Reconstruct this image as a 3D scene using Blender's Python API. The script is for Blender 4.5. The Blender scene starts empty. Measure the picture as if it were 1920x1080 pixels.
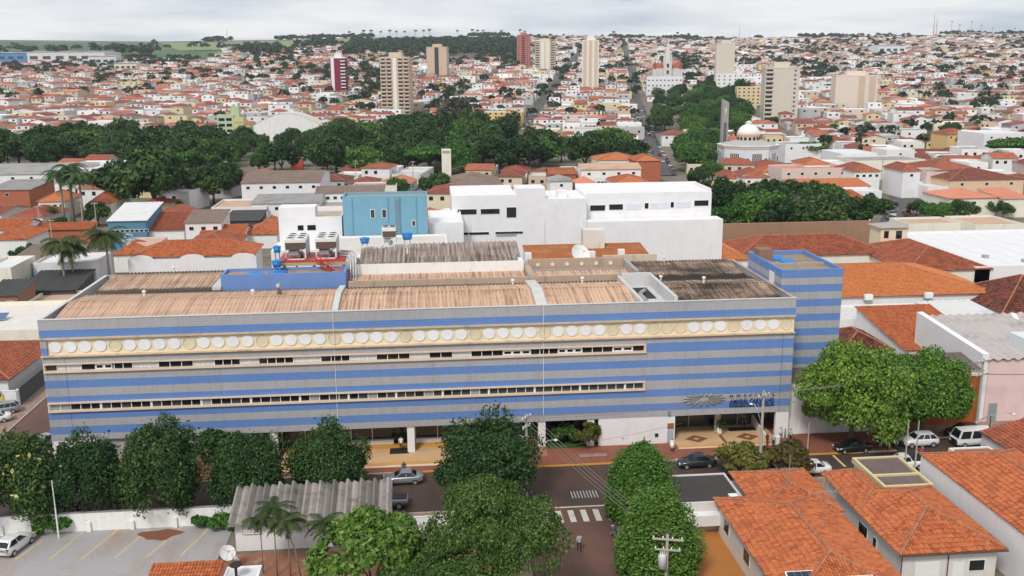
import bpy, math, random
import numpy as np
from mathutils import Vector, Matrix

# ------------------------------------------------------------------ camera, sky, sun, exposure
SC = bpy.context.scene
COL = SC.collection
R = math.radians
CAMZ = 44.0
F_PX = 1800.0
PITCH, ROLL, YAW = R(13.012), R(-0.39), R(5.311)
cp, sp = math.cos(PITCH), math.sin(PITCH)
FWD = Vector((math.sin(YAW) * cp, math.cos(YAW) * cp, -sp))
R0 = Vector((math.cos(YAW), -math.sin(YAW), 0))
U0 = R0.cross(FWD)
RT = R0 * math.cos(ROLL) + U0 * math.sin(ROLL)
UP = U0 * math.cos(ROLL) - R0 * math.sin(ROLL)
cam_d = bpy.data.cameras.new('camera')
cam_d.sensor_width = 36.0
cam_d.lens = F_PX / 1920.0 * 36.0
cam_d.clip_start, cam_d.clip_end = 1.0, 20000.0
cam = bpy.data.objects.new('camera', cam_d)
COL.objects.link(cam)
cam.matrix_world = Matrix(((RT.x, UP.x, -FWD.x, 0), (RT.y, UP.y, -FWD.y, 0), (RT.z, UP.z, -FWD.z, CAMZ), (0, 0, 0, 1)))
SC.camera = cam

SUN_EL, SUN_AZ = R(47), R(207)          # azimuth measured clockwise from +Y
world = bpy.data.worlds.new('World')
SC.world = world
world.use_nodes = True
wn, wl = world.node_tree.nodes, world.node_tree.links
wn.clear()
w_out = wn.new('ShaderNodeOutputWorld')
w_bg = wn.new('ShaderNodeBackground'); w_bg.inputs['Strength'].default_value = 0.1
w_sky = wn.new('ShaderNodeTexSky'); w_sky.sky_type = 'NISHITA'; w_sky.sun_disc = False
w_sky.sun_elevation, w_sky.sun_rotation = SUN_EL, SUN_AZ
w_tc = wn.new('ShaderNodeTexCoord')
w_sep = wn.new('ShaderNodeSeparateXYZ'); wl.new(w_tc.outputs['Generated'], w_sep.inputs[0])
def wmath(op, a, b=None):
    n = wn.new('ShaderNodeMath'); n.operation = op
    for i, s in enumerate((a, b)):
        if s is None: continue
        if isinstance(s, (int, float)): n.inputs[i].default_value = s
        else: wl.new(s, n.inputs[i])
    return n.outputs[0]
zz = wmath('ADD', wmath('MAXIMUM', w_sep.outputs['Z'], 0.0), 0.10)
w_comb = wn.new('ShaderNodeCombineXYZ')
wl.new(wmath('DIVIDE', w_sep.outputs['X'], zz), w_comb.inputs[0])
wl.new(wmath('DIVIDE', w_sep.outputs['Y'], zz), w_comb.inputs[1])
w_n = wn.new('ShaderNodeTexNoise'); w_n.inputs['Scale'].default_value = 0.55
w_n.inputs['Detail'].default_value = 7.0; w_n.inputs['Roughness'].default_value = 0.56
wl.new(w_comb.outputs[0], w_n.inputs['Vector'])
w_ramp = wn.new('ShaderNodeValToRGB')
e = w_ramp.color_ramp.elements
e[0].position, e[0].color = 0.36, (3.6, 3.95, 4.45, 1)
e[1].position, e[1].color = 0.58, (6.0, 5.95, 6.0, 1)
m_ = w_ramp.color_ramp.elements.new(0.46); m_.color = (4.8, 5.0, 5.3, 1)
wl.new(w_n.outputs['Fac'], w_ramp.inputs[0])
w_mix = wn.new('ShaderNodeMix'); w_mix.data_type = 'RGBA'; w_mix.inputs[0].default_value = 0.93
wl.new(w_sky.outputs[0], w_mix.inputs[6]); wl.new(w_ramp.outputs[0], w_mix.inputs[7])
wl.new(w_mix.outputs[2], w_bg.inputs['Color']); wl.new(w_bg.outputs[0], w_out.inputs['Surface'])

sun_d = bpy.data.lights.new('sun', 'SUN')
sun_d.energy, sun_d.angle, sun_d.color = 1.5, R(12), (1.0, 0.96, 0.90)
sun = bpy.data.objects.new('sun', sun_d); COL.objects.link(sun)
sd = Vector((math.sin(SUN_AZ) * math.cos(SUN_EL), math.cos(SUN_AZ) * math.cos(SUN_EL), math.sin(SUN_EL)))
sun.rotation_euler = sd.to_track_quat('Z', 'Y').to_euler()

vs = SC.view_settings
vs.view_transform, vs.look, vs.gamma, vs.use_curve_mapping = 'Standard', 'None', 1.0, False
vs.exposure = 0.72
SC.cycles.max_bounces = 5
SC.cycles.volume_bounces = 0
SC.cycles.use_denoising = True
# ------------------------------------------------------------------ helpers
def terr(Y):                                   # ground height: flat town, rising far side of the valley
    t = max(0.0, Y - 560.0)
    return 0.06 * t * t / (t + 180.0)
def ray(px, py):
    return FWD + RT * ((px - 960) / F_PX) + UP * ((540 - py) / F_PX)
def at(px, py, z=0.0):                         # where the line of sight through a pixel meets height z
    d = ray(px, py); t = (z - CAMZ) / d.z
    return Vector((d.x * t, d.y * t, z))
def atT(px, py):                               # ... meets the terrain
    d = ray(px, py); t = 60.0
    while t < 9000 and CAMZ + d.z * t > terr(d.y * t): t *= 1.006
    return Vector((d.x * t, d.y * t, terr(d.y * t)))
def proj(p):
    d = Vector(p) - Vector((0, 0, CAMZ)); z = d.dot(FWD)
    if z < 1: return (-9999, -9999, z)
    return (960 + F_PX * d.dot(RT) / z, 540 - F_PX * d.dot(UP) / z, z)

class MB:
    def __init__(s): s.v, s.f, s.m = [], [], []
    def add(s, vs, fs, mi=0):
        o = len(s.v); s.v.extend(tuple(p) for p in vs)
        for f in fs: s.f.append(tuple(o + i for i in f)); s.m.append(mi)
        return s
    def box(s, x0, x1, y0, y1, z0, z1, mi=0):
        return s.add([(x0,y0,z0),(x1,y0,z0),(x1,y1,z0),(x0,y1,z0),(x0,y0,z1),(x1,y0,z1),(x1,y1,z1),(x0,y1,z1)],
                     [(0,3,2,1),(4,5,6,7),(0,1,5,4),(1,2,6,5),(2,3,7,6),(3,0,4,7)], mi)
    def obox(s, c, sx, sy, sz, M=None, mi=0):
        M = M or Matrix.Identity(3); c = Vector(c)
        vs = [c + M @ Vector((a*sx/2, b*sy/2, d*sz/2)) for d in (-1,1) for a,b in ((-1,-1),(1,-1),(1,1),(-1,1))]
        return s.add(vs, [(0,3,2,1),(4,5,6,7),(0,1,5,4),(1,2,6,5),(2,3,7,6),(3,0,4,7)], mi)
    def poly(s, pts, mi=0): return s.add(pts, [tuple(range(len(pts)))], mi)
    def prism(s, pts, z0, z1, mi=0):
        n = len(pts)
        vs = [(p[0],p[1],z0) for p in pts] + [(p[0],p[1],z1) for p in pts]
        return s.add(vs, [tuple(range(n-1,-1,-1)), tuple(range(n,2*n))] + [(i,(i+1)%n,n+(i+1)%n,n+i) for i in range(n)], mi)
    def ring(s, c, r, n, ax=(0,0,1), ref=None):
        ax = Vector(ax).normalized(); a = ax.orthogonal().normalized() if ref is None else ref; b = ax.cross(a)
        return [Vector(c) + (a*math.cos(2*math.pi*i/n) + b*math.sin(2*math.pi*i/n))*r for i in range(n)]
    def cyl(s, p0, p1, r0, r1=None, n=8, mi=0, cap=True):
        r1 = r0 if r1 is None else r1; p0, p1 = Vector(p0), Vector(p1); ax = (p1-p0)
        vs = s.ring(p0, r0, n, ax) + s.ring(p1, r1, n, ax)
        fs = [(i,(i+1)%n,n+(i+1)%n,n+i) for i in range(n)]
        if cap: fs += [tuple(range(n-1,-1,-1)), tuple(range(n,2*n))]
        return s.add(vs, fs, mi)
    def tube(s, pts, r, n=6, mi=0):
        pts = [Vector(p) for p in pts]; rr = r if isinstance(r, (list,tuple)) else [r]*len(pts)
        vs, ref = [], None
        for i, p in enumerate(pts):
            ax = ((pts[min(i+1,len(pts)-1)] - pts[max(i-1,0)])).normalized()
            ref = ax.orthogonal().normalized() if ref is None else (ref - ax*ref.dot(ax)).normalized()
            vs += s.ring(p, rr[i], n, ax, ref)
        fs = [(k*n+i, k*n+(i+1)%n, (k+1)*n+(i+1)%n, (k+1)*n+i) for k in range(len(pts)-1) for i in range(n)]
        fs += [tuple(range(n-1,-1,-1)), tuple(range((len(pts)-1)*n, len(pts)*n))]
        return s.add(vs, fs, mi)
    def lathe(s, c, prof, n=16, mi=0):
        c = Vector(c); vs = [(c.x+r*math.cos(2*math.pi*i/n), c.y+r*math.sin(2*math.pi*i/n), c.z+z) for r,z in prof for i in range(n)]
        fs = [(k*n+i, k*n+(i+1)%n, (k+1)*n+(i+1)%n, (k+1)*n+i) for k in range(len(prof)-1) for i in range(n)]
        fs += [tuple(range(n-1,-1,-1)), tuple(range((len(prof)-1)*n, len(prof)*n))]
        return s.add(vs, fs, mi)
    def mesh(s, name, mats, smooth=False):
        me = bpy.data.meshes.new(name); me.from_pydata(s.v, [], s.f)
        for m in (mats if isinstance(mats, (list,tuple)) else [mats]): me.materials.append(m)
        if len(me.materials) > 1: me.polygons.foreach_set('material_index', s.m)
        if smooth: me.polygons.foreach_set('use_smooth', [True]*len(s.f))
        me.update(); return me
    def build(s, name, mats, parent=None, smooth=False, kind=None, label=None):
        return obj(name, s.mesh(name, mats, smooth), parent, kind, label)

def obj(name, me, parent=None, kind=None, label=None):
    o = bpy.data.objects.new(name, me); COL.objects.link(o)
    if parent is not None: o.parent = parent
    if kind: o['kind'] = kind
    if label: o['label'] = label
    return o
def thing(name, label, cat, loc=(0,0,0), rz=0.0, group=None):
    o = bpy.data.objects.new(name, None); COL.objects.link(o)
    o.empty_display_size = 0.3; o.location = loc; o.rotation_euler = (0, 0, rz)
    return tag(o, label, cat, group)
def tag(o, label, cat, group=None):
    o['label'] = label; o['category'] = cat
    if group: o['group'] = group
    return o
def struct(name, mb, mats, parent=None, smooth=False):
    return mb.build(name, mats, parent, smooth, kind='structure')
def copy_tree(o, parent=None):
    c = o.copy(); COL.objects.link(c); c.parent = parent
    for ch in list(o.children): copy_tree(ch, c)
    return c

# ------------------------------------------------------------------ materials
MATS = {}
class NT:
    def __init__(s, name):
        s.m = bpy.data.materials.new(name); s.m.use_nodes = True
        s.n, s.l = s.m.node_tree.nodes, s.m.node_tree.links
        s.b = s.n['Principled BSDF']; s.out = s.n['Material Output']
    def new(s, t, **kw):
        n = s.n.new(t)
        for k, v in kw.items(): setattr(n, k, v)
        return n
    def lk(s, a, b): s.l.new(a, b)
    def pos(s, scale=(1,1,1), local=False):
        if local: c = s.new('ShaderNodeTexCoord').outputs['Object']
        else: c = s.new('ShaderNodeNewGeometry').outputs['Position']
        mp = s.new('ShaderNodeMapping'); mp.inputs['Scale'].default_value = scale; s.lk(c, mp.inputs[0]); return mp.outputs[0]
    def noise(s, vec, scale, detail=4, rough=.6):
        n = s.new('ShaderNodeTexNoise'); n.inputs['Scale'].default_value = scale; n.inputs['Detail'].default_value = detail
        n.inputs['Roughness'].default_value = rough; s.lk(vec, n.inputs['Vector']); return n.outputs['Fac']
    def ramp(s, fac, stops):
        r = s.new('ShaderNodeValToRGB'); el = r.color_ramp.elements
        while len(el) < len(stops): el.new(0.5)
        for e_, (p, c) in zip(el, stops): e_.position = p; e_.color = c if len(c) == 4 else (*c, 1)
        s.lk(fac, r.inputs[0]); return r.outputs[0]
    def mix(s, fac, a, b, mode='MIX'):
        n = s.new('ShaderNodeMix', data_type='RGBA', blend_type=mode)
        for sock, v in ((n.inputs[0], fac), (n.inputs[6], a), (n.inputs[7], b)):
            if isinstance(v, (int,float)): sock.default_value = v
            elif isinstance(v, tuple): sock.default_value = (*v[:3], 1)
            else: s.lk(v, sock)
        return n.outputs[2]
    def bump(s, h, st=.3, d=.05):
        b = s.new('ShaderNodeBump'); b.inputs['Strength'].default_value = st; b.inputs['Distance'].default_value = d
        s.lk(h, b.inputs['Height']); s.lk(b.outputs[0], s.b.inputs['Normal'])
    def fin(s, col, rough=.8, spec=.3, metal=0):
        if isinstance(col, tuple): s.b.inputs['Base Color'].default_value = (*col[:3], 1)
        else: s.lk(col, s.b.inputs['Base Color'])
        s.b.inputs['Roughness'].default_value = rough; s.b.inputs['Specular IOR Level'].default_value = spec
        s.b.inputs['Metallic'].default_value = metal; return s.m

def plaster(name, col, dirt=.25, dcol=(.16,.13,.10), rough=.85, scale=.5, streak=True):
    if name in MATS: return MATS[name]
    t = NT(name)
    a = t.noise(t.pos(), scale, 6)
    base = t.mix(t.ramp(a, [(.3,(0,0,0)),(.75,(1,1,1))]), tuple(c*.93 for c in col), tuple(min(1,c*1.03) for c in col))
    if dirt > 0:
        st = t.noise(t.pos((1.1,1.1,.22) if streak else (1,1,1)), .8, 8, .72)
        base = t.mix(t.ramp(st, [(.52,(0,0,0)),(.80,(dirt,dirt,dirt))]), base, dcol)
    MATS[name] = t.fin(base, rough); return MATS[name]
def flat(name, col, rough=.6, spec=.4, metal=0, var=.06, scale=3.0):
    if name in MATS: return MATS[name]
    t = NT(name); a = t.noise(t.pos(local=True), scale, 4)
    base = t.mix(a, tuple(c*(1-var) for c in col), tuple(min(1,c*(1+var)) for c in col))
    MATS[name] = t.fin(base, rough, spec, metal); return MATS[name]
def glass(name, col=(.012,.015,.018), rough=.06):
    if name in MATS: return MATS[name]
    t = NT(name); MATS[name] = t.fin(col, rough, .6); return MATS[name]
def tiles(name, c1, c2, c3, moss=.5, mcol=(.05,.03,.022), mscale=.35, lo=.5, hi=.72):
    if name in MATS: return MATS[name]
    t = NT(name); g = t.new('ShaderNodeNewGeometry')
    base = t.ramp(g.outputs['Random Per Island'], [(0,c1),(.5,c2),(1,c3)])
    big = t.noise(t.pos(), mscale, 7, .65)
    base = t.mix(t.ramp(big, [(lo,(0,0,0)),(hi,(moss,)*3)]), base, mcol)
    sm = t.noise(t.pos(), 2.3, 5, .7); base = t.mix(t.ramp(sm, [(.52,(0,0,0)),(.75,(moss*.8,)*3)]), base, mcol)
    fine = t.noise(t.pos(), 6.0, 3)
    base = t.mix(.35, base, t.ramp(fine, [(.3,(.3,.3,.3)),(.7,(1,1,1))]), 'MULTIPLY')
    MATS[name] = t.fin(base, .8, .25); return MATS[name]
def ribsheet(name, c1, c2, c3, soot=.9, scol=(.03,.026,.024), lo=.5, hi=.7, sc=.2, valley=None):
    """corrugated roof whose ribs weather one by one, with sooty patches"""
    if name in MATS: return MATS[name]
    t = NT(name)
    a = t.noise(t.pos((3.2,.10,.2)), 1.0, 5, .75)
    base = t.ramp(a, [(.34,c3),(.46,c2),(.58,c1),(.75,c2)])
    b = t.noise(t.pos((.5,1.3,1)), sc, 8, .72)
    base = t.mix(t.ramp(b, [(lo,(0,0,0)),(hi,(soot,)*3)]), base, scol)
    for vy, vw in (valley or ()):          # soot washed into the gutter line
        sx = t.new('ShaderNodeSeparateXYZ'); t.lk(t.new('ShaderNodeNewGeometry').outputs['Position'], sx.inputs[0])
        q = t.new('ShaderNodeMath', operation='SUBTRACT'); t.lk(sx.outputs[1], q.inputs[0]); q.inputs[1].default_value = vy
        q2 = t.new('ShaderNodeMath', operation='ABSOLUTE'); t.lk(q.outputs[0], q2.inputs[0])
        nz = t.noise(t.pos((.35,.35,1)), 1.0, 6, .75)
        q3 = t.new('ShaderNodeMath', operation='MULTIPLY_ADD'); t.lk(nz, q3.inputs[0]); q3.inputs[1].default_value = -3.2*vw; t.lk(q2.outputs[0], q3.inputs[2])
        base = t.mix(t.ramp(q3.outputs[0], [(0,(.92,)*3),(.9,(0,0,0))]), base, scol)
    c = t.noise(t.pos((.06,.9,1)), .9, 4)
    base = t.mix(.5, base, t.ramp(c, [(.3,(.68,)*3),(.65,(1.08,)*3)]), 'MULTIPLY')
    MATS[name] = t.fin(base, .85, .2); return MATS[name]
def sheet(name, c1, c2, dark=.6, dcol=(.03,.025,.022), along='Y', sc=.3):
    """weathered corrugated sheeting, streaks run down the slope"""
    if name in MATS: return MATS[name]
    t = NT(name)
    a = t.noise(t.pos((1.5,.25,.25) if along == 'Y' else (.25,1.5,.25)), 1.0, 6, .65)
    base = t.mix(a, c1, c2)
    b = t.noise(t.pos((.5,1.0,1)), sc, 7, .7)
    base = t.mix(t.ramp(b, [(.50,(0,0,0)),(.72,(dark,)*3)]), base, dcol)
    MATS[name] = t.fin(base, .85, .2); return MATS[name]
def leafmat(name, c1, c2, c3=None, trans=.25):
    if name in MATS: return MATS[name]
    t = NT(name); g = t.new('ShaderNodeNewGeometry')
    base = t.ramp(g.outputs['Random Per Island'], [(0,c1),(.6,c2),(1,c3 or c2)])
    oi = t.new('ShaderNodeObjectInfo')
    hs = t.new('ShaderNodeHueSaturation'); t.lk(base, hs.inputs['Color'])
    mr = t.new('ShaderNodeMapRange'); t.lk(oi.outputs['Random'], mr.inputs[0]); mr.inputs[3].default_value = .72; mr.inputs[4].default_value = 1.28
    t.lk(mr.outputs[0], hs.inputs['Value'])
    mh = t.new('ShaderNodeMapRange'); t.lk(oi.outputs['Random'], mh.inputs[0]); mh.inputs[3].default_value = .515; mh.inputs[4].default_value = .478
    t.lk(mh.outputs[0], hs.inputs['Hue'])
    t.fin(hs.outputs[0], .55, .25)
    tr = t.new('ShaderNodeBsdfTranslucent'); t.lk(hs.outputs[0], tr.inputs[0])
    mx = t.new('ShaderNodeMixShader'); mx.inputs[0].default_value = trans
    t.lk(t.b.outputs[0], mx.inputs[1]); t.lk(tr.outputs[0], mx.inputs[2]); t.lk(mx.outputs[0], t.out.inputs[0])
    MATS[name] = t.m; return t.m
def objcol(name, rough=.85, var=.12, scale=.35, dirt=.3, dcol=(.12,.10,.08)):
    if name in MATS: return MATS[name]
    t = NT(name); oi = t.new('ShaderNodeObjectInfo')
    a = t.noise(t.pos(), scale, 6)
    base = t.mix(t.ramp(a, [(.3,(1-var,)*3),(.7,(1,1,1))]), oi.outputs['Color'], oi.outputs['Color'])
    base = t.mix(1.0, oi.outputs['Color'], t.ramp(a, [(.3,(1-2*var,)*3),(.7,(1,1,1))]), 'MULTIPLY')
    st = t.noise(t.pos((1.2,1.2,.3)), .7, 6, .7)
    base = t.mix(t.ramp(st, [(.55,(0,0,0)),(.8,(dirt,)*3)]), base, dcol)
    MATS[name] = t.fin(base, rough, .25); return MATS[name]

WHITE = plaster('white_paint', (.78,.775,.76), .28)
WHITE2 = plaster('clean_white_paint', (.75,.74,.75), .22, (.36,.34,.31))
CREAM = plaster('cream_paint', (.76,.665,.50), .22)
CREAMW = plaster('pale_cream_paint', (.76,.72,.62), .25)
CONC = plaster('concrete', (.36,.34,.31), .5)
TRIMW = flat('white_trim', (.75,.75,.73))
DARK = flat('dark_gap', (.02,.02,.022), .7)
METAL = flat('galvanised_metal', (.42,.43,.44), .45, .5, .6)
GLASS = glass('dark_glass')
WOODP = plaster('pole_concrete', (.40,.37,.33), .4)
BLUEPL = flat('blue_plastic', (.02,.19,.50), .45)
CAPM = tiles('ridge_mortar', (.42,.16,.085), (.48,.20,.11), (.33,.12,.07), .6, (.10,.06,.045), mscale=1.2, lo=.42, hi=.7)
TILE_O = tiles('orange_tile', (.47,.125,.045), (.58,.185,.070), (.36,.085,.034), .55, (.17,.06,.035), mscale=.8, lo=.48, hi=.78)
TILE_B = tiles('bright_orange_tile', (.58,.19,.06), (.64,.24,.085), (.50,.15,.05), .45, (.28,.09,.035), mscale=.6, lo=.5, hi=.8)
TILE_R = tiles('brick_red_tile', (.36,.095,.050), (.44,.13,.06), (.25,.07,.042), .75, (.10,.045,.032), mscale=.7, lo=.45, hi=.75)
TILE_D = tiles('dark_red_tile', (.18,.05,.035), (.30,.085,.05), (.07,.03,.025), .85, (.035,.024,.02), mscale=.9, lo=.42, hi=.66)

def polyrange(P, u):
    lo, hi = 1e9, -1e9
    for (a, b) in zip(P, P[1:] + P[:1]):
        if (a[0]-u)*(b[0]-u) <= 0 and abs(a[0]-b[0]) > 1e-9:
            v = a[1] + (b[1]-a[1])*(u-a[0])/(b[0]-a[0]); lo, hi = min(lo, v), max(hi, v)
    return lo, hi
def tile_plane(mb, P, w=.26, c=.5, h=.07, mi=0):
    """one roof slope covered in barrel tiles; P[0]-P[1] is the eave"""
    P = [Vector(p) for p in P]; u = (P[1]-P[0]).normalized()
    n = u.cross(P[2]-P[0]).normalized()
    if n.z < 0: n = -n
    v = n.cross(u)
    if v.z < 0: v = -v
    Q = [((p-P[0]).dot(u), (p-P[0]).dot(v)) for p in P]
    u0, u1 = min(q[0] for q in Q), max(q[0] for q in Q)
    mb.poly([p - n*.02 for p in P], mi)
    nc = max(1, int((u1-u0)/w)); w = (u1-u0)/nc
    for k in range(nc):
        uc = u0 + (k+.5)*w; lo, hi = polyrange(Q, uc)
        if hi - lo < .1: continue
        j = random.uniform(-.05, .05); ncs = max(1, round((hi-lo)/c)); cc = (hi-lo)/ncs
        for q in range(ncs):
            a, b = lo + q*cc + j, lo + (q+1)*cc + j + .03
            g = random.uniform(-.008, .012)
            vs = []
            for vv, lift in ((a, .07+g), (b, g)):
                for du, hh in ((-.5,0), (-.22,h), (.22,h), (.5,0)):
                    vs.append(P[0] + u*(uc+du*w) + v*vv + n*(hh+lift))
            mb.add(vs, [(0,1,5,4),(1,2,6,5),(2,3,7,6),(0,3,2,1)], mi)
def corr_plane(mb, P, w=.33, h=.05, mi=0, seg=4, prof=None):
    """corrugated sheet over a convex slope; P[0]-P[1] is the eave"""
    P = [Vector(p) for p in P]; u = (P[1]-P[0]).normalized()
    n = u.cross(P[2]-P[0]).normalized()
    if n.z < 0: n = -n
    v = n.cross(u)
    if v.z < 0: v = -v
    Q = [((p-P[0]).dot(u), (p-P[0]).dot(v)) for p in P]
    u0, u1 = min(q[0] for q in Q), max(q[0] for q in Q)
    nc = max(1, int((u1-u0)/w)); w = (u1-u0)/nc; N = nc*seg
    prev = None
    for k in range(N+1):
        uu = u0 + (u1-u0)*k/N; lo, hi = polyrange(Q, min(max(uu, u0+1e-4), u1-1e-4))
        ph = (k % seg)/seg
        hh = h*(.5-.5*math.cos(2*math.pi*ph)) if prof is None else prof(ph)*h
        a, b = P[0]+u*uu+v*lo+n*hh, P[0]+u*uu+v*hi+n*hh
        if prev: mb.add([prev[0], a, b, prev[1]], [(0,1,2,3)], mi)
        prev = (a, b)

def roof_planes(x0, x1, y0, y1, z, rise, style, over=.5):
    """slopes (eave first), ridge/hip lines, gable triangles"""
    X0, X1, Y0, Y1 = x0-over, x1+over, y0-over, y1+over
    if style == 'hip':
        if X1-X0 >= Y1-Y0:
            h = (Y1-Y0)/2; a, b = (X0+h, (Y0+Y1)/2, z+rise), (X1-h, (Y0+Y1)/2, z+rise)
            A, B, Cc, D = (X0,Y0,z), (X1,Y0,z), (X1,Y1,z), (X0,Y1,z)
            return [[A,B,b,a],[Cc,D,a,b],[D,A,a],[B,Cc,b]], [(a,b),(A,a),(D,a),(B,b),(Cc,b)], []
        h = (X1-X0)/2; a, b = ((X0+X1)/2, Y0+h, z+rise), ((X0+X1)/2, Y1-h, z+rise)
        A, B, Cc, D = (X0,Y0,z), (X1,Y0,z), (X1,Y1,z), (X0,Y1,z)
        return [[A,B,a],[B,Cc,b,a],[Cc,D,b],[D,A,a,b]], [(a,b),(A,a),(B,a),(Cc,b),(D,b)], []
    if style == 'gable_x':
        ym = (Y0+Y1)/2; a, b = (X0,ym,z+rise), (X1,ym,z+rise)
        return [[(X0,Y0,z),(X1,Y0,z),b,a],[(X1,Y1,z),(X0,Y1,z),a,b]], [(a,b)], [[(x0,y0,z),(x0,ym,z+rise*.93),(x0,y1,z)],[(x1,y0,z),(x1,y1,z),(x1,ym,z+rise*.93)]]
    if style == 'gable_y':
        xm = (X0+X1)/2; a, b = (xm,Y0,z+rise), (xm,Y1,z+rise)
        return [[(X0,Y1,z),(X0,Y0,z),a,b],[(X1,Y0,z),(X1,Y1,z),b,a]], [(a,b)], [[(x0,y0,z),(x1,y0,z),(xm,y0,z+rise*.93)],[(x0,y1,z),(xm,y1,z+rise*.93),(x1,y1,z)]]
    if style == 'shed':        # rises to the back
        return [[(X0,Y0,z),(X1,Y0,z),(X1,Y1,z+rise),(X0,Y1,z+rise)]], [], [[(x0,y0,z),(x0,y1,z+rise),(x0,y1,z)],[(x1,y0,z),(x1,y1,z),(x1,y1,z+rise)]]
    if style == 'shed_front':  # falls to the back
        return [[(X1,Y1,z),(X0,Y1,z),(X0,Y0,z+rise),(X1,Y0,z+rise)]], [], [[(x0,y0,z+rise),(x0,y1,z),(x0,y0,z)],[(x1,y0,z),(x1,y1,z),(x1,y0,z+rise)], [(x0,y0,z),(x1,y0,z),(x1,y0,z+rise),(x0,y0,z+rise)]]
    return [], [], []

def add_window(root, face, u, z, w, h, x0, x1, y0, y1, fm=None, gm=None, pane=True, name='window'):
    """face: F front(-Y) B back L left R right; u metres from the face's left end as seen from outside"""
    fm = fm or TRIMW; gm = gm or GLASS
    def bx(d0, d1, a, b, c, e):
        m = MB()
        if face == 'F': m.box(x0+a, x0+b, y0-d1, y0-d0, c, e)
        elif face == 'B': m.box(x1-b, x1-a, y1+d0, y1+d1, c, e)
        elif face == 'L': m.box(x0-d1, x0-d0, y1-b, y1-a, c, e)
        else: m.box(x1+d0, x1+d1, y0+a, y0+b, c, e)
        return m
    f = bx(-.05, .05, u, u+w, z, z+h).build(name, fm, root)
    if pane: bx(.05, .07, u+.08, u+w-.08, z+.08, z+h-.08).build('pane', gm, f)
    return f

def house(name, label, cat, x0, x1, y0, y1, h, style='hip', rise=1.8, over=.5, wall=None, roof=None, wins=(), doors=(),
          z0=0.0, detail='tile', caps=True, group=None, parapet=.6, slab=None, corr=.3, capr=.13, tw=.26):
    wall = wall or WHITE; roof = roof or TILE_O
    cx, cy = (x0+x1)/2, (y0+y1)/2
    t = thing(name, label, cat, (cx, cy, z0), group=group)
    a0, a1, b0, b1 = x0-cx, x1-cx, y0-cy, y1-cy
    pl, rid, gab = roof_planes(a0, a1, b0, b1, h, rise, style, over)
    m = MB()
    if style == 'flat':
        p = parapet
        for (q0,q1,r0,r1) in ((a0,a1,b0,b0+.2),(a0,a1,b1-.2,b1),(a0,a0+.2,b0+.2,b1-.2),(a1-.2,a1,b0+.2,b1-.2)):
            m.box(q0,q1,r0,r1,0,h+p)
    else:
        m.add([(a0,b0,0),(a1,b0,0),(a1,b1,0),(a0,b1,0),(a0,b0,h),(a1,b0,h),(a1,b1,h),(a0,b1,h)],
              [(0,1,5,4),(1,2,6,5),(2,3,7,6),(3,0,4,7),(4,5,6,7)])
        for g in gab: m.poly(g)
    m.build('wall', wall, t)
    m = MB()
    if style == 'flat':
        m.box(a0+.2, a1-.2, b0+.2, b1-.2, h-.2, h); m.build('roof', slab or CONC, t)
    else:
        for P in pl:
            if detail == 'tile': tile_plane(m, P, tw, .5)
            elif detail == 'corr': corr_plane(m, P, corr, corr*.22)
            else: m.poly(P)
        if over > .05:       # eave board
            X0,X1,Y0,Y1 = a0-over,a1+over,b0-over,b1+over
        rf = m.build('roof', roof, t, kind=None)
        if caps and rid:
            for a, b in rid:
                k = MB(); a, b = Vector(a), Vector(b); nseg = max(2, int((b-a).length/.45))
                pts = [a.lerp(b, i/nseg) + Vector((0,0,.06 + .02*(i % 2))) for i in range(nseg+1)]
                k.tube(pts, [capr + .02*(i % 2) for i in range(nseg+1)], 6); k.build('ridge_cap', CAPM, rf)
    for wd in wins: add_window(t, *wd[:5], a0, a1, b0, b1, *(wd[5:] or ()))
    for (face, u, w, hh, mt) in doors: add_window(t, face, u, 0.02, w, hh, a0, a1, b0, b1, mt, None, False, 'door')
    return t
# ------------------------------------------------------------------ terrain, roads, pavements
def ground_mat():
    t = NT('town_ground')
    a = t.noise(t.pos(), .02, 6); b = t.noise(t.pos(), .25, 6, .7)
    base = t.ramp(a, [(.35,(.17,.11,.075)),(.5,(.20,.18,.16)),(.62,(.045,.075,.03))])
    base = t.mix(.55, base, t.ramp(b, [(.3,(.30,.26,.22)),(.7,(.07,.08,.04))]))
    return t.fin(base, .95, .1)
def asphalt(name, c, red, rcol=(.16,.08,.055), lo=.42, hi=.68):
    t = NT(name); a = t.noise(t.pos((1,.35,1)), .22, 7, .65); b = t.noise(t.pos(), 9.0, 3); k = t.noise(t.pos((.3,1,1)), 1.1, 6, .7)
    base = t.mix(t.ramp(a, [(lo,(0,0,0)),(hi,(red,)*3)]), c, rcol)
    base = t.mix(.5, base, t.ramp(b, [(.3,(.62,)*3),(.7,(1.15,)*3)]), 'MULTIPLY')
    base = t.mix(t.ramp(k, [(.60,(0,0,0)),(.68,(.45,)*3)]), base, tuple(x*.45 for x in c))
    t.bump(b, .25, .02); return t.fin(base, .75, .3)
def paving(name, c1, c2, sx, sy, mort=.02, mk=.55):
    t = NT(name); br = t.new('ShaderNodeTexBrick'); br.inputs['Scale'].default_value = 1.0
    br.inputs['Brick Width'].default_value = sx; br.inputs['Row Height'].default_value = sy; br.inputs['Mortar Size'].default_value = mort
    t.lk(t.pos(), br.inputs['Vector'])
    for i, c in ((1,c1),(2,c2),(3,tuple(x*mk for x in c1))): br.inputs[i].default_value = (*c,1)
    a = t.noise(t.pos(), .5, 6, .65)
    base = t.mix(t.ramp(a, [(.45,(0,0,0)),(.8,(.6,)*3)]), br.outputs['Color'], tuple(x*.5 for x in c1))
    return t.fin(base, .8, .25)
ASPH = asphalt('street_asphalt', (.060,.045,.039), .8, (.125,.065,.046))
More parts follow.
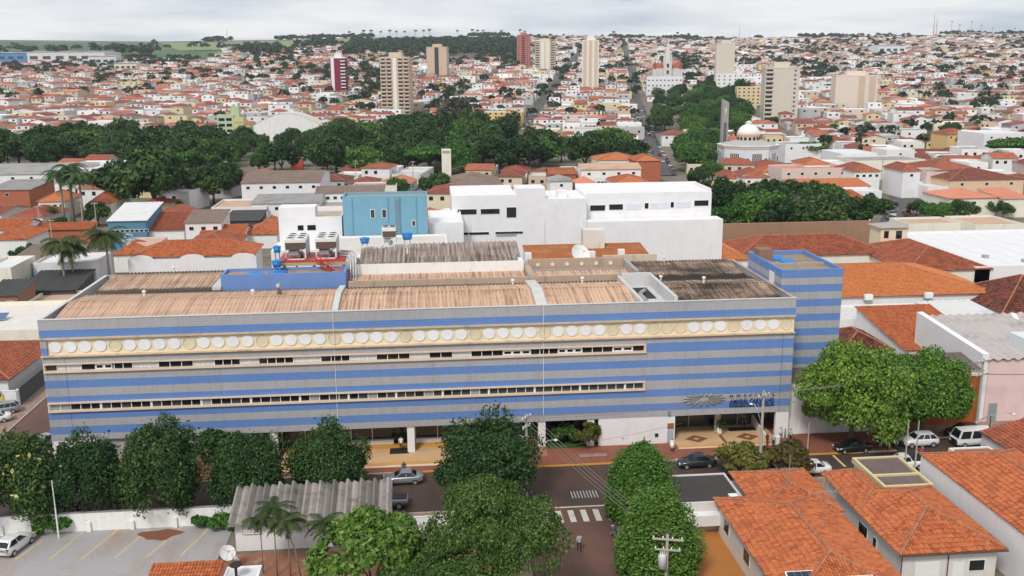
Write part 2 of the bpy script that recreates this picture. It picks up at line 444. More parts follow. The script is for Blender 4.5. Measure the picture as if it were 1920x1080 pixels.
ASPHR = asphalt('dusty_asphalt', (.085,.055,.047), .9, (.17,.085,.062), .3, .6)
ASPHL = asphalt('grey_car_park', (.37,.36,.36), .75, (.33,.20,.13), .52, .75)
ASPHF = asphalt('far_asphalt', (.085,.085,.09), .3)
BRICKP = paving('red_paving', (.27,.095,.062), (.31,.12,.075), .4, .2)
GREYP = paving('worn_pavement', (.30,.20,.15), (.34,.25,.20), .5, .5)
PAINT = plaster('road_paint', (.55,.52,.46), .9, (.13,.09,.07), streak=False, scale=3)
YPAINT = plaster('yellow_paint', (.60,.47,.22), .7, (.22,.19,.15), streak=False, scale=3)
g = MB(); ys = [-150, 60, 130, 300, 560] + [580 + 40*i for i in range(54)] + [2760, 2800, 2850, 2900]
xs = [-2400, -1400, -700, -350, -120, 0, 120, 350, 700, 1400, 2400]
for y in ys:
    for x in xs:
        h = terr(y) if y < 2750 else terr(2750) - (y-2750)*.10
        if y > 700: h += 5.0*math.sin(x*.0042+1.2)*min(1, (y-700)/1400)
        g.v.append((x, y, h-.06))
nx = len(xs)
for j in range(len(ys)-1):
    for i in range(nx-1): g.f.append((j*nx+i, j*nx+i+1, (j+1)*nx+i+1, (j+1)*nx+i)); g.m.append(0)
struct('ground', g, ground_mat(), smooth=True)
struct('hospital_street', MB().box(-150, 190, 90.0, 100.0, -.06, .004), ASPH)
struct('left_side_street', MB().box(-52.2, -43.6, 100.0, 330, -.05, .006), ASPHR)
struct('side_street', MB().box(9.0, 18.6, 20, 90.0, -.05, .008), ASPHR)
struct('hospital_pavement', MB().box(-43.4, 54.2, 100.2, 112, -.05, .12), BRICKP)
struct('right_pavement', MB().box(54.2, 190, 103.4, 112, -.05, .12), GREYP)
struct('left_pavement', MB().box(-56.5, -52.4, 100, 330, -.05, .12), GREYP)
struct('near_pavement', MB().box(-19.2, 8.8, 88.2, 89.8, -.05, .12), GREYP)
struct('near_pavement', MB().box(18.8, 190, 88.0, 93.6, -.05, .12), GREYP)
struct('side_pavement', MB().box(18.8, 20.6, 20, 88.0, -.05, .12), GREYP)
struct('side_pavement', MB().box(6.6, 8.8, 20, 88.2, -.05, .12), GREYP)
YK = plaster('yellow_kerb_paint', (.55,.30,.05), .6, (.2,.12,.06), streak=False, scale=3); GK = plaster('grey_kerb', (.42,.36,.30), .5, streak=False, scale=3)
for i, (a, b, m_) in enumerate([(-43.4,-1.2,GK),(-1.2,2.2,YK),(2.2,8,GK),(8,14.4,YK),(14.4,26.5,YK),(26.5,42.5,GK),(42.5,49.5,YK),(49.5,54.2,GK)]):
    n = max(1, int((b-a)/1.0))
    k = struct('kerb', MB().box(a, b, 99.98, 100.2, -.05, .10), m_)
    for q in range(n): MB().box(a+(b-a)*q/n+.01, a+(b-a)*(q+1)/n-.01, 99.95, 100.2, -.05, .135).build('kerb_stone', m_, k)
k = struct('kerb', MB().box(54.2, 190, 103.2, 103.4, -.05, .13), GK)
struct('kerb', MB().box(-52.4, -52.2, 100, 330, -.05, .13), GK)
struct('kerb', MB().box(-150, 8.8, 89.8, 90.0, -.05, .13), GK); struct('kerb', MB().box(18.8, 190, 93.6, 93.8, -.05, .13), GK)
struct('right_street_bay', MB().box(54.2, 190, 100.0, 103.2, -.05, .0045), ASPH)
cw = struct('crossing', MB().poly([(9.2,89.6,.0125),(18.4,89.6,.0125),(18.4,89.85,.0125),(9.2,89.85,.0125)]), PAINT)
for i in range(7):
    x = 9.9 + i*1.28
    MB().poly([(x,86.4,.0128),(x+.6,86.4,.0128),(x+.6,89.0,.0128),(x,89.0,.0128)]).build('crossing_stripe', PAINT, cw)
dg = MB().box(14.6, 17.6, 91.6, 93.4, .004, .012); dgo = struct('drain_grate', dg, DARK)
for i in range(9): MB().box(14.7+i*.33, 14.85+i*.33, 91.65, 93.35, .012, .025).build('grate_bar', CONC, dgo)
MB().box(17.2, 20.4, 102.1, 102.9, .12, .126).build('pavement_patch', GREYP, kind='structure')
for i, (x0,y0,x1,y1) in enumerate([(26.4,94.7,30,94.9),(30.6,92.0,31.6,92.8),(46.2,96.4,46.5,99.7)]):
    MB().box(x0,x1,y0,y1,.004,.0085).build('road_marking', PAINT if i < 2 else YPAINT, kind='structure')
# car park
cpk = struct('car_park', MB().box(-95, -19.4, 55, 89.62, -.05, .01), ASPHL)
for (a, b) in [((167,989),(93,1049)),((228,988),(153,1048)),((286,986),(216,1046)),((345,985),(276,1044)),((402,982),(339,1042)),((80,1013),(28,1050))]:
    p, q = at(*a), at(*b); d = (q-p).normalized(); s_ = Vector((-d.y, d.x, 0))*.08; z_ = Vector((0,0,.0145))
    MB().poly([p+s_+z_, p-s_+z_, q-s_+z_, q+s_+z_]).build('stall_line', YPAINT, cpk)
p = at(300, 1003)
m = MB(); m.v = [(p.x,p.y,.05)] + [(p.x+math.cos(a_)*(1.7+.5*math.sin(3*a_))*1.15, p.y+math.sin(a_)*(1.1+.2*math.cos(5*a_)), .0142) for a_ in [i*math.pi/9 for i in range(18)]]
m.f = [(0, 1+i, 1+(i+1)%18) for i in range(18)]; m.m = [0]*18
mo = m.build('earth_patch', plaster('red_earth', (.22,.085,.045), .5, (.12,.05,.03), streak=False, scale=2), kind='stuff'); tag(mo, 'patch of red earth spilled on the car park', 'earth')
struct('dirt_yard', MB().box(-19.2, 6.4, 60, 83.4, -.05, .015), plaster('red_dirt_yard', (.27,.12,.07), .9, (.42,.34,.28), streak=False, scale=.9))
struct('orange_courtyard', MB().box(20.8, 34.8, 60, 84.0, -.05, .03), plaster('orange_court_floor', (.42,.17,.045), .5, (.30,.13,.05), streak=False))
# ------------------------------------------------------------------ the striped hospital
def wb(mb, name, mats, root, **k):                 # mesh written in world coordinates, child of an unrotated root
    o = mb.build(name, mats, root, **k); o.location = -root.location; return o
def fx(px, z=12.0, Y=105.1):                       # X on the facade plane seen at pixel column px, height z
    y = 650.0
    for _ in range(4):
        d = ray(px, y); t = Y/d.y; y += (CAMZ + d.z*t - z)*16.0
    return d.x*t
def clad(name, col):
    t = NT(name); p = t.pos()
    br = t.new('ShaderNodeTexBrick'); br.offset = 0.0
    br.inputs['Scale'].default_value = 1.0; br.inputs['Brick Width'].default_value = .2; br.inputs['Row Height'].default_value = .3
    br.inputs['Mortar Size'].default_value = .012
    mp = t.new('ShaderNodeMapping'); mp.inputs['Rotation'].default_value = (R(90),0,0); t.lk(p, mp.inputs[0]); t.lk(mp.outputs[0], br.inputs['Vector'])
    for i, k in ((1, .95), (2, 1.04), (3, .74)): br.inputs[i].default_value = (*[min(1, c*k) for c in col], 1)
    st = t.noise(t.pos((1.5,1.5,.07)), .9, 7, .75)
    base = t.mix(t.ramp(st, [(.5,(0,0,0)),(.80,(.5,)*3)]), br.outputs['Color'], (.20,.19,.18))
    big = t.noise(t.pos(), .12, 4)
    base = t.mix(1.0, base, t.ramp(big, [(.3,(.90,)*3),(.7,(1.04,)*3)]), 'MULTIPLY')
    return t.fin(base, .55, .4)
GREYB = clad('grey_cladding', (.40,.395,.41))
BLUEB = clad('blue_cladding', (.125,.245,.54))
BLUEPT = plaster('blue_paint', (.145,.25,.52), .25)
RSHEET = ribsheet('tan_roof_sheet', (.62,.42,.30), (.50,.335,.24), (.36,.235,.17), .5, (.16,.11,.085), .58, .8, valley=[(118.9,.5)])
RSHEETD = ribsheet('sooty_roof_sheet', (.50,.36,.26), (.26,.18,.135), (.09,.065,.05), .95, (.022,.019,.018), .40, .60, .16, valley=[(118.6,1.2)])
SOOT = plaster('stained_parapet', (.42,.33,.25), .8, (.06,.05,.045))
LGREY = plaster('light_concrete', (.55,.55,.54), .45)

HX0, HX1, HY, HB = -42.0, 43.05, 105.1, 128.7
hosp = thing('hospital_building', 'long hospital with blue and grey striped facade and row of white discs', 'hospital', (0.5, HY, 0))
bands = [(3.5,4.25,'g'),(4.25,5.15,'b'),(5.15,6.0,'g'),(6.0,6.9,'b'),(6.9,8.0,'w'),(8.0,8.7,'b'),(8.7,9.65,'g'),(9.65,10.55,'b'),
         (10.55,11.45,'g'),(11.45,12.58,'w'),(12.58,13.4,'g'),(13.4,15.25,'c'),(15.45,16.3,'b')]
for z0, z1, k in bands:
    m = MB()
    if k in 'gb':
        m.box(HX0, HX1, HY, HB, z0, z1); wb(m, 'grey_band' if k == 'g' else 'blue_band', GREYB if k == 'g' else BLUEB, hosp)
    elif k == 'w':       # window rows: solid right end, recessed behind the glazing elsewhere
        lo = z0 < 8
        m.box(25.35, HX1, HY, HB, z0, z1); m.box(HX0, 25.35, HY+.35, HB, z0, z1)
        wb(m, 'grey_band' if lo else 'blue_band', GREYB if lo else BLUEB, hosp)
    else:
        m.box(HX0, HX1, HY+.22, HB, z0, z1); wb(m, 'disc_band', CREAM, hosp)
m = MB().box(HX0, -41.35, HY, HY+.22, 14.25, 15.2); wb(m, 'grey_band', GREYB, hosp)
m = MB().box(HX0, -41.35, HY, HY+.22, 13.45, 14.25); wb(m, 'blue_band', BLUEB, hosp)
m = MB()                                           # parapet ring
m.box(HX0, HX1, HY, HY+.28, 16.3, 17.45); m.box(HX0, HX0+.3, HY+.28, HB-.3, 16.3, 17.4); m.box(HX1-.3, HX1, HY+.28, HB-.3, 16.3, 17.4)
m.box(HX0, HX1, HB-.3, HB, 16.3, 17.42); wb(m, 'parapet', GREYB, hosp)
m = MB().box(HX0-.05, HX1+.05, HY-.06, HY+.34, 17.45, 17.52); wb(m, 'parapet_coping', LGREY, hosp)
for sx in (HX0-.04, HX1-.36):
    m = MB().box(sx, sx+.4, HY+.36, HB-.3, 17.4, 17.47); wb(m, 'parapet_coping', LGREY if sx < 0 else SOOT, hosp)
RUST = plaster('stained_cream_ledge', (.62,.47,.31), .95, (.12,.06,.045), scale=1.2, streak=False)
m = MB().box(HX0-.02, HX1+.02, HY-.16, HY+.3, 15.25, 15.44); wb(m, 'ledge', RUST, hosp)
m = MB().box(HX0-.02, HX1+.02, HY-.30, HY+.3, 13.30, 13.42); wb(m, 'ledge', RUST, hosp)
# discs
DISCW = plaster('white_disc', (.80,.80,.80), .12)
CREAMD = plaster('recessed_cream', (.70,.60,.43), .25)
seq = 'WWWWC'*8 + 'WWCCCWWWCWWWC'
dm = {}
def disc_mesh(k):
    m = MB(); n = 24
    if k == 'W':
        m.cyl((0,.02,0), (0,-.10,0), .66, .64, n)
        for i in range(4): m.box(-.55+.08*abs(i-1.5), .55-.08*abs(i-1.5), -.115, -.10, -.38+i*.25, -.365+i*.25)
        return m.mesh('disc', DISCW)
    m.cyl((0,.02,0), (0,-.015,0), .64, .64, n)
    r0, r1 = .70, .63
    vs = [];
    for i in range(n):
        a = 2*math.pi*i/n
        for r, y in ((r0,0),(r0,-.09),(r1,-.09),(r1,0)): vs.append((r*math.cos(a), y, r*math.sin(a)))
    m.add(vs, [(4*i+j, 4*((i+1)%n)+j, 4*((i+1)%n)+j+1, 4*i+j+1) for i in range(n) for j in range(3)])
    return m.mesh('disc_recess', CREAMD)
dmesh = {k: disc_mesh(k) for k in 'WC'}
for i, k in enumerate(seq):
    o = obj('white_disc' if k == 'W' else 'blank_disc', dmesh[k], hosp)
    o.location = Vector((-40.5 + 82.6*i/52, HY+.20, 14.35)) - hosp.location
# window strips
PANEW = plaster('white_panel', (.62,.63,.63), .2); PANEG = flat('pale_blind', (.30,.32,.32), .4); GL2 = glass('grey_glass', (.045,.055,.055), .12)
def strip(z0, z1, x0, x1, segs, low):
    fr = MB(); fr.box(x0-.15, x1+.25, HY-.22, HY+.35, z1, z1+.16); fr.box(x0-.15, x1+.25, HY-.25, HY+.35, z0-.2, z0)
    fr.box(x1, x1+.25, HY-.2, HY+.35, z0, z1); fr.box(x0-.15, x0, HY-.2, HY+.35, z0, z1)
    fo = wb(fr, 'window_surround', plaster('peach_surround', (.70,.55,.42), .25), hosp)
    x = x0; idx = 0
    for (pa, pb, kind) in segs:
        a, b = max(x0, fx(pa, (z0+z1)/2)), min(x1, fx(pb, (z0+z1)/2))
        n = max(1, round((b-a)/1.08)); w = (b-a)/n
        for i in range(n):
            k = kind
            if kind == 'm': k = random.choice('dddddggp')
            if kind == 'l': k = random.choice('ggggdp')
            q = MB(); xa, xb = a+i*w, a+(i+1)*w
            q.box(xa+.045, xb-.045, HY+.14, HY+.2, z0+.03, z1-.03)
            po = wb(q, 'window_pane' if k != 'w' else 'white_panel', {'d':GLASS,'g':GL2,'p':PANEG,'w':PANEW,'s':GLASS}[k], hosp)
            q = MB(); q.box(xa-.04, xa+.04, HY+.06, HY+.24, z0, z1)
            if k == 's':
                q.box(xa+.05, xb-.05, HY+.04, HY+.13, z0+.02, z0+.14); q.box(xa+.05, xb-.05, HY+.04, HY+.13, z1-.26, z1-.02)
                q.box(xb-.14, xb-.05, HY+.04, HY+.13, z0+.14, z1-.26); q.box(xa+.05, xa+.14, HY+.04, HY+.13, z0+.14, z1-.26)
            if low and (i+idx) % 5 == 0: q.box(xa-.12, xa+.12, HY+.0, HY+.24, z0+.001, z1-.001)
            q.build('mullion', TRIMW, po)
        idx += n
Z4 = lambda s: [(a/3, b/3, k) for a, b, k in s]
Z5 = lambda s: [(640+a/3, 640+b/3, k) for a, b, k in s]
up = Z4([(230,320,'d'),(320,455,'w'),(455,530,'d'),(535,632,'s'),(640,742,'d'),(745,890,'w'),(890,1085,'d'),(1085,1205,'w'),(1205,1350,'d'),(1350,1455,'w'),(1455,1650,'d'),(1650,1805,'w'),(1805,1920,'d')]) + \
     Z5([(0,47,'d'),(47,197,'w'),(197,385,'d'),(385,495,'w'),(495,625,'d'),(625,730,'w'),(730,910,'d'),(910,1065,'s'),(1065,1220,'d'),(1220,1355,'s'),(1355,1527,'d'),(1527,1640,'s'),(1640,1712,'d')])
strip(11.68, 12.40, -41.75, 25.1, up, False)
strip(7.10, 7.86, -41.75, 25.1, [(60, 690, 'm'), (690, 1215, 'l')], True)
# thin joints and downpipes on the facade
for X, z0 in ((-10.35,3.5),(13.35,4.3)):
    m = MB().cyl((X, HY-.05, z0), (X, HY-.05, 17.4), .035, n=6); wb(m, 'downpipe', TRIMW, hosp)
for X in (-39.6, 41.7):
    m = MB().box(X-.015, X+.015, HY-.012, HY+.01, 3.5, 13.2); wb(m, 'joint_line', DARK, hosp)
for X in (-10.3, 28.3):
    m = MB(); m.box(X-.12, X+.12, HY-.28, HY-.01, 3.75, 4.25); wb(m, 'wall_bracket', METAL, hosp)
# emblem of petals and the lettering
PETAL = flat('brushed_petal', (.24,.235,.22), .4, .5, .3, .15)
NAVY = flat('navy_letter', (.025,.045,.16), .5)
ec = Vector((32.5, HY-.05, 5.42))
for k in range(16):
    a = 2*math.pi*(k+.5)/16; ln = 1.0
    d = Vector((math.cos(a)*4.15, 0, math.sin(a)*1.45)); L_ = d.length
    p0, p1 = ec + d*.16 + Vector((0,0,.12)), ec + d*.62 + Vector((0,0,.05*math.sin(a)))
    if math.sin(a) > .6: p1 = ec + d*.50
    ax = (p1-p0).normalized(); sd_ = Vector((ax.z,0,-ax.x))
    m = MB(); st = []
    for q, wd in ((0,.03),(.25,.13),(.6,.2),(.88,.13),(1,.02)):
        c = p0.lerp(p1, q); st += [c+sd_*wd, c+Vector((0,-.09*wd/.15-.03,0)), c-sd_*wd]
    m.add(st, [(3*i+j, 3*i+j+1, 3*i+j+4, 3*i+j+3) for i in range(4) for j in range(2)])
    wb(m, 'emblem_petal', PETAL, hosp, smooth=True)
def letters(txt, x0, x1, z, hgt, mat, bold=0.0, shear=0.0, space=1.0):
    cu = bpy.data.curves.new('t', 'FONT'); cu.body = txt; cu.size = hgt*1.38; cu.extrude = .04; cu.offset = bold; cu.shear = shear; cu.space_character = space
    cu.resolution_u = 2
    ob = bpy.data.objects.new('t', cu); COL.objects.link(ob)
    bpy.context.view_layer.update()
    me = bpy.data.meshes.new_from_object(ob.evaluated_get(bpy.context.evaluated_depsgraph_get()))
    bpy.data.objects.remove(ob); bpy.data.curves.remove(cu)
    n = len(me.vertices); co = np.empty(n*3); me.vertices.foreach_get('co', co); co = co.reshape(-1,3)
    mn, mx = co[:,0].min(), co[:,0].max()
    out = np.stack([x0 + (co[:,0]-mn)/(mx-mn)*(x1-x0), -co[:,2], z + co[:,1]], 1)
    me.vertices.foreach_set('co', out.ravel()); me.materials.clear(); me.materials.append(mat); me.update(); return me
def sign(txt, x0, x1, z, h, mat, root, Y, **k):
    o = obj('lettering', letters(txt, x0, x1, z, h, mat, **k), root); o.location = Vector((0, Y, 0)) - root.location; return o
sign('HOSPITAL', 35.6, 41.05, 5.62, .30, NAVY, hosp, HY-.08, space=2.2, bold=.008)
sign('AMARAL CARVALHO', 35.6, 41.05, 4.80, .58, NAVY, hosp, HY-.08, bold=.012, shear=.12)
sign('FUNDAÇÃO AMARAL CARVALHO', 35.6, 41.05, 4.36, .24, NAVY, hosp, HY-.08, bold=.012)
m = MB().box(35.55, 41.05, HY-.06, HY-.01, 4.66, 4.72); wb(m, 'lettering_rule', NAVY, hosp)

# ground floor under the overhang
TERR = plaster('terracotta_floor', (.36,.15,.085), .3, streak=False)
TAN = plaster('tan_floor_tile', (.55,.36,.20), .15, streak=False); BROWNT = flat('brown_floor_tile', (.22,.09,.04), .5)
OCHRE = plaster('ochre_kerb', (.58,.29,.06), .45, streak=False)
m = MB().box(HX0, HX1, 112.0, 128.5, 0, 3.5); wb(m, 'ground_floor_core', CONC, hosp)
m = MB(); m.box(HX0, -37.2, HY+.05, HY+.35, 0, 3.5); wb(m, 'ground_wall', WHITE2, hosp)
for a, b in ((-37.0,-31.2),(-31.0,-25.0)):
    m = MB().box(a, b, HY+.5, HY+.7, .2, 3.5); wb(m, 'ground_panel', plaster('pale_grey_panel', (.40,.41,.42), .2), hosp)
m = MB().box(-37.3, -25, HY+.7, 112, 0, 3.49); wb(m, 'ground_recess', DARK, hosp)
for X in (-17.7, -2.1, 13.2, 19.0):
    m = MB().box(X-.42, X+.42, HY+.15, HY+.75, 0, 3.5); wb(m, 'column', WHITE, hosp)
# glazed front: dark panes on a low white wall
for a, b, low in ((-17.2,-9.2,0),(-9.2,-4.2,1),(-1.6,6.2,1),(6.2,12.7,1),(13.7,18.6,0)):
    n = max(1, round((b-a)/2.6)); w = (b-a)/n
    for i in range(n):
        m = MB().box(a+i*w+.05, a+(i+1)*w-.05, 108.2, 108.3, .9 if low else .15, 3.4); g = wb(m, 'shopfront_pane', GLASS, hosp)
        MB().box(a+i*w-.05, a+i*w+.05, 108.12, 108.36, .15, 3.5).build('mullion', TRIMW, g)
    if low:
        m = MB().box(a, b, 107.6, 108.1, .15, .95); wb(m, 'low_wall', WHITE, hosp)
m = MB().box(-4.2, -2.6, 108.2, 108.3, .15, 3.4); wb(m, 'doorway', GLASS, hosp)
m = MB().box(-4.6, -2.4, 104.9, 107.4, .31, .33); wb(m, 'door_mat', DARK, hosp)
# garden recess with clipped hedge, white wall, plaque pillar
GRASSM = flat('clipped_grass', (.035,.085,.02), .9, .1, 0, .4, 6)
m = MB().box(13.9, 18.4, 104.9, 107.8, .05, .22); wb(m, 'planter_bed', GRASSM, hosp)
m = MB().box(19.9, 28.05, HY+.02, HY+.3, 0, 3.5); wb(m, 'white_wall', WHITE2, hosp)
m = MB().box(28.05, 29.1, HY+.06, HY+.5, 0, 3.5); wb(m, 'plaque_pillar', WHITE, hosp)
m = MB().box(28.2, 28.95, HY-.02, HY+.06, 1.9, 2.6); wb(m, 'plaque', flat('bronze', (.28,.12,.05), .5), hosp)
m = MB().box(28.2, 28.95, HY+.0, HY+.06, .2, 1.75); wb(m, 'grey_plaque', flat('steel_grey_plaque', (.38,.40,.43), .5), hosp)
m = MB().box(26.7, 27.1, HY-.03, HY+.02, .95, 1.4); wb(m, 'meter_box', DARK, hosp)
# entrance lobby
m = MB().box(29.1, 41.4, 103.4, 109.6, .02, .30); wb(m, 'lobby_floor', TAN, hosp)
m = MB().box(29.1, 41.4, 103.15, 103.4, .02, .16); wb(m, 'lobby_step', plaster('pale_step', (.66,.55,.42), .2), hosp)
m = MB().box(29.12, 41.38, 103.42, 103.75, .30, .306); wb(m, 'inlay_strip', OCHRE, hosp)
for X, Y, s_ in ((31.9,105.6,1.15),(38.2,105.6,1.15)):
    m = MB()
    m.poly([(X-s_*1.25,Y,.306),(X,Y-s_,.306),(X+s_*1.25,Y,.306),(X,Y+s_,.306)]); wb(m, 'inlay_diamond', BROWNT, hosp)
    m = MB().poly([(X-.4,Y,.311),(X,Y-.33,.311),(X+.4,Y,.311),(X,Y+.33,.311)]); wb(m, 'inlay_diamond', TAN, hosp)
m = MB().box(34.85, 35.25, 103.8, 109.5, .30, .307); wb(m, 'inlay_strip', BROWNT, hosp)
m = MB().box(34.75, 35.35, 107.3, 107.9, .3, 3.5); wb(m, 'column', WHITE, hosp)
for a, b in ((29.3,32.0),(32.0,34.7),(35.4,38.2),(38.2,41.2)):
    m = MB().box(a+.05, b-.05, 109.6, 109.7, .3, 3.4); g = wb(m, 'lobby_pane', GL2, hosp)
    MB().box(a-.05, a+.05, 109.5, 109.75, .3, 3.5).build('mullion', METAL, g)
m = MB().box(36.6, 40.3, 107.5, 108.6, .305, .325); wb(m, 'door_mat', DARK, hosp)
m = MB().box(41.4, 43.0, HY+.04, HY+.5, 0, 3.5); wb(m, 'white_pillar', WHITE, hosp)
m = MB().add([(40.0,104.2,.3),(40.2,104.2,.3),(40.2,109.5,.3),(40.0,109.5,.3),(40.0,104.2,.75),(40.2,104.2,.75),(40.2,109.5,1.6),(40.0,109.5,1.6)],
             [(0,3,2,1),(4,5,6,7),(0,1,5,4),(1,2,6,5),(2,3,7,6),(3,0,4,7)]); wb(m, 'ramp_wall', CREAMW, hosp)
# terrace in front of the glazing
m = MB().box(-16.8, 2.6, 102.0, 108.2, .02, .30); wb(m, 'terrace_floor', TAN, hosp)
m = MB().box(-16.8, 2.6, 101.55, 102.0, .02, .15); wb(m, 'terrace_step', plaster('pale_step', (.66,.55,.42), .2), hosp)
m = MB().box(-16.8, 2.6, 102.02, 102.5, .30, .306); wb(m, 'inlay_strip', OCHRE, hosp)
m = MB().box(-16.8, 12.6, 106.6, 107.6, .31, .45); wb(m, 'terrace_step', OCHRE, hosp)
m = MB().box(2.6, 13.6, 102.6, 108.2, .02, .26); wb(m, 'terrace_floor', TERR, hosp)

# ------------------------------------------------ hospital roofs
def ridge_roof(xa, xb, mat, y0=105.5, yr=112.2, yv=118.6, ze=16.75, zr=17.75, zv=17.05, skew=0):
    m = MB()
    corr_plane(m, [(xa,y0,ze),(xb,y0,ze),(xb,yr,zr),(xa,yr,zr)], .46, .13)
    corr_plane(m, [(xb,yv,zv),(xa,yv,zv),(xa,yr,zr),(xb,yr,zr)], .46, .13)
    o = wb(m, 'corrugated_roof', mat, hosp)
    k = MB()
    for i in range(int((xb-xa)/1.1)): k.box(xa+i*1.1+.02, xa+(i+1)*1.1-.02, yr-.16, yr+.16, zr+.06+.012*(i%2), zr+.11+.012*(i%2))
    k.build('ridge_cap', mat, o)
RS2 = ribsheet('streaky_tan_sheet', (.62,.43,.30), (.48,.31,.215), (.24,.155,.115), .8, (.05,.037,.032), .56, .74, .3, valley=[(118.9,.7)])
ridge_roof(-41.0, -10.6, RSHEET); ridge_roof(-9.9, 12.7, RS2); ridge_roof(14.0, 24.6, RS2); ridge_roof(29.0, 42.2, RSHEETD)
m = MB(); corr_plane(m, [(-40.6,119.0,17.0),(-25.2,119.0,17.0),(-25.2,128.2,17.7),(-40.6,128.2,17.7)], .46, .13); wb(m, 'corrugated_roof', ribsheet('rear_tan_sheet', (.56,.39,.28), (.42,.28,.20), (.26,.17,.13), .9, (.06,.05,.045), .5, .72, .25, valley=[(119.0,.8),(128.4,.4)]), hosp)
m = MB(); corr_plane(m, [(27.5,119.0,16.9),(42.2,119.0,16.9),(42.2,128.2,17.5),(27.5,128.2,17.5)], .46, .13); wb(m, 'corrugated_roof', RSHEETD, hosp)
m = MB().box(-41.7, 42.7, 118.4, 119.2, 16.31, 16.92); wb(m, 'valley_gutter', SOOT, hosp)
m = MB().box(-41.7, 42.7, 105.4, 128.4, 16.30, 16.5); wb(m, 'roof_deck', CONC, hosp)
for xa, xb in ((-10.6,-9.9),(12.7,14.0)):          # fire walls between roofs
    m = MB()
    for a, b, za, zb in ((105.4,112.2,17.1,18.0),(112.2,118.8,18.0,17.4)):
        m.add([(xa,a,16.4),(xb,a,16.4),(xb,b,16.4),(xa,b,16.4),(xa,a,za),(xb,a,za),(xb,b,zb),(xa,b,zb)],[(4,5,6,7),(0,1,5,4),(1,2,6,5),(2,3,7,6),(3,0,4,7)])
    wb(m, 'fire_wall', LGREY, hosp)
m = MB()                                           # light well on the right
m.box(24.6, 25.0, 105.4, 118.8, 16.4, 17.7); m.box(28.6, 29.0, 105.4, 118.8, 16.4, 18.0); m.box(25.0, 28.6, 117.6, 118.0, 14.2, 18.2); m.box(24.9, 28.6, 105.4, 118, 16.51, 16.55)
wb(m, 'light_well', LGREY, hosp)
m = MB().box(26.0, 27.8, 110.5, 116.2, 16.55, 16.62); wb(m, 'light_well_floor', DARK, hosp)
m = MB(); m.cyl((26.1,109,16.7),(26.1,112,16.7),.3,n=10); m.cyl((26.1,112,16.9),(27,113.5,16.9),.25,n=8); wb(m, 'duct', METAL, hosp)
# middle roof behind the valley, walls and gutters
m = MB(); corr_plane(m, [(-9.3,120.4,17.0),(13.2,120.4,17.0),(13.2,124.9,17.3),(-9.3,124.9,17.3)], .46, .13)
corr_plane(m, [(14.2,120.4,17.0),(27.0,120.4,17.0),(27.0,124.2,17.3),(14.2,124.2,17.3)], .46, .13); wb(m, 'corrugated_roof', RS2, hosp)
m = MB().box(-9.6, 27.4, 119.2, 119.6, 16.4, 17.75); wb(m, 'valley_wall', SOOT, hosp)
m = MB().box(14.0, 27.2, 126.6, 127.0, 16.4, 18.5); wb(m, 'stained_wall', plaster('stained_buff_wall', (.46,.33,.24), .6), hosp)
m = MB().box(14.2, 27.0, 124.3, 124.9, 17.2, 17.45); wb(m, 'metal_gutter', METAL, hosp)
for i in range(6):
    m = MB().cyl((15.3+i*2.0,126.62,17.75),(15.3+i*2.0,126.5,17.75),.26,n=12); wb(m, 'wall_vent', CREAMW, hosp)
m = MB().box(13.3, 14.1, 119.6, 127, 16.4, 17.9); wb(m, 'fire_wall', SOOT, hosp)
m = MB().box(27.0, 27.5, 118.9, 127, 16.4, 18.3); wb(m, 'fire_wall', CONC, hosp)
# vents
VENT = flat('white_vent', (.7,.7,.68))
for X, Y, z in ((-33.5,115.5,17.4),(-20.5,114.0,17.5),(-33.0,128.0,17.8),(11.0,117.2,17.2),(19.8,117.0,17.3),(34.3,113.0,17.8),(29.9,117,17.2),(33,127.6,17.6)):
    m = MB(); m.cyl((X,Y,z-.2),(X,Y,z+.55),.13,n=8); m.cyl((X,Y,z+.55),(X,Y,z+.75),.26,.2,n=8); wb(m, 'roof_vent', VENT, hosp)
m = MB(); m.tube([(-17.3,113.6,17.4),(-17.3,113.6,18.6),(-17.3,113.3,18.85),(-17.3,112.8,18.9),(-17.3,112.6,18.6)], .28, 10); wb(m, 'bent_flue', METAL, hosp, smooth=True)
# blue block with roof tanks
m = MB(); m.box(-25.3, -9.9, 119.6, 119.9, 16.4, 18.9); m.box(-25.3, -25.0, 119.9, 123.2, 16.4, 18.9); m.box(-10.2,-9.9,119.9,123.2,16.4,18.9); m.box(-25.3,-9.9,123.2,123.5,16.4,18.9)
wb(m, 'blue_block', BLUEPT, hosp)
m = MB().box(-25.0, -10.2, 119.9, 123.2, 18.3, 18.55); wb(m, 'block_roof', plaster('worn_roof_slab', (.36,.25,.16), .8, (.06,.05,.04), streak=False), hosp)
m = MB().box(-26.4, -25.3, 119.3, 128.0, 16.6, 17.5); wb(m, 'roof_kerb', LGREY, hosp)
for X, Y in ((-21.4,121.2),(-18.6,122.0)):
    m = MB().lathe((X,Y,18.55), [(1.15,0),(1.2,.12),(1.0,.2),(.35,.32),(.3,.4),(.05,.42)], 20); wb(m, 'tank_lid', BLUEPL, hosp)
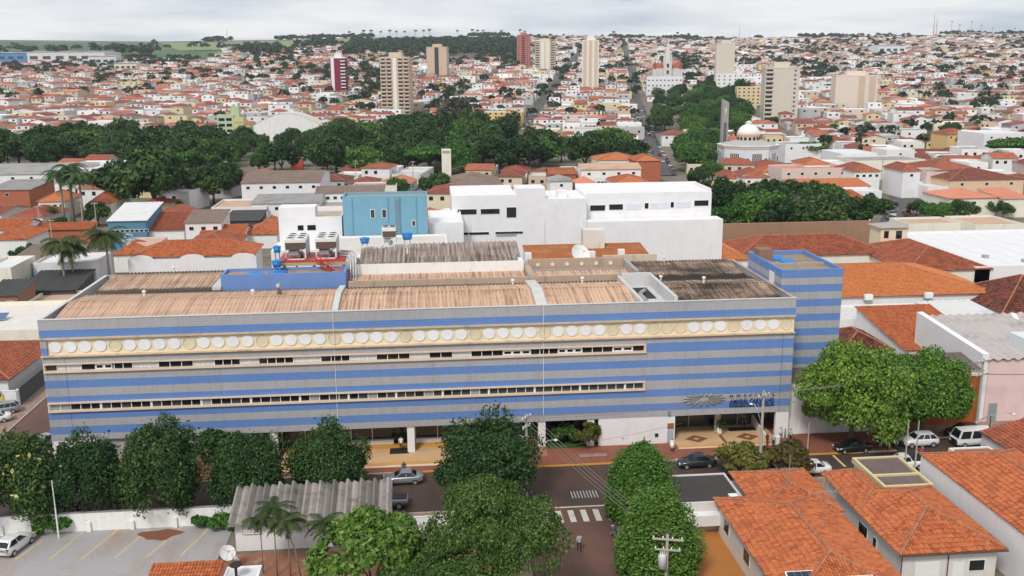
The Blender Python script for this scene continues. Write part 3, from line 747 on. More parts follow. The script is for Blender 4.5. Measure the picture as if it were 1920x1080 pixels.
# rear corrugated roof over white wall
m = MB().box(-9.4, 13.2, 124.9, 125.2, 16.4, 18.75); wb(m, 'rear_wall', WHITE, hosp)
BSHEET = ribsheet('brown_ribbed_sheet', (.42,.36,.31), (.26,.20,.17), (.12,.09,.08), .6, (.035,.028,.025), .5, .75, .5)
pr = lambda p: (0,1,1,.35)[int(p*4)%4]
def ribbed(x0, x1, y0, y1, z0, z1, w, mat):
    n = int((x1-x0)/w)
    for i in range(n):
        a = x0+i*w
        m = MB(); m.add([(a,y0,z0),(a+.3*w,y0,z0+.22),(a+.62*w,y0,z0+.22),(a+w,y0,z0),(a,y1,z1),(a+.3*w,y1,z1+.22),(a+.62*w,y1,z1+.22),(a+w,y1,z1)],
                         [(0,1,5,4),(1,2,6,5),(2,3,7,6),(0,3,2,1)]); wb(m, 'roof_rib', mat, hosp)
ribbed(-9.2, 13.1, 125.0, 127.6, 18.7, 18.95, .62, BSHEET); ribbed(-8.6, -2.2, 127.3, 131.3, 18.95, 19.6, .62, BSHEET); ribbed(-2.2, 13.1, 127.3, 132.3, 18.95, 19.9, .66, BSHEET)
m = MB().box(-9.2, 13.1, 125.2, 132.3, 14, 18.7); wb(m, 'rear_block', WHITE, hosp)

# ------------------------------------------------ striped tower at the right end
tx0, tx1, ty0, ty1, tz = 43.1, 50.8, 110.1, 122.4, 19.75
z = tz; kk = 0
hs = [1.05,.85,.92,.92,.92,.92,.92,.92,.92,.92,.92,.92,.92,.92,.92]
while z > 7.0:
    h_ = hs[min(kk, len(hs)-1)]; z1 = z; z -= h_
    m = MB()
    if kk == 0:
        m.box(tx0,tx1,ty0,ty0+.25,z,z1); m.box(tx0,tx0+.25,ty0+.25,ty1,z,z1); m.box(tx1-.25,tx1,ty0+.25,ty1,z,z1); m.box(tx0+.25,tx1-.25,ty1-.25,ty1,z,z1)
    else: m.box(tx0,tx1,ty0,ty1,z,z1)
    wb(m, 'tower_blue_band' if kk % 2 == 0 else 'tower_grey_band', BLUEB if kk % 2 == 0 else GREYB, hosp); kk += 1
m = MB().box(tx0+.1, tx1-.1, ty0+.1, ty1-.1, 0, z); wb(m, 'tower_base', GREYB, hosp)
m = MB().box(tx0+.25,tx1-.25,ty0+.25,ty1-.25,19.05,19.2); wb(m, 'tower_roof', plaster('mossy_roof_slab', (.30,.22,.15), .9, (.05,.045,.035), streak=False, scale=1.5), hosp)
m = MB(); m.box(tx0+.25,tx1-.25,115.2,115.5,19.2,19.5); wb(m, 'roof_kerb', CONC, hosp)
for X, Y in ((45.9,119.2),(46.6,117.2)):
    m = MB().lathe((X,Y,19.2), [(1.0,0),(1.05,.15),(.85,.28),(.3,.45),(.05,.5)], 20); wb(m, 'tank_lid', BLUEPL, hosp)
m = MB().box(43.3,45.1,118.8,120.9,19.2,20.6); wb(m, 'roof_hatch_house', plaster('rusty_hatch', (.26,.15,.10), .8), hosp)
m = MB().box(tx0-.03,tx0+.01,112.6,114.3,16.9,18.9); wb(m, 'louvre_window', TRIMW, hosp)
# ------------------------------------------------------------------ trees
def leaf_mesh(name, C, N, size, mat, rng, asp=.62, jit=.5):
    """C: leaf centres, N: preferred normals; each leaf one rhombic face"""
    n = len(C)
    d = N + rng.normal(0, jit, (n,3)); d /= np.linalg.norm(d, axis=1)[:,None]
    r = rng.normal(0, 1, (n,3)); a = np.cross(d, r); a /= np.linalg.norm(a, axis=1)[:,None]; b = np.cross(d, a)
    s = size*rng.uniform(.6, 1.35, n)[:,None]
    V = np.stack([C - a*s, C + b*s*asp - d*s*.12, C + a*s, C - b*s*asp - d*s*.12], 1).reshape(-1,3)
    me = bpy.data.meshes.new(name); me.vertices.add(4*n); me.vertices.foreach_set('co', V.ravel())
    me.loops.add(4*n); me.loops.foreach_set('vertex_index', np.arange(4*n, dtype=np.int32))
    me.polygons.add(n); me.polygons.foreach_set('loop_start', np.arange(0, 4*n, 4, dtype=np.int32))
    try: me.polygons.foreach_set('loop_total', np.full(n, 4, dtype=np.int32))
    except Exception: pass
    me.materials.append(mat); me.update(calc_edges=True); me.validate(); return me
def crown(name, seed, rx, ry, rz, cz, ncl, nleaf, leaf, mat, clr=.36, shape='round', inner=.10, upright=False):
    rng = np.random.default_rng(seed)
    cl = []
    for i in range(ncl):
        u = rng.normal(0,1,3); u /= np.linalg.norm(u)
        if shape == 'round':
            if u[2] < -.55: u[2] *= -.4
            k = rng.uniform(.45,.92); c = u*k
        elif shape == 'cone':
            t = (i+.5)/ncl; zz_ = -0.9+1.75*t; rad = .78*(1-((zz_+1)/2)**2.2)+.05; a = i*2.4; c = np.array([math.cos(a)*rad, math.sin(a)*rad, zz_*.9])
        elif shape == 'umbrella':
            u[2] = abs(u[2])*.9; k = rng.uniform(.65,.95); c = u*k; c[2] = c[2]*1.0 - .15
        else:            # spreading flat layers
            k = math.sqrt(rng.uniform(0.02,1))*.88; a = rng.uniform(0, 6.28); c = np.array([math.cos(a)*k, math.sin(a)*k, rng.uniform(-.5,.75)*(1.05-k*k)])
        cl.append((c, rng.uniform(.55,1.4)*clr*(.75 if shape == 'cone' and c[2] > .4 else 1)))
    per = nleaf//ncl; Cs, Ns = [], []
    sc = np.array([rx,ry,rz])
    for c, r in cl:
        u = rng.normal(0,1,(per,3)); u /= np.linalg.norm(u,axis=1)[:,None]
        flip = (u @ (c/(np.linalg.norm(c)+1e-6))) < -.35; u[flip] *= -1
        k = rng.uniform(.72,1.08,per)[:,None]; k[rng.uniform(0,1,per) < inner] *= .6
        uu = u.copy()
        if shape == 'spread': uu[:,2] *= .55
        if upright: uu[:,2] *= 1.45
        far = rng.uniform(0,1,per) < .05; k[far] *= rng.uniform(1.1,1.45,(int(far.sum()),1))
        Cs.append((c + uu*k*r)*sc); nn = u*.9 + np.array([0,0,.55]); Ns.append(nn)
    C_ = np.concatenate(Cs) + np.array([0,0,cz]); N_ = np.concatenate(Ns); N_ /= np.linalg.norm(N_,axis=1)[:,None]
    return leaf_mesh(name, C_, N_, leaf, mat, rng), [(c*sc + np.array([0,0,cz]), r) for c, r in cl]
BARK = plaster('bark', (.13,.10,.075), .5, (.05,.04,.03)); BARKP = plaster('pale_bark', (.30,.26,.21), .5)
def trunk_mesh(name, cl, cz, r0, nb=7, seed=1, mat=None, fork=.35):
    rnd = random.Random(seed); m = MB(); fz = cz*fork
    m.tube([(0,0,-.2),(rnd.uniform(-.1,.1),rnd.uniform(-.1,.1),fz*.5),(0,0,fz)], [r0*1.3, r0, r0*.85], 8)
    for c, r in rnd.sample(cl, min(nb, len(cl))):
        c = Vector(c); mid = Vector((c.x*.35, c.y*.35, fz + (c.z-fz)*.5))
        m.tube([(0,0,fz-.15), mid, c], [r0*.6, r0*.38, r0*.1], 6)
    return m.mesh(name, mat or BARK, True)
L_DARK = leafmat('dark_leaf', (.013,.042,.011), (.036,.095,.02), (.11,.18,.045))
L_MID = leafmat('mid_leaf', (.022,.080,.012), (.055,.155,.022), (.12,.24,.04))
L_LITE = leafmat('bright_leaf', (.035,.10,.016), (.07,.165,.026), (.15,.26,.05))
L_OLIVE = leafmat('olive_leaf', (.024,.066,.013), (.062,.135,.024), (.15,.22,.055))
L_CONE = leafmat('cone_leaf', (.028,.092,.014), (.062,.165,.024), (.13,.25,.04))
L_BROAD = leafmat('broad_leaf', (.034,.105,.014), (.085,.205,.026), (.20,.32,.05))
L_YEL = leafmat('yellowish_leaf', (.055,.085,.014), (.11,.13,.025), (.17,.14,.03))
L_RED = leafmat('reddish_leaf', (.07,.055,.016), (.13,.085,.025), (.10,.10,.03))
L_GREY = leafmat('greyish_leaf', (.05,.052,.035), (.085,.08,.05), (.12,.11,.075), .15)
L_PARK = leafmat('park_leaf', (.011,.036,.010), (.030,.080,.017), (.08,.15,.03))
L_PALM = leafmat('palm_leaf', (.022,.05,.012), (.05,.085,.02), (.10,.11,.04))
L_FLW = leafmat('yellow_bloom', (.5,.45,.12), (.6,.55,.2))
SPEC = {}
def species(key, rx, rz, cz, ncl, nleaf, leaf, mat, r0, clr=.36, shape='round', seeds=(1,2), fork=.35, bark=None):
    SPEC[key] = []
    for s_ in seeds:
        me, cl = crown('crown', s_*17+len(key), rx, rx, rz, cz, ncl, nleaf, leaf, mat, clr, shape, upright=key in ('street','cone'))
        SPEC[key].append((me, trunk_mesh('trunk', cl, cz, r0, seed=s_, fork=fork, mat=bark)))
def tree(key, label, loc, sc=1.0, rz=None, var=0, group=None, name='tree', szz=None):
    me, tr = SPEC[key][var % len(SPEC[key])]
    t = thing(name, label, 'tree', loc, random.uniform(0, 6.28) if rz is None else rz, group)
    t.scale = (sc, sc, sc if szz is None else szz)
    obj('trunk', tr, t); obj('crown', me, t); return t
species('street', 4.6, 4.3, 4.5, 70, 27000, .165, L_DARK, .22, .33, seeds=(1,2,3), fork=.3)
species('round', 5.0, 4.0, 4.5, 80, 28000, .17, L_DARK, .22, .33, seeds=(4,))
species('cone', 3.4, 5.3, 5.7, 64, 24000, .15, L_CONE, .2, .30, 'cone', (1,2), fork=.2)
species('bigspread', 8.0, 4.6, 7.0, 130, 42000, .155, L_OLIVE, .4, .19, 'round', (3,))
species('rosette', 5.2, 3.6, 6.2, 60, 13000, .25, L_LITE, .18, .24, 'umbrella', (5,), fork=.5)
species('broad', 6.4, 5.2, 6.0, 100, 36000, .19, L_BROAD, .35, .26, 'round', (6,7), fork=.35)
species('small', 2.7, 1.5, 2.3, 22, 3500, .22, L_YEL, .12, .38, 'round', (8,), fork=.4)
species('smallred', 2.5, 1.4, 2.2, 22, 3500, .22, L_RED, .12, .38, 'round', (9,), fork=.4)
species('park', 7.5, 5.8, 8.0, 46, 5200, .60, L_PARK, .4, .32, 'round', (1,2,3,4), fork=.4)
species('parklite', 7.0, 5.0, 7.2, 44, 4800, .58, L_MID, .4, .36, 'round', (5,6), fork=.5)
species('parkspread', 9.5, 3.9, 8.8, 50, 5600, .62, L_MID, .5, .30, 'spread', (7,8), fork=.5)
species('grey', 6.5, 6.0, 9.0, 40, 3000, .6, L_GREY, .35, .30, 'round', (9,), fork=.5, bark=BARKP)
species('bush', 2.2, 1.3, 1.2, 16, 1500, .3, L_MID, .08, .42, 'round', (1,2), fork=.2)
species('hedge', 3.2, 2.2, 2.4, 22, 2200, .35, L_DARK, .1, .38, 'round', (3,), fork=.2)
def palm_meshes(seed, h, nfr, fl, mat, r0=.16, droop=1.0, leaflet=.55, lean=.0, up=.9):
    rnd = random.Random(seed); m = MB()
    top = Vector((lean*h, lean*.3*h, h))
    m.tube([(0,0,-.2),(lean*h*.3,lean*.1*h,h*.5),top], [r0*1.25, r0, r0*.8], 8); tr = m.mesh('trunk', BARKP, True)
    m = MB()
    for k in range(nfr):
        a = 2*math.pi*k/nfr + rnd.uniform(-.2,.2); el = rnd.uniform(-.35, up); L_ = fl*rnd.uniform(.8,1.1)
        pts = []
        p = top.copy(); d = Vector((math.cos(a)*math.cos(el), math.sin(a)*math.cos(el), math.sin(el)))
        for i in range(7):
            pts.append(p.copy()); p = p + d*(L_/6); d = (d + Vector((0,0,-.24*droop))).normalized()
        m.tube(pts, [.035*(1-i/7.5) for i in range(7)], 3)
        for i in range(1, 7):
            for q in range(5):
                f = i - 1 + q/5.0; i0 = int(f); c = pts[i0].lerp(pts[min(6,i0+1)], f-i0); ax = (pts[min(6,i0+1)]-pts[i0]).normalized()
                sd = ax.cross(Vector((0,0,1))).normalized(); ll = leaflet*(1 - abs(i/6-.45)*.8)
                for sg in (-1, 1):
                    tip = c + sd*sg*ll*rnd.uniform(.8,1.1) + ax*ll*.5 + Vector((0,0,-ll*.35*droop))
                    lw = leaflet*.07; m.add([c - ax*lw, c + ax*lw, tip + ax*lw*.4, tip - ax*lw*.4], [(0,1,2,3)])
    return tr, m.mesh('crown', mat)
PALMS = {'queen': palm_meshes(1, 8.5, 30, 3.8, L_PALM, .17, 1.15, .85), 'slim': palm_meshes(2, 6.5, 13, 2.2, L_PALM, .065, 1.0, .55),
         'royal': palm_meshes(3, 12.5, 26, 4.4, L_DARK, .3, 1.3, .95, up=.7), 'slimlean': palm_meshes(4, 6.2, 13, 2.1, L_PALM, .06, 1.0, .55, .22)}
def palm(key, label, loc, sc=1.0, rz=None, group=None):
    tr, cr = PALMS[key]; t = thing('palm_tree', label, 'palm', loc, random.uniform(0, 6.28) if rz is None else rz, group); t.scale = (sc,)*3
    obj('trunk', tr, t); obj('crown', cr, t); return t
random.seed(7); np.random.seed(7)
def gx(px, Y, z=0.0):                       # X where column px meets the line at depth Y, height z
    y = 800.0
    for _ in range(12):
        d = ray(px, y); t = Y/d.y; y += (CAMZ + d.z*t - z)*8.0
    return d.x*t
# street trees along the near pavement
tree('street', 'dark leafy street tree with yellow blooms at left edge of photo', (gx(30,91.0,4), 91.0, 0), .95, 1.0, 0, szz=1.05)
tree('street', 'dark street tree behind white wall and thin lamp post', (gx(163,91.3,4), 91.3, 0), .76, 2.2, 1, szz=1.0)
tree('street', 'tallest dark pointed street tree in the left row', (gx(304,91.6,4), 91.6, 0), .87, .4, 2, szz=1.1)
tree('street', 'street tree left above the ribbed shed roof', (gx(466,92.0,4), 92.0, 0), .78, 3.0, 0, szz=.93)
tree('street', 'street tree right above the ribbed shed roof beside tan terrace', (gx(620,92.3,4), 92.3, 0), .83, 4.4, 1, szz=.97)
tree('round', 'big round dark tree behind wooden power pole, before hospital', (gx(915,91.3,4), 91.3, 0), 1.0, .7, 0, szz=1.08)
rng_ = np.random.default_rng(5)
for t_ in [o for o in SC.objects if o.get('label', '').startswith(('dark leafy street tree with', 'dark street tree behind'))]:
    n_ = 70 if 'yellow' in t_['label'] else 12; u = rng_.normal(0,1,(n_,3)); u /= np.linalg.norm(u,axis=1)[:,None]; u[:,2] = np.abs(u[:,2])*.9
    obj('blossoms', leaf_mesh('blossoms', u*np.array([4.7,4.7,4.4])+np.array([0,0,4.6]), u, .26, L_FLW, rng_), t_)
# bottom centre
tree('rosette', 'bright green rosette-leaved tree beside slender palms', (-4.9, 70.8, 0), .86, .3, szz=1.0)
tree('bigspread', 'large olive green spreading tree at bottom centre', (4.7, 71.0, 0), .73, 1.1, szz=1.0)
tree('bigspread', 'lower olive tree left of the large spreading one', (.2, 65.6, 0), .68, 2.9)
tree('broad', 'green leafy tree below the rosette tree at bottom edge', (-2.6, 66.8, 0), .52, .8)
tree('broad', 'dark leafy tree partly below the bottom edge, left of side street', (5.4, 65.0, 0), .5, 1.9)
tree('cone', 'taller pointed light green tree by the side street corner', (20.6, 86.4, 0), 1.0, .6, 0, szz=.72)
tree('cone', 'nearer pointed light green tree behind transformer pole', (19.8, 75.5, 0), 1.06, 2.0, 1, szz=.74)
tree('small', 'small yellowish tree beside lamp pole opposite hospital entrance', (33.6, 94.4, .1), 1.08, .5)
tree('smallred', 'small reddish olive tree right of lamp pole', (38.9, 94.6, .1), 1.0, 2.5)
tree('broad', 'huge bright green tree in front of the white garage', (49.6, 102.2, 0), .98, 1.0, 0, szz=1.14)
tree('broad', 'wide green tree shading the orange wall', (59.4, 104.4, 0), .82, 4.0, 1, szz=.98)
for i, (px, py, s_, lb) in enumerate([(103,998,.75,'small bush at foot of white wall by lamp post'),(375,986,.5,'small weed bush on car park edge'),(420,988,.62,'bush in the car park corner by shed')]):
    b = at(px, py); tree('bush', lb, (b.x, b.y, 0), s_, name='bush')
tree('hedge', 'dark hedge under the hospital overhang', (-23.5, 104.6, 0), .9, name='hedge_bush')
tree('hedge', 'clipped dark shrub inside the entrance garden recess', (16.2, 106.6, .1), .5, name='shrub')
tree('small', 'yellow green potted shrub beside the white hospital wall', (18.7, 104.6, .1), .52, name='shrub', szz=.85)
for i, (px, py, k, s_, lb) in enumerate([(494,1075,'slim',.82,'leftmost slender palm before the shed'),(520,1080,'slim',1.0,'slender palm second from the left before shed'),
        (545,1082,'slim',.85,'slender palm third from left before shed'),(566,1088,'slimlean',.98,'slightly leaning slender palm fourth from left'),(612,1070,'slim',.62,'short bushy palm beside rosette tree'),(590,1088,'slimlean',.95,'strongly leaning slender palm before shed wall')]):
    b = at(px, py); palm(k, lb, (b.x, b.y, 0), s_, .4+i)
# ------------------------------------------------------------------ buildings close to the hospital
random.seed(11)
SHUT = flat('white_shutter', (.72,.72,.71)); GUT = flat('dark_gutter', (.10,.07,.055), .6); WARMW = plaster('warm_white_wall', (.64,.61,.58), .3)
DSLAB = plaster('black_roof_slab', (.055,.048,.046), .6, (.10,.085,.075), streak=False)
def extra_roof(t, x0, x1, y0, y1, z, rise, style, roof, wall, over=.45, name='roof', tw=.26):
    cx, cy = t.location.x, t.location.y
    a0, a1, b0, b1 = x0-cx, x1-cx, y0-cy, y1-cy
    MB().box(a0, a1, b0, b1, 0, z-.02).build('wall', wall, t)
    pl, rid, gab = roof_planes(a0, a1, b0, b1, z, rise, style, over); m = MB()
    for P in pl: tile_plane(m, P, tw)
    rf = m.build(name, roof, t)
    for a, b in rid:
        a, b = Vector(a), Vector(b); n = max(2, int((b-a).length/.45)); k = MB()
        k.tube([a.lerp(b, i/n)+Vector((0,0,.06)) for i in range(n+1)], [.13+.02*(i%2) for i in range(n+1)], 6); k.build('ridge_cap', CAPM, rf)
# bottom right row of tiled houses
hA = house('tiled_house', 'white house with L-shaped orange tile roof beside orange courtyard', 'house', 27.5, 37.3, 64, 82.6, 3.4, 'hip', 1.75, .5, WARMW, TILE_O,
      wins=[('L',1.6,1.2,1.5,1.3,SHUT),('L',7.2,1.2,1.6,1.3,SHUT)])
extra_roof(hA, 30.8, 37.8, 79.5, 88.4, 3.4, 1.5, 'hip', TILE_O, WARMW)
for (a, b) in (((33.6,81.2,5.0),(33.6,81.2,8.4)),((33.9,73.5,5.1),(33.9,73.5,9.6))):
    m = MB(); m.cyl(a, b, .035, n=6); m.box(b[0]-.9,b[0]+.9,b[1]-.02,b[1]+.02,b[2]-1.4,b[2]-1.36)
    for i in range(5): m.box(b[0]-.7+i*.35,b[0]-.67+i*.35,b[1]-.35,b[1]+.35,b[2]-1.4,b[2]-1.37)
    m.build('aerial', METAL, hA).location = -hA.location
hB = house('tiled_house', 'pale house with hipped orange roof, shuttered window and door', 'house', 39.8, 48.3, 71.0, 82.6, 3.55, 'hip', 1.9, .55, WARMW, TILE_O,
      wins=[('F',1.2,.9,2.2,1.6,SHUT,SHUT),('F',6.0,1.4,1.5,1.1,TRIMW),('L',3.5,1.0,1.8,1.5,SHUT),('L',6.4,1.2,.7,1.2,TRIMW)], doors=[('F',4.6,1.0,2.25,SHUT)])
extra_roof(hB, 39.9, 43.2, 79.0, 86.9, 3.55, 1.2, 'hip', TILE_O, WARMW)
for X in (39.75, 43.9):
    m = MB().cyl((X,70.9,0),(X,70.9,3.5),.05,n=6); m.build('gutter_pipe', GUT, hB).location = -hB.location
m = MB().box(39.2,48.9,70.32,70.44,3.42,3.56); m.build('gutter', GUT, hB).location = -hB.location
m = MB(); m.box(44.2,48.9,83.2,90.0,0,3.4); ax = m.build('annex', WARMW, hB); ax.location = -hB.location
CRP = plaster('ochre_cream_parapet', (.62,.52,.30), .4); m = MB()
for q in ((44.0,49.1,83.0,83.3),(44.0,49.1,89.9,90.2),(44.0,44.3,83.3,89.9),(48.8,49.1,83.3,89.9),(44.3,48.8,85.6,85.9)): m.box(*q,3.3,3.85)
m.build('annex_parapet', CRP, hB).location = -hB.location
BRSH = sheet('brown_fibre_sheet', (.20,.155,.14), (.11,.085,.08), .5, (.05,.04,.04)); m = MB()
corr_plane(m, [(44.3,86,3.5),(48.8,86,3.5),(48.8,89.8,3.72),(44.3,89.8,3.72)], .3, .07); corr_plane(m, [(44.3,83.3,3.45),(48.8,83.3,3.45),(48.8,85.5,3.66),(44.3,85.5,3.66)], .3, .07)
m.build('annex_roof', BRSH, hB).location = -hB.location
house('tiled_house', 'tall white house with long orange roof at right edge', 'house', 50.1, 60.2, 60, 87.6, 5.0, 'hip', 1.9, .12, WHITE2, TILE_O)
house('flat_roof_shed', 'small building with bare brown slab roof beside white house', 'shed', 56.6, 61.2, 88.2, 93.6, 2.8, 'flat', wall=WHITE, slab=plaster('brown_slab', (.24,.14,.09), .5, streak=False), parapet=.15)
hD = house('tiled_house', 'white carport house with dark open bay and tile roof at right edge', 'house', 62.6, 72.5, 88.2, 97.2, 3.1, 'gable_y', 1.3, .25, WHITE2, TILE_R)
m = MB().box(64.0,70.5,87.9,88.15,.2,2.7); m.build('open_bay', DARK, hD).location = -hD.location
for X in (66.2, 68.6):
    m = MB().box(X-.12,X+.12,87.6,87.85,0,3.0); m.build('bay_post', TRIMW, hD).location = -hD.location
hE = house('flat_roof_house', 'white annex with black flat roof, water cylinder and air conditioner', 'house', 23.2, 30.2, 83.2, 89.7, 2.9, 'flat', wall=WARMW, slab=DSLAB, parapet=.12)
m = MB(); m.box(23.4,27.6,82.2,83.19,1.0,2.1); m.build('awning', WHITE2, hE).location = -hE.location
m = MB(); m.box(28.0,29.2,82.65,83.19,1.5,2.3); ac = m.build('air_conditioner', TRIMW, hE); ac.location = -hE.location
MB().cyl((28.45,82.6,1.9),(28.45,82.65,1.9),.28,n=16).build('fan', METAL, ac)
m = MB().box(29.0,29.9,84.0,84.8,2.9,3.05); m.build('roof_hatch', TRIMW, hE).location = -hE.location
hF = house('tiled_house', 'low tile roof at bottom edge with solar panels', 'house', 20.9, 33.8, 58, 68.6, 3.0, 'hip', 1.9, .5, WARMW, TILE_R)
SOLAR = glass('solar_cell', (.012,.02,.045), .15)
for X, Y in ((29.2,66.4),(33.4,65.2)):
    M3 = Matrix.Rotation(R(20), 3, 'X'); s_ = thing('solar_panel', 'dark solar panel on white frame at bottom edge, %s one' % ('left' if X < 31 else 'right'), 'solar panel', (X, Y, 4.2))
    MB().obox((0,0,0), 2.5, 1.8, .1, M3).build('frame', TRIMW, s_); pnl = MB().obox((0,-.01,.06), 2.3, 1.6, .04, M3).build('cells', SOLAR, s_)
    for i in range(3): MB().obox(M3 @ Vector((-.58+i*.58,0,.09)), .02, 1.58, .01, M3).build('cell_line', METAL, pnl)
qa, qb = at(292,1074,3.0), at(412,1054,3.6); house('tiled_house', 'small orange tile roof at the bottom edge of the car park', 'house', qa.x, qb.x, qb.y-7.5, qb.y, 2.5, 'shed', 1.1, .3, WHITE, TILE_O)
hG = house('flat_roof_shed', 'white slab roof with round aerial beside small tile roof', 'shed', qb.x+.5, qb.x+3.4, qb.y-6, qb.y+.3, 2.9, 'flat', wall=WHITE, slab=plaster('white_slab', (.62,.63,.64), .4, streak=False), parapet=.08)
m = MB(); m.cyl((qb.x+1.6,qb.y-1.5,2.9),(qb.x+1.6,qb.y-1.5,4.0),.12,n=8); m.lathe((qb.x+1.6,qb.y-1.5,4.0), [(.42,0),(.5,.06),(.5,.14),(.42,.2)], 16); m.build('round_aerial', DARK, hG).location = -hG.location
# car-park wall, lamp post, shed
def wall_thing(name, label, pts, h, th, mat, cap=None, cat='wall'):
    p0 = Vector(pts[0]); t = thing(name, label, cat, (p0.x, p0.y, 0))
    for a, b in zip(pts, pts[1:]):
        a, b = Vector(a)-p0, Vector(b)-p0; d = b-a; ang = math.atan2(d.y, d.x); M3 = Matrix.Rotation(ang, 3, 'Z'); c = (a+b)/2
        MB().obox((c.x,c.y,h/2), d.length, th, h, M3).build('panel', mat, t)
        MB().obox((c.x,c.y,h+.04), d.length, th+.08, .08, M3).build('coping', cap or mat, t)
    return t
MOLD = plaster('mouldy_white_wall', (.80,.79,.77), .35, (.12,.11,.095), scale=.8)
cw_ = wall_thing('boundary_wall', 'long mouldy white wall behind the car park', [(-62,89.74),(-44,89.74),(-31,89.74),(-19.2,89.74)], 1.9, .2, MOLD, plaster('mould_black_coping', (.30,.29,.27), .9, (.04,.04,.035), streak=False, scale=1.5))
for i in range(6): MB().box(20.5+i*4.1-.2, 20.5+i*4.1+.2, -.32, -.11, 0, 1.0-.1*(i%2)).build('buttress', MOLD, cw_)
wall_thing('boundary_wall', 'low white kerb wall between car park and dirt yard', [(-19.3,84.0),(-19.3,75)], .35, .3, WHITE, GUT)
gate = wall_thing('sheet_gate', 'white metal sheet gate behind the rosette tree', [(-2.2,86.4),(1.6,86.4)], 1.35, .08, SHUT, cat='gate')
wall_thing('boundary_wall', 'stained white wall rising right of the sheet gate', [(1.8,80),(1.8,84),(3.0,89.4)], 2.3, .25, MOLD)
shed = thing('ribbed_shed', 'white shed under grey ribbed asbestos roof before slender palms', 'shed', (-11, 85.6, 0))
def sb(m, n, mt, par=None): o = m.build(n, mt, par or shed); o.location = -shed.location if par is None else (0,0,0); return o
sb(MB().box(-18.2,-3.8,83.9,87.6,0,2.95), 'wall', WHITE2)
RIBS = [sheet('grey_rib_%d' % q, tuple(c*k for c in (.36,.33,.31)), tuple(c*k for c in (.20,.17,.155)), .75, (.045,.04,.035), sc=.9) for q, k in enumerate((1.0,.62,.8,1.15))]
nr = 23
for i in range(nr):
    a = -18.7 + i*.652; w = .652; hh = .46 if i % 2 == 0 else .2; j = random.uniform(-.1,.1); z0, z1 = 3.0+random.uniform(-.02,.02), 4.45
    y0, y1 = 83.1+j, 88.2+j
    sb(MB().add([(a,y0,z0),(a+.22*w,y0,z0+hh),(a+.5*w,y0,z0+hh),(a+1.02*w,y0,z0+.02),(a,y1,z1),(a+.22*w,y1,z1+hh),(a+.5*w,y1,z1+hh),(a+1.02*w,y1,z1+.02),
          (a,y0,z0-.05),(a+1.02*w,y0,z0-.05),(a,y1,z1-.05),(a+1.02*w,y1,z1-.05)], [(0,1,5,4),(1,2,6,5),(2,3,7,6),(8,9,3,2,1,0),(8,10,11,9),(4,5,6,7,11,10)]), 'roof_rib', RIBS[(i*3+i//4) % 4])
for X in (-17.5,-13.2):
    w_ = sb(MB().box(X,X+1.7,83.8,83.9,1.7,2.75), 'louvre_window', GUT)
    for i in range(6): MB().box(X+.05,X+1.65,83.76,83.8,1.75+i*.17,1.86+i*.17).build('louvre_slat', TRIMW, w_)
sb(MB().box(-15.4,-14.8,83.6,83.9,2.1,2.7), 'air_conditioner', TRIMW)
def dish(label, loc, r, rz, tilt, h=1.2):
    t = thing('satellite_dish', label, 'satellite dish', loc, rz)
    MB().cyl((0,0,0),(0,0,h),.05,n=6).build('mast', METAL, t)
    m = MB(); n = 18; prof = [(.02,0),(.4,.05),(.75,.16),(1,.3)]; M3 = Matrix.Rotation(tilt, 3, 'X'); c = Vector((0,0,h+.2))
    vs = [c + M3 @ Vector((q*r*math.cos(2*math.pi*i/n), q*r*math.sin(2*math.pi*i/n), zz*r)) for q, zz in prof for i in range(n)]
    m.add(vs, [(k*n+i,k*n+(i+1)%n,(k+1)*n+(i+1)%n,(k+1)*n+i) for k in range(3) for i in range(n)]); m.build('bowl', TRIMW, t, smooth=True)
    m = MB()
    for i in range(3): a = 2*math.pi*i/3; m.cyl(c + M3 @ Vector((r*.9*math.cos(a), r*.9*math.sin(a), .28*r)), c + M3 @ Vector((0,0,.85*r)), .02, n=5)
    m.cyl(c + M3 @ Vector((0,0,.78*r)), c + M3 @ Vector((0,0,.95*r)), .07, n=8); m.build('feed', METAL, t)
    return t
dish('white satellite dish on the wall beside car park', (-18.3, 80.4, .3), .72, .6, R(50), 1.2)
dish('smaller white dish turned away beside the shed wall', (-17.5, 79.6, .3), .45, 2.6, R(60), 1.0)
# white garage and orange and pink buildings right of the hospital
hg = house('garage_building', 'white garage with slatted roller door behind big tree', 'building', 43.3, 54.2, 106.2, 111.3, 6.9, 'shed', .5, .2, WHITE, BRSH, detail='corr')
rd = MB().box(44.9,48.3,106.0,106.2,.2,2.9).build('roller_door', SHUT, hg); rd.location = -hg.location
for i in range(9): MB().box(44.9,48.3,105.96,106.0,.3+i*.29,.5+i*.29).build('door_slat', TRIMW, rd)
ho = house('orange_building', 'burnt orange walled building behind green trees', 'building', 54.6, 68.2, 107.2, 112.2, 7.0, 'shed', .8, .25, plaster('burnt_orange_wall', (.40,.115,.03), .35, (.2,.06,.03)), BRSH, detail='corr',
      wins=[('F',5.6,1.3,2.6,.75,GUT),('F',8.9,1.3,1.9,.75,GUT)])
MB().box(-6.8,6.8,-2.65,-2.5,6.4,7.05).build('cornice', CREAMW, ho)
hp = house('pink_building', 'pale pink building with grey ribbed roof at right edge', 'building', 69.2, 92, 107.6, 124, 8.2, 'shed', 1.2, .35, plaster('pale_pink_wall', (.70,.52,.50), .3), sheet('pale_grey_sheet', (.50,.46,.44), (.36,.33,.32), .4), detail='corr', corr=1.3,
      doors=[('F',.6,1.1,2.5,flat('grey_door',(.25,.28,.30)))])
m = MB().box(75.5,80.0,110.0,113.8,8.5,9.9); m.build('skylight_box', flat('pale_box',(.62,.66,.68)), hp).location = -hp.location
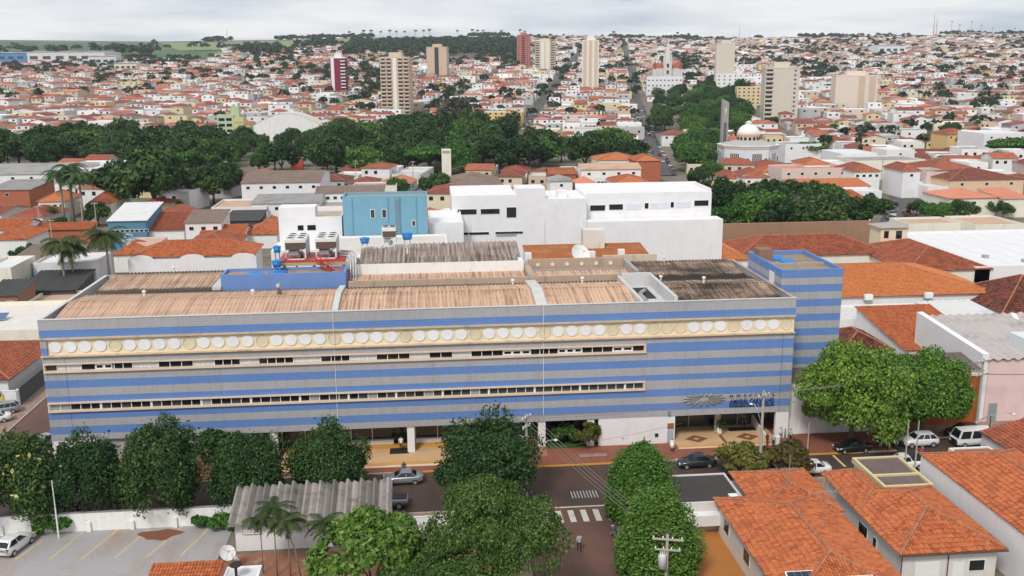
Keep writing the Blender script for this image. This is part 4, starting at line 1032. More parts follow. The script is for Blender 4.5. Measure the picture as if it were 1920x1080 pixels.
wl_ = MB().add([(68.3,107.6,0),(69.15,107.6,0),(69.15,124,0),(68.3,124,0),(68.3,107.6,9),(69.15,107.6,9),(69.15,124,10.2),(68.3,124,10.2)],[(4,5,6,7),(0,1,5,4),(1,2,6,5),(2,3,7,6),(3,0,4,7)]).build('party_wall', WHITE2, hp); wl_.location = -hp.location
house('tiled_house', 'orange tiled roof with white gable wall behind green trees', 'house', 66.0, 77.5, 121.6, 137.5, 5.4, 'shed', 2.2, .3, WHITE, TILE_O)
house('tiled_house', 'small dark mossy tile roof beside striped tower', 'house', 57.8, 64.8, 123.4, 132.5, 5.0, 'hip', 1.8, .3, WHITE, TILE_D)
house('low_white_roof', 'low white sheeted roofs between striped tower and tile roofs', 'building', 58, 80.0, 138.2, 146.8, 5.2, 'flat', wall=WHITE, slab=plaster('white_sheet_roof', (.60,.59,.56), .6, (.25,.22,.19), streak=False), parapet=.3)
house('low_white_roof', 'white ribbed canopy roof beside dark tiled gables', 'building', 80.4, 89.5, 128.5, 146.2, 5.0, 'shed', .8, .2, WHITE, sheet('white_rib_sheet', (.66,.66,.66), (.52,.52,.51), .3), detail='corr', corr=1.0)
hr = house('hospital_annex', 'wide bright orange tiled roof behind striped tower', 'building', 57.5, 95.5, 148.6, 172.5, 6.4, 'hip', 3.0, .4, WHITE, TILE_B, tw=.34)
for X in (72.2, 82.6):
    m = MB().box(X,X+1.3,147.6,148.3,6.0,6.9); m.build('air_conditioner', TRIMW, hr).location = -hr.location
house('hospital_annex', 'long brick red roof behind the bright orange one', 'building', 62, 92.5, 181, 196, 7.0, 'hip', 2.8, .4, CREAMW, TILE_R, tw=.34)
house('hospital_annex', 'brick red roof sloping towards the white warehouse', 'building', 89, 105, 166, 190, 6.6, 'hip', 3.0, .4, CREAMW, TILE_R, tw=.34)
house('roof_turret', 'small cream turret with two dark openings among red roofs', 'turret', 95.2, 101.0, 190, 195, 10.6, 'hip', .8, .5, CREAM, CONC, detail='plain', caps=False, wins=[('F',.7,8.4,1.0,1.5,DARK),('F',3.3,8.2,1.3,1.7,DARK)])
house('hospital_annex', 'bright orange hipped roof right of white hospital block', 'building', 45.5, 63.5, 178.5, 203, 7.0, 'hip', 3.4, .4, WHITE, TILE_B, tw=.34)
m = house('brown_wall_block', 'long brown rendered wall below dark tree mass', 'wall', 55, 100, 205, 206, 9.5, 'flat', wall=plaster('brown_wall', (.32,.19,.12), .6), parapet=.1)
wh_ = house('warehouse', 'big flat white warehouse roof at right', 'warehouse', 102, 150, 166, 204, 6.6, 'flat', wall=WHITE2, slab=plaster('bright_white_membrane', (.70,.70,.71), .25, (.45,.44,.43), streak=False), parapet=.5)
for i in range(11):
    MB().box(-23.6+i*4.3-.04,-23.6+i*4.3+.04,-18.7,18.7,6.6,6.63).build('roof_seam', flat('pale_seam',(.60,.60,.60)), wh_)
for x_, y_ in ((-16,-9),(-11,-14),(6,4),(14,-12)): MB().box(x_-.5,x_+.5,y_-.5,y_+.5,6.6,7.2).build('roof_vent', METAL, wh_)
house('tiled_house', 'dark tiled pyramid roof right of the white warehouse', 'house', 91.5, 107, 140, 156, 5.2, 'hip', 4.2, .4, WHITE, TILE_D)
hc = house('chapel', 'white chapel with scrolled gable and dark tile roof at right edge', 'chapel', 82, 102, 117.5, 128, 6.2, 'gable_x', 3.0, .2, WHITE2, TILE_D)
m = MB(); m.cyl((80.9,118.0,6.4),(83.1,118.0,6.4),.75,n=14); m.cyl((80.9,127.6,6.4),(83.1,127.6,6.4),.75,n=14)
m.prism([(81.2,117.6),(82.2,117.6),(82.2,128),(81.2,128)], 0, 6.3); m.add([(81.4,117.6,6.3),(81.4,122.75,9.9),(81.4,128,6.3),(82.1,117.6,6.3),(82.1,122.75,9.9),(82.1,128,6.3)], [(0,1,2),(3,5,4),(0,3,4,1),(1,4,5,2)])
m.build('scrolled_gable', CREAMW, hc).location = -hc.location
house('tiled_house', 'dark tiled wing in front of the white chapel gable', 'house', 80.4, 88, 107.9+18.3, 135.5, 4.8, 'shed', 1.8, .2, WHITE, TILE_D) if False else None

# behind the hospital: chillers, platform, stair, tanks, rusty roof, blue block, white block
plat = thing('chiller_platform', 'red edged steel platform above the blue roof block', 'platform', (-14.5, 126, 0))
REDP = flat('red_steel', (.42,.045,.03), .5); YELG = plaster('mossy_beam', (.36,.34,.20), .6)
def pb(m, n, mt): o = m.build(n, mt, plat); o.location = -plat.location; return o
pb(MB().box(-18.8,-10.2,123.6,129.4,19.45,19.7), 'deck', REDP); pb(MB().box(-18.8,-10.0,123.3,123.6,19.1,19.45), 'edge_beam', YELG)
for X in (-18.2,-14.4,-10.6): pb(MB().box(X,X+.35,123.7,124.1,16.5,19.45), 'post', YELG)
for X in (-16.5,-12.5): pb(MB().box(X,X+.2,123.5,123.6,18.4,19.1), 'bracket', DARK)
CHW = flat('chiller_white', (.66,.66,.64))
def chiller(label, x, y, z, w, d, h, nf):
    t = thing('rooftop_chiller', label, 'chiller', (x, y, z)); m = MB()
    for sx in (-w/2, w/2-.18):
        for sy in (-d/2, d/2-.18): m.box(sx,sx+.18,sy,sy+.18,0,h*.55)
    m.box(-w/2,w/2,-d/2,d/2,h*.86,h); m.box(-w/2,w/2,-d/2,-d/2+.08,.0,.14); m.box(-w/2,-w/2+.1,-d/2+.1,d/2-.1,h*.5,h*.86); m.build('frame', CHW, t)
    MB().box(-w/2+.1,w/2-.05,-d/2+.06,d/2-.06,h*.5,h*.86).build('coil', GUT, t)
    MB().box(w/2-.02,w/2+.02,-d/2+.15,d/2-.15,h*.15,h*.86).build('side_coil', METAL, t)
    m = MB(); m.box(-w*.35,w*.12,-d*.4,-d*.1,h*.2,h*.42); m.cyl((w*.1,-d*.3,h*.12),(w*.1,d*.3,h*.12),.28,n=10); m.build('compressor', METAL, t)
    for i in range(nf):
        for j in range(2):
            cx, cy = -w*.25+j*w*.5, -d/2+(i+.5)*d/nf
            f = MB().cyl((cx,cy,h),(cx,cy,h+.18),.52,n=16).build('fan_shroud', CHW, t); MB().cyl((cx,cy,h+.18),(cx,cy,h+.19),.45,n=16).build('fan', DARK, f)
    return t
chiller('left white chiller with roof fans on red platform', -16.6, 126.6, 19.7, 2.7, 4.6, 2.6, 3); chiller('right white chiller with roof fans on red platform', -12.7, 126.8, 19.7, 2.7, 4.6, 2.6, 3)
chiller('small white cooling unit in front of the blue block', -5.0, 139.5, 18.6, 2.0, 2.4, 2.6, 2)
stair = thing('roof_stair', 'red steel stair descending from chiller platform to roof', 'stair', (-11.5, 122, 17.2))
a, b = Vector((-13.6,123.0,19.6)), Vector((-9.7,121.0,17.4))
def st(m, n): o = m.build(n, REDP, stair); o.location = -stair.location
dv = (b-a); sv = Vector((-dv.y, dv.x, 0)).normalized()*.45
for sg in (-1, 1): st(MB().tube([a+sv*sg, b+sv*sg], .10, 4), 'stringer'); st(MB().tube([a+sv*sg+Vector((0,0,.95)), b+sv*sg+Vector((0,0,.95))], .045, 4), 'handrail')
for i in range(13): c = a.lerp(b, (i+.5)/13); st(MB().obox(c, .28, .9, .05, Matrix.Rotation(math.atan2(dv.y,dv.x),3,'Z')), 'tread')
for i in range(5):
    for sg in (-1,1): c = a.lerp(b, i/4)+sv*sg; st(MB().cyl(c, c+Vector((0,0,.95)), .035, n=4), 'baluster')
def tank(label, loc, r, h, stand=0):
    t = thing('water_tank', label, 'water tank', loc)
    if stand: 
        for i in range(4): a_ = math.pi/4+i*math.pi/2; MB().cyl((r*.7*math.cos(a_),r*.7*math.sin(a_),-stand),(r*.7*math.cos(a_),r*.7*math.sin(a_),0),.06,n=5).build('leg', METAL, t)
    MB().lathe((0,0,0), [(r*.8,0),(r,h*.85)], 18).build('barrel', BLUEPL, t, smooth=True); MB().lathe((0,0,h*.85), [(r*1.05,0),(r*1.05,.08),(r*.3,.22),(.05,.24)], 18).build('lid', BLUEPL, t)
    return t
tank('blue water tank on a post left of the chillers', (-18.7,123.0,21.0), .5, .8, 2.4); tank('lower blue tank at left end of chiller platform', (-18.7,122.2,19.3), .65, .8, .7)
tank('blue tank left of small cooling unit', (-8.6,139.8,18.9), .7, .8, .4); tank('blue tank right of small cooling unit', (-2.4,140.5,19.2), .8, 1.0, .5)
pr_ = thing('pipe_bundle', 'grey insulated pipes bending over the white rear wall', 'pipes', (-9.4, 124, 17.2))
for i in range(3):
    x = -9.6+i*.35; m = MB().tube([(x,122.2,17.2),(x,123.4,17.3),(x,123.9,18.2+.3*i),(x,124.4,19.6+.3*i),(x-.5,125.2,19.9+.3*i),(x-2.0,125.4,20.0+.3*i)], .13, 8); m.build('pipe', METAL, pr_, smooth=True).location = -pr_.location
ra = house('rusty_roof_block', 'low block under rusty orange corrugated roof', 'building', 14.6, 32.2, 128.9, 139.3, 17.0, 'shed', 1.1, .1, WHITE, sheet('rusty_sheet', (.40,.135,.04), (.26,.085,.03), .5, (.46,.34,.24), sc=.8), detail='corr', corr=.36)
m = MB().box(24.6,32.2,128.5,128.9,14,18.4); m.build('stained_parapet', plaster('stained_cream_wall', (.60,.50,.40), .8), ra).location = -ra.location
m = MB().box(23.2,26.4,136.8,138.8,16,20.6); m.build('roof_tank_house', plaster('stained_white_tank', (.66,.63,.58), .7), ra).location = -ra.location
for X, Y, z_ in ((27.4,131.5,17.8),(23.1,131.0,17.7),(13.9,129.6,18.0)):
    m = MB().box(X,X+.9,Y,Y+.7,z_-.2,z_+.8); m.build('air_conditioner', TRIMW, ra).location = -ra.location
dish('large cream satellite dish on the rusty roof', (21.6,130.3,17.4), 1.5, .5, R(55), .6)
bb = house('blue_block', 'tall plain light blue block behind hospital', 'building', -12.4, 0.7, 150, 155.4, 24.0, 'flat', wall=plaster('light_blue_wall', (.17,.36,.47), .2), slab=plaster('rust_stained_slab', (.40,.30,.24), .8, streak=False), parapet=.45)
for u, z_, w, h_ in ((4.2,21.0,.75,1.4),(6.0,21.0,.75,1.4),(10.6,19.6,.65,.95)): add_window(bb, 'F', u, z_, w, h_, -6.55, 6.55, -2.7, 2.7, TRIMW, GL2)
for u in (1.5,7.0,8.9,11.4): MB().cyl((-6.55+u,-2.76,16),(-6.55+u,-2.76,24.2),.05,n=5).build('downpipe', flat('blue_pipe',(.12,.30,.42)), bb)
ld = MB(); ld.box(1.55,1.6,-2.9,-2.8,16,24.3); ld.box(2.1,2.15,-2.9,-2.8,16,24.3); ldo = ld.build('ladder', METAL, bb)
for i in range(20): MB().box(1.6,2.1,-2.9,-2.85,16.2+i*.4,16.25+i*.4).build('rung', METAL, ldo)
house('low_white_block', 'low white roofs at the foot of the blue block', 'building', -13.5, 3.5, 133.5, 149.8, 18.0, 'flat', wall=WHITE, slab=plaster('stained_white_deck', (.62,.58,.54), .6, (.35,.22,.15), streak=False), parapet=.3)
house('low_white_block', 'white stepped terrace right of the blue block', 'building', .9, 6.4, 152, 166, 19.4, 'flat', wall=WHITE2, slab=WHITE2, parapet=.3)
wbk = thing('white_block', 'long white hospital block with ribbon windows behind rusty roof', 'building', (29, 166, 0))
def wbb(m, n, mt): o = m.build(n, mt, wbk); o.location = -wbk.location; return o
wbb(MB().box(5.0,16.2,164.8,176,0,22.3), 'wall', WHITE2); wbb(MB().box(16.2,21.2,164.4,170,0,23.4), 'stair_tower', WHITE2); wbb(MB().box(21.2,28.4,164.2,176,0,21.5), 'wall', WHITE2)
wbb(MB().box(28.4,51.4,166.6,177,0,22.0), 'wall', WHITE2); wbb(MB().box(28.4,52.4,162.6,166.5,0,17.6), 'lower_wing', WHITE2)
wbb(MB().box(5.0,16.2,175.6,176,22.3,22.7), 'parapet', WHITE2); wbb(MB().box(28.4,51.4,176.6,177,22.0,22.6), 'parapet', WHITE2); wbb(MB().box(51.1,51.4,167,176.6,22.0,22.5), 'parapet', WHITE2)
wbb(MB().box(23.6,25.2,166,168,21.5,22.7), 'roof_box', WHITE2)
PALEW = flat('pale_pane', (.62,.63,.70), .35)
for x0, x1, z0, z1, Y, mt in ((5.9,9.3,19.0,20.0,164.8,GLASS),(9.9,13.3,19.0,20.0,164.8,GLASS),(14.4,16.2,18.3,20.2,164.8,GLASS),(6.3,11.4,15.4,15.95,164.8,GLASS),(12.4,17.3,15.5,16.0,164.4,GLASS),
        (29.4,32.2,18.9,20.0,166.6,GLASS),(32.8,35.4,19.0,20.1,166.6,GLASS),(39.2,40.0,19.1,20.2,166.6,GLASS),(43.9,44.6,19.2,20.3,166.6,GLASS),(48.2,50.9,19.4,20.5,166.6,GLASS),
        (35.8,38.7,19.0,20.1,166.6,PALEW),(40.2,42.0,19.1,20.2,166.6,PALEW),(42.2,43.8,19.1,20.2,166.6,PALEW),(44.8,47.7,19.2,20.3,166.6,PALEW)):
    w_ = wbb(MB().box(x0,x1,Y-.06,Y+.05,z0,z1), 'window', TRIMW); MB().box(x0+.07,x1-.07,Y-.09,Y-.06,z0+.07,z1-.07).build('pane', mt, w_)
for x in (7.8,21,27.9): wbb(MB().cyl((x,164.1,14),(x,164.1,18),.05,n=5), 'downpipe', TRIMW)
wh = house('white_terrace_house', 'white stepped building left of the blue block', 'building', -22.6, -12.8, 152, 163, 20.4, 'flat', wall=WHITE2, slab=plaster('tan_slab', (.42,.34,.28), .6, streak=False), parapet=.7, wins=[('F',2.9,19.0,.9,.8,DARK),('F',4.4,19.0,1.3,.8,DARK)])
MB().box(-4.86,.8,-5.2,-1.5,20.4,22.6).build('stair_tower', WHITE2, wh); MB().box(-5.2,4.9,-13,-5.52,0,17.2).build('lower_terrace', WHITE2, wh)
# left of the hospital, across the side street
hl = house('tiled_house', 'white house with mossy red tile roof across the left street', 'house', -73, -56.4, 129.2, 147, 3.4, 'hip', 2.6, .6, WHITE, TILE_R, wins=[('F',11.5,1.5,3.4,1.1,GUT)])
wall_thing('boundary_wall', 'white corner wall with yellow plaque and dark gate, left street', [(-70,127.2),(-54.6,127.2),(-54.6,127.8)], 2.3, .25, WHITE2)
wall_thing('boundary_wall', 'dark grey gate wall along the left street', [(-54.6,128.0),(-54.6,147)], 2.4, .2, plaster('dark_gate', (.10,.105,.115), .3))
yp = thing('yellow_plaque', 'yellow plaque with arched grey top on the white corner wall', 'sign', (-57.0,126.98,.9)); MB().box(-.75,.75,-.06,.06,0,1.1).build('board', flat('yellow_board',(.62,.50,.10)), yp); MB().cyl((0,-.06,1.15),(0,.06,1.15),.6,n=18).build('arch', CONC, yp)
dish('small white dish on the mossy red tile roof', (-64.5,140,5.6), .5, 1.0, R(40), .5)
hl2 = house('flat_roof_house', 'cream flat roofed house with solar panels, left edge', 'house', -78, -59.5, 150.5, 170, 3.9, 'flat', wall=CREAMW, slab=plaster('white_deck', (.66,.62,.58), .4, streak=False), parapet=.7)
for i, (x, y) in enumerate(((-72.2,157.5),(-69.9,160.0))):
    s_ = thing('solar_panel', 'blue solar panel on white flat roof, %s of two' % ('nearer' if i == 0 else 'farther'), 'solar panel', (x,y,4.3)); MB().obox((0,0,.2),2.6,2.2,.1,Matrix.Rotation(R(15),3,'X')).build('frame', METAL, s_)
    MB().obox((0,-.01,.27),2.5,2.1,.02,Matrix.Rotation(R(15),3,'X')).build('cells', glass('blue_cell',(.05,.12,.28),.2), s_)
house('tiled_house', 'orange tile roof with white verge beside hospital parapet', 'house', -57.0, -45.5-7.5, 150, 172, 4.2, 'gable_y', 1.6, .3, CREAMW, TILE_O)
# ------------------------------------------------------------------ vehicles
TYRE = flat('tyre', (.02,.02,.02), .8); RIM = flat('alloy', (.45,.46,.47), .35, .5, .5); LAMP = flat('clear_lamp', (.7,.72,.74), .15, .6); TAIL = flat('red_lamp', (.45,.02,.02), .25); PLATE = flat('plate', (.5,.5,.5))
def carpaint(name, c, metal=0.0):
    if name in MATS: return MATS[name]
    t = NT(name); t.fin(c, .32, .5, metal); t.b.inputs['Coat Weight'].default_value = .7; t.b.inputs['Coat Roughness'].default_value = .06; MATS[name] = t.m; return t.m
CP = {'white': carpaint('white_car', (.72,.72,.72)), 'silver': carpaint('silver_car', (.34,.37,.39), .5), 'black': carpaint('black_car', (.012,.013,.014)), 'green': carpaint('dark_green_car', (.018,.028,.027)), 'grey': carpaint('grey_car', (.16,.17,.18), .4), 'red': carpaint('red_car', (.35,.02,.02))}
CARS = {  # body stations (x, zbottom, ztop, half width); cabin (x windscreen base, roof front, roof rear, rear base), belt, roof, hw base, hw top, wheel x, wheel r
 'sedan': ([(2.14,.34,.60,.62),(2.02,.22,.70,.78),(1.25,.18,.84,.84),(.8,.18,.93,.85),(-1.0,.18,.96,.85),(-1.62,.2,.98,.83),(-2.05,.3,.93,.78),(-2.16,.42,.78,.66)], (.95,.12,-.85,-1.55), .93, 1.43, .79, .60, (1.32,-1.28), .30),
 'hatch': ([(1.92,.34,.62,.62),(1.8,.22,.74,.78),(1.1,.18,.88,.83),(.7,.18,.95,.84),(-1.2,.18,.98,.84),(-1.75,.28,.98,.78),(-1.9,.42,.85,.68)], (.9,.1,-1.15,-1.78), .95, 1.48, .78, .61, (1.2,-1.2), .30),
 'suv': ([(2.15,.4,.72,.66),(2.0,.28,.86,.85),(1.3,.24,1.02,.9),(.85,.24,1.10,.91),(-1.3,.24,1.13,.91),(-1.9,.3,1.10,.86),(-2.12,.5,.95,.74)], (1.0,.25,-1.45,-2.02), 1.08, 1.68, .84, .66, (1.32,-1.32), .36),
 'wagon': ([(2.1,.34,.62,.62),(1.95,.22,.74,.78),(1.2,.18,.88,.84),(.75,.18,.96,.85),(-1.5,.18,.98,.85),(-2.0,.3,.96,.8),(-2.15,.42,.85,.7)], (.92,.1,-1.6,-2.05), .95, 1.52, .79, .62, (1.3,-1.25), .31),
 'pickup': ([(2.3,.42,.74,.66),(2.15,.3,.86,.84),(1.4,.26,.98,.88),(.95,.26,1.05,.89),(-.4,.26,1.06,.89),(-2.2,.32,1.02,.88),(-2.35,.5,.98,.84)], (1.1,.4,-.35,-.6), 1.04, 1.62, .82, .66, (1.45,-1.4), .36),
 'van': ([(2.2,.42,.85,.78),(2.12,.30,1.02,.86),(1.6,.24,1.08,.88),(.5,.24,1.08,.88),(-1.6,.24,1.08,.88),(-2.1,.3,1.05,.86),(-2.2,.45,.98,.80)], (2.1,1.72,-1.95,-2.16), 1.05, 1.98, .86, .72, (1.35,-1.25), .32)}
CARM = {}
def car_meshes(kind, paint):
    if (kind, paint) in CARM: return CARM[(kind, paint)]
    st_, cab, belt, roof, hb, ht, wx, wr = CARS[kind]; pm = CP[paint]; out = []
    m = MB(); rings = []
    for x, zb, zt, hw in st_:
        half = [(hw*.80,zb),(hw*.97,zb+.10),(hw,zb+.45*(zt-zb)),(hw*.985,zb+.75*(zt-zb)),(hw*.90,zt),(hw*.45,zt+.035)]
        rings.append([(x,y,z) for y,z in half] + [(x,-y,z) for y,z in reversed(half)])
    n = 12; vs = [p for r_ in rings for p in r_]
    m.add(vs, [(k*n+i,k*n+(i+1)%n,(k+1)*n+(i+1)%n,(k+1)*n+i) for k in range(len(rings)-1) for i in range(n)] + [tuple(range(n)), tuple(range(len(vs)-1,len(vs)-1-n,-1))])
    out.append(('body', m.mesh('body', pm, True)))
    a, b, c, d = cab; zr = roof; m = MB(); S = [(a,belt,hb,belt-.02),(b,zr-.05,ht,zr-.01),((b+c)/2,zr-.03,ht+.02,zr+.02),(c,zr-.06,ht,zr-.02),(d,belt,hb-.03,belt-.02)]
    R_ = [[(x,hw,z),(x,hw*.55,zc),(x,-hw*.55,zc),(x,-hw,z)] for x,z,hw,zc in S]
    vs = [p for r_ in R_ for p in r_] + [(a,hb,belt-.1),(d,hb-.03,belt-.1),(a,-hb,belt-.1),(d,-hb+.03,belt-.1)]
    fs = [(k*4+i,k*4+i+1,(k+1)*4+i+1,(k+1)*4+i) for k in range(4) for i in range(3)]
    fs += [(0,4,8,12,16,21,20), (22,23,19,15,11,7,3)]
    m.add(vs, fs); out.append(('cabin', m.mesh('cabin', pm)))
    def lerp(p, q, t): return tuple(p[i]+(q[i]-p[i])*t for i in range(3))
    def quadwin(P, o, nm):     # P corners, inset, pushed out
        cc = Vector([sum(p[i] for p in P)/4 for i in range(3)]); nn = (Vector(P[1])-Vector(P[0])).cross(Vector(P[3])-Vector(P[0])).normalized()
        if nn.dot(cc-Vector((0,0,.9))) < 0: nn = -nn
        q = MB(); q.poly([Vector(p).lerp(cc, o) + nn*.02 for p in P]); out.append((nm, q.mesh(nm, GLASS)))
    quadwin([(a,hb*.94,belt),(b,ht*.94,zr-.05),(b,-ht*.94,zr-.05),(a,-hb*.94,belt)], .10, 'windscreen')
    quadwin([(d,hb*.9,belt),(c,ht*.92,zr-.06),(c,-ht*.92,zr-.06),(d,-hb*.9,belt)], .12, 'rear_window')
    for sg in (1, -1):
        nseg = {'van':3,'wagon':3,'suv':3}.get(kind, 2); x_lo = [a-.16 if kind != 'van' else a-.05, d+.14]; x_hi = [b-.02, c+.02]
        if kind == 'pickup': nseg = 1
        for k in range(nseg):
            t0, t1 = k/nseg+.02, (k+1)/nseg-.02
            P = [(x_lo[0]+(x_lo[1]-x_lo[0])*t0, sg*hb, belt+.03),(x_lo[0]+(x_lo[1]-x_lo[0])*t1, sg*hb, belt+.03),(x_hi[0]+(x_hi[1]-x_hi[0])*t1, sg*ht, zr-.09),(x_hi[0]+(x_hi[1]-x_hi[0])*t0, sg*ht, zr-.09)]
            quadwin(P, .05, 'side_window')
    W = CARS[kind][0][3][3]
    for x in wx:
        for sg in (1, -1):
            y = sg*(W-.08); q = MB(); q.cyl((x,y-.1,wr),(x,y+.1,wr),wr,n=16); r_ = MB(); r_.cyl((x,y+sg*.1,wr),(x,y+sg*.125,wr),wr*.62,n=12)
            out.append(('wheel', q.mesh('tyre', TYRE), ('rim', r_.mesh('rim', RIM))))
    f0, r0 = st_[1], st_[-2]
    for sg in (1, -1):
        q = MB(); q.obox((f0[0]+.04, sg*f0[3]*.72, f0[2]-.08), .16, .34, .16); out.append(('headlight', q.mesh('headlight', LAMP)))
        q = MB(); q.obox((r0[0]-.06, sg*r0[3]*.80, r0[2]-.13), .14, .22, .2); out.append(('tail_light', q.mesh('tail_light', TAIL)))
    if kind == 'pickup': q = MB().box(-2.2,-.7,-.72,.72,1.04,1.10); out.append(('load_bed', q.mesh('load_bed', DARK)))
    if kind == 'van': q = MB().box(2.16,2.23,-.5,.5,.45,.62); out.append(('bumper', q.mesh('bumper', DARK)))
    CARM[(kind, paint)] = out; return out
def car(kind, paint, label, loc, rz, name='parked_car', cat='car', group=None, sc=1.0):
    t = thing(name, label, cat, loc, rz, group); t.scale = (sc,)*3
    for it in car_meshes(kind, paint):
        o = obj(it[0], it[1], t)
        if len(it) > 2: obj(it[2][0], it[2][1], o)
    return t
G = lambda px, py, z=0.0: at(px, py, z)
car('sedan','silver','silver sedan parked by kerb in front of the tan terrace',(gx(756,97.6),97.6,.005),R(181))
car('sedan','green','dark green sedan parked at kerb before hospital entrance',(gx(1305,98.4),98.4,.005),R(181))
car('pickup','grey','dark pickup half hidden behind the ribbed shed roof',(gx(722,91.9,1),91.9,.005),R(180))
car('hatch','white','white hatchback under the small yellowish tree',(gx(1425,95.5,.7),95.5,.005),R(180))
car('sedan','white','white sedan behind the tile roof, right of reddish tree',(gx(1520,95.3,.7),95.3,.005),R(180))
car('pickup','white','white pickup roof behind the ochre parapet annex',(gx(1695,95.4,.7),95.4,.005),R(180))
car('sedan','black','black sedan in the shade of the huge green tree',(gx(1597,100.6),100.6,.005),R(183))
car('suv','white','white sport utility car beside parked motorcycles',(gx(1722,101.4),101.4,.005),R(181))
car('van','white','white minibus van on the street at right',(gx(1822,100.9),100.9,.005),R(181),'van','van',sc=1.08)
car('wagon','black','dark car parked behind the white minibus',(gx(1800,104.2),103.8,.005),R(181))
car('sedan','silver','silver sedan beside hospital left corner',(-45.6,113.2,.008),R(62)); car('hatch','white','white car behind hospital left corner up the side street',(-45.3,127,.008),R(90))
car('sedan','white','white car parked on pavement by yellow plaque',(-55.4,121.3,.12),R(205)); car('wagon','silver','pale wagon parked nearest the yellow plaque wall',(-55.6,124.6,.12),R(205))
car('hatch','silver','pale car roof above yellow blooming tree, left edge',(-52.0,107.2,.01),R(150))
p_, q_ = at(167,989), at(93,1049); dr = (p_-q_)
c0 = at(28,1030); car('hatch','white','white hatchback in a car park bay at left edge',(c0.x,c0.y,.012),math.atan2(dr.y,dr.x),sc=1.06)
car('hatch','grey','dark car behind the pointed light green trees',(18.0,82.0,.01),R(90)); 
for px,py,k,cc,lb in ((468,463,'hatch','black','dark car in small yard behind chillers'),(490,463,'hatch','silver','silver car in small yard behind chillers'),(14,378,'sedan','white','white car on the road before grey modern hall')):
    b = at(px,py); car(k,cc,lb,(b.x,b.y,.01),R(60 if px>100 else 0),group=None)
def moto(label, loc, rz, col=(.5,.5,.5), rider=False):
    t = thing('motorcycle', label, 'motorcycle', loc, rz)
    for x in (.62,-.62):
        w = MB(); w.tube([(x+.29*math.cos(a),0,.3+.29*math.sin(a)) for a in [i*math.pi/6 for i in range(13)]], .05, 5); wo = w.build('wheel', TYRE, t); MB().cyl((x,-.05,.3),(x,.05,.3),.16,n=10).build('hub', RIM, wo)
    m = MB(); m.tube([(.62,0,.3),(.42,0,.85),(.36,0,1.02)], .04, 5); m.tube([(.4,0,.8),(0,0,.45),(-.62,0,.3)], .05, 5); m.build('frame', METAL, t)
    MB().tube([(.38,-.34,1.04),(.4,0,1.02),(.38,.34,1.04)], .025, 5).build('handlebar', DARK, t)
    MB().obox((.16,0,.78),.5,.26,.22).build('fuel_tank', flat('moto_%d' % int(col[0]*99), col, .3), t); MB().obox((-.35,0,.78),.7,.24,.1).build('seat', DARK, t); MB().obox((.02,0,.42),.4,.3,.3).build('engine', METAL, t)
    MB().cyl((.5,0,.88),(.58,0,.86),.09,n=10).build('headlight', LAMP, t); return t
for i,(px,lb) in enumerate(((1650,'left motorcycle of the three parked beside white car'),(1664,'middle motorcycle of the three parked beside white car'),(1680,'right motorcycle of the three parked beside white car'))): moto(lb,(gx(px,101.0),101.0,.005),R(255),(.55,.55,.55) if i<2 else (.1,.1,.1))
moto('yellow motorcycle parked at hospital left corner',(-43.7,118.5,.01),R(180),(.6,.35,.03)); moto('red motorcycle ridden along the street before white car',(gx(1727,97.6),97.6,.005),R(180),(.45,.05,.05))
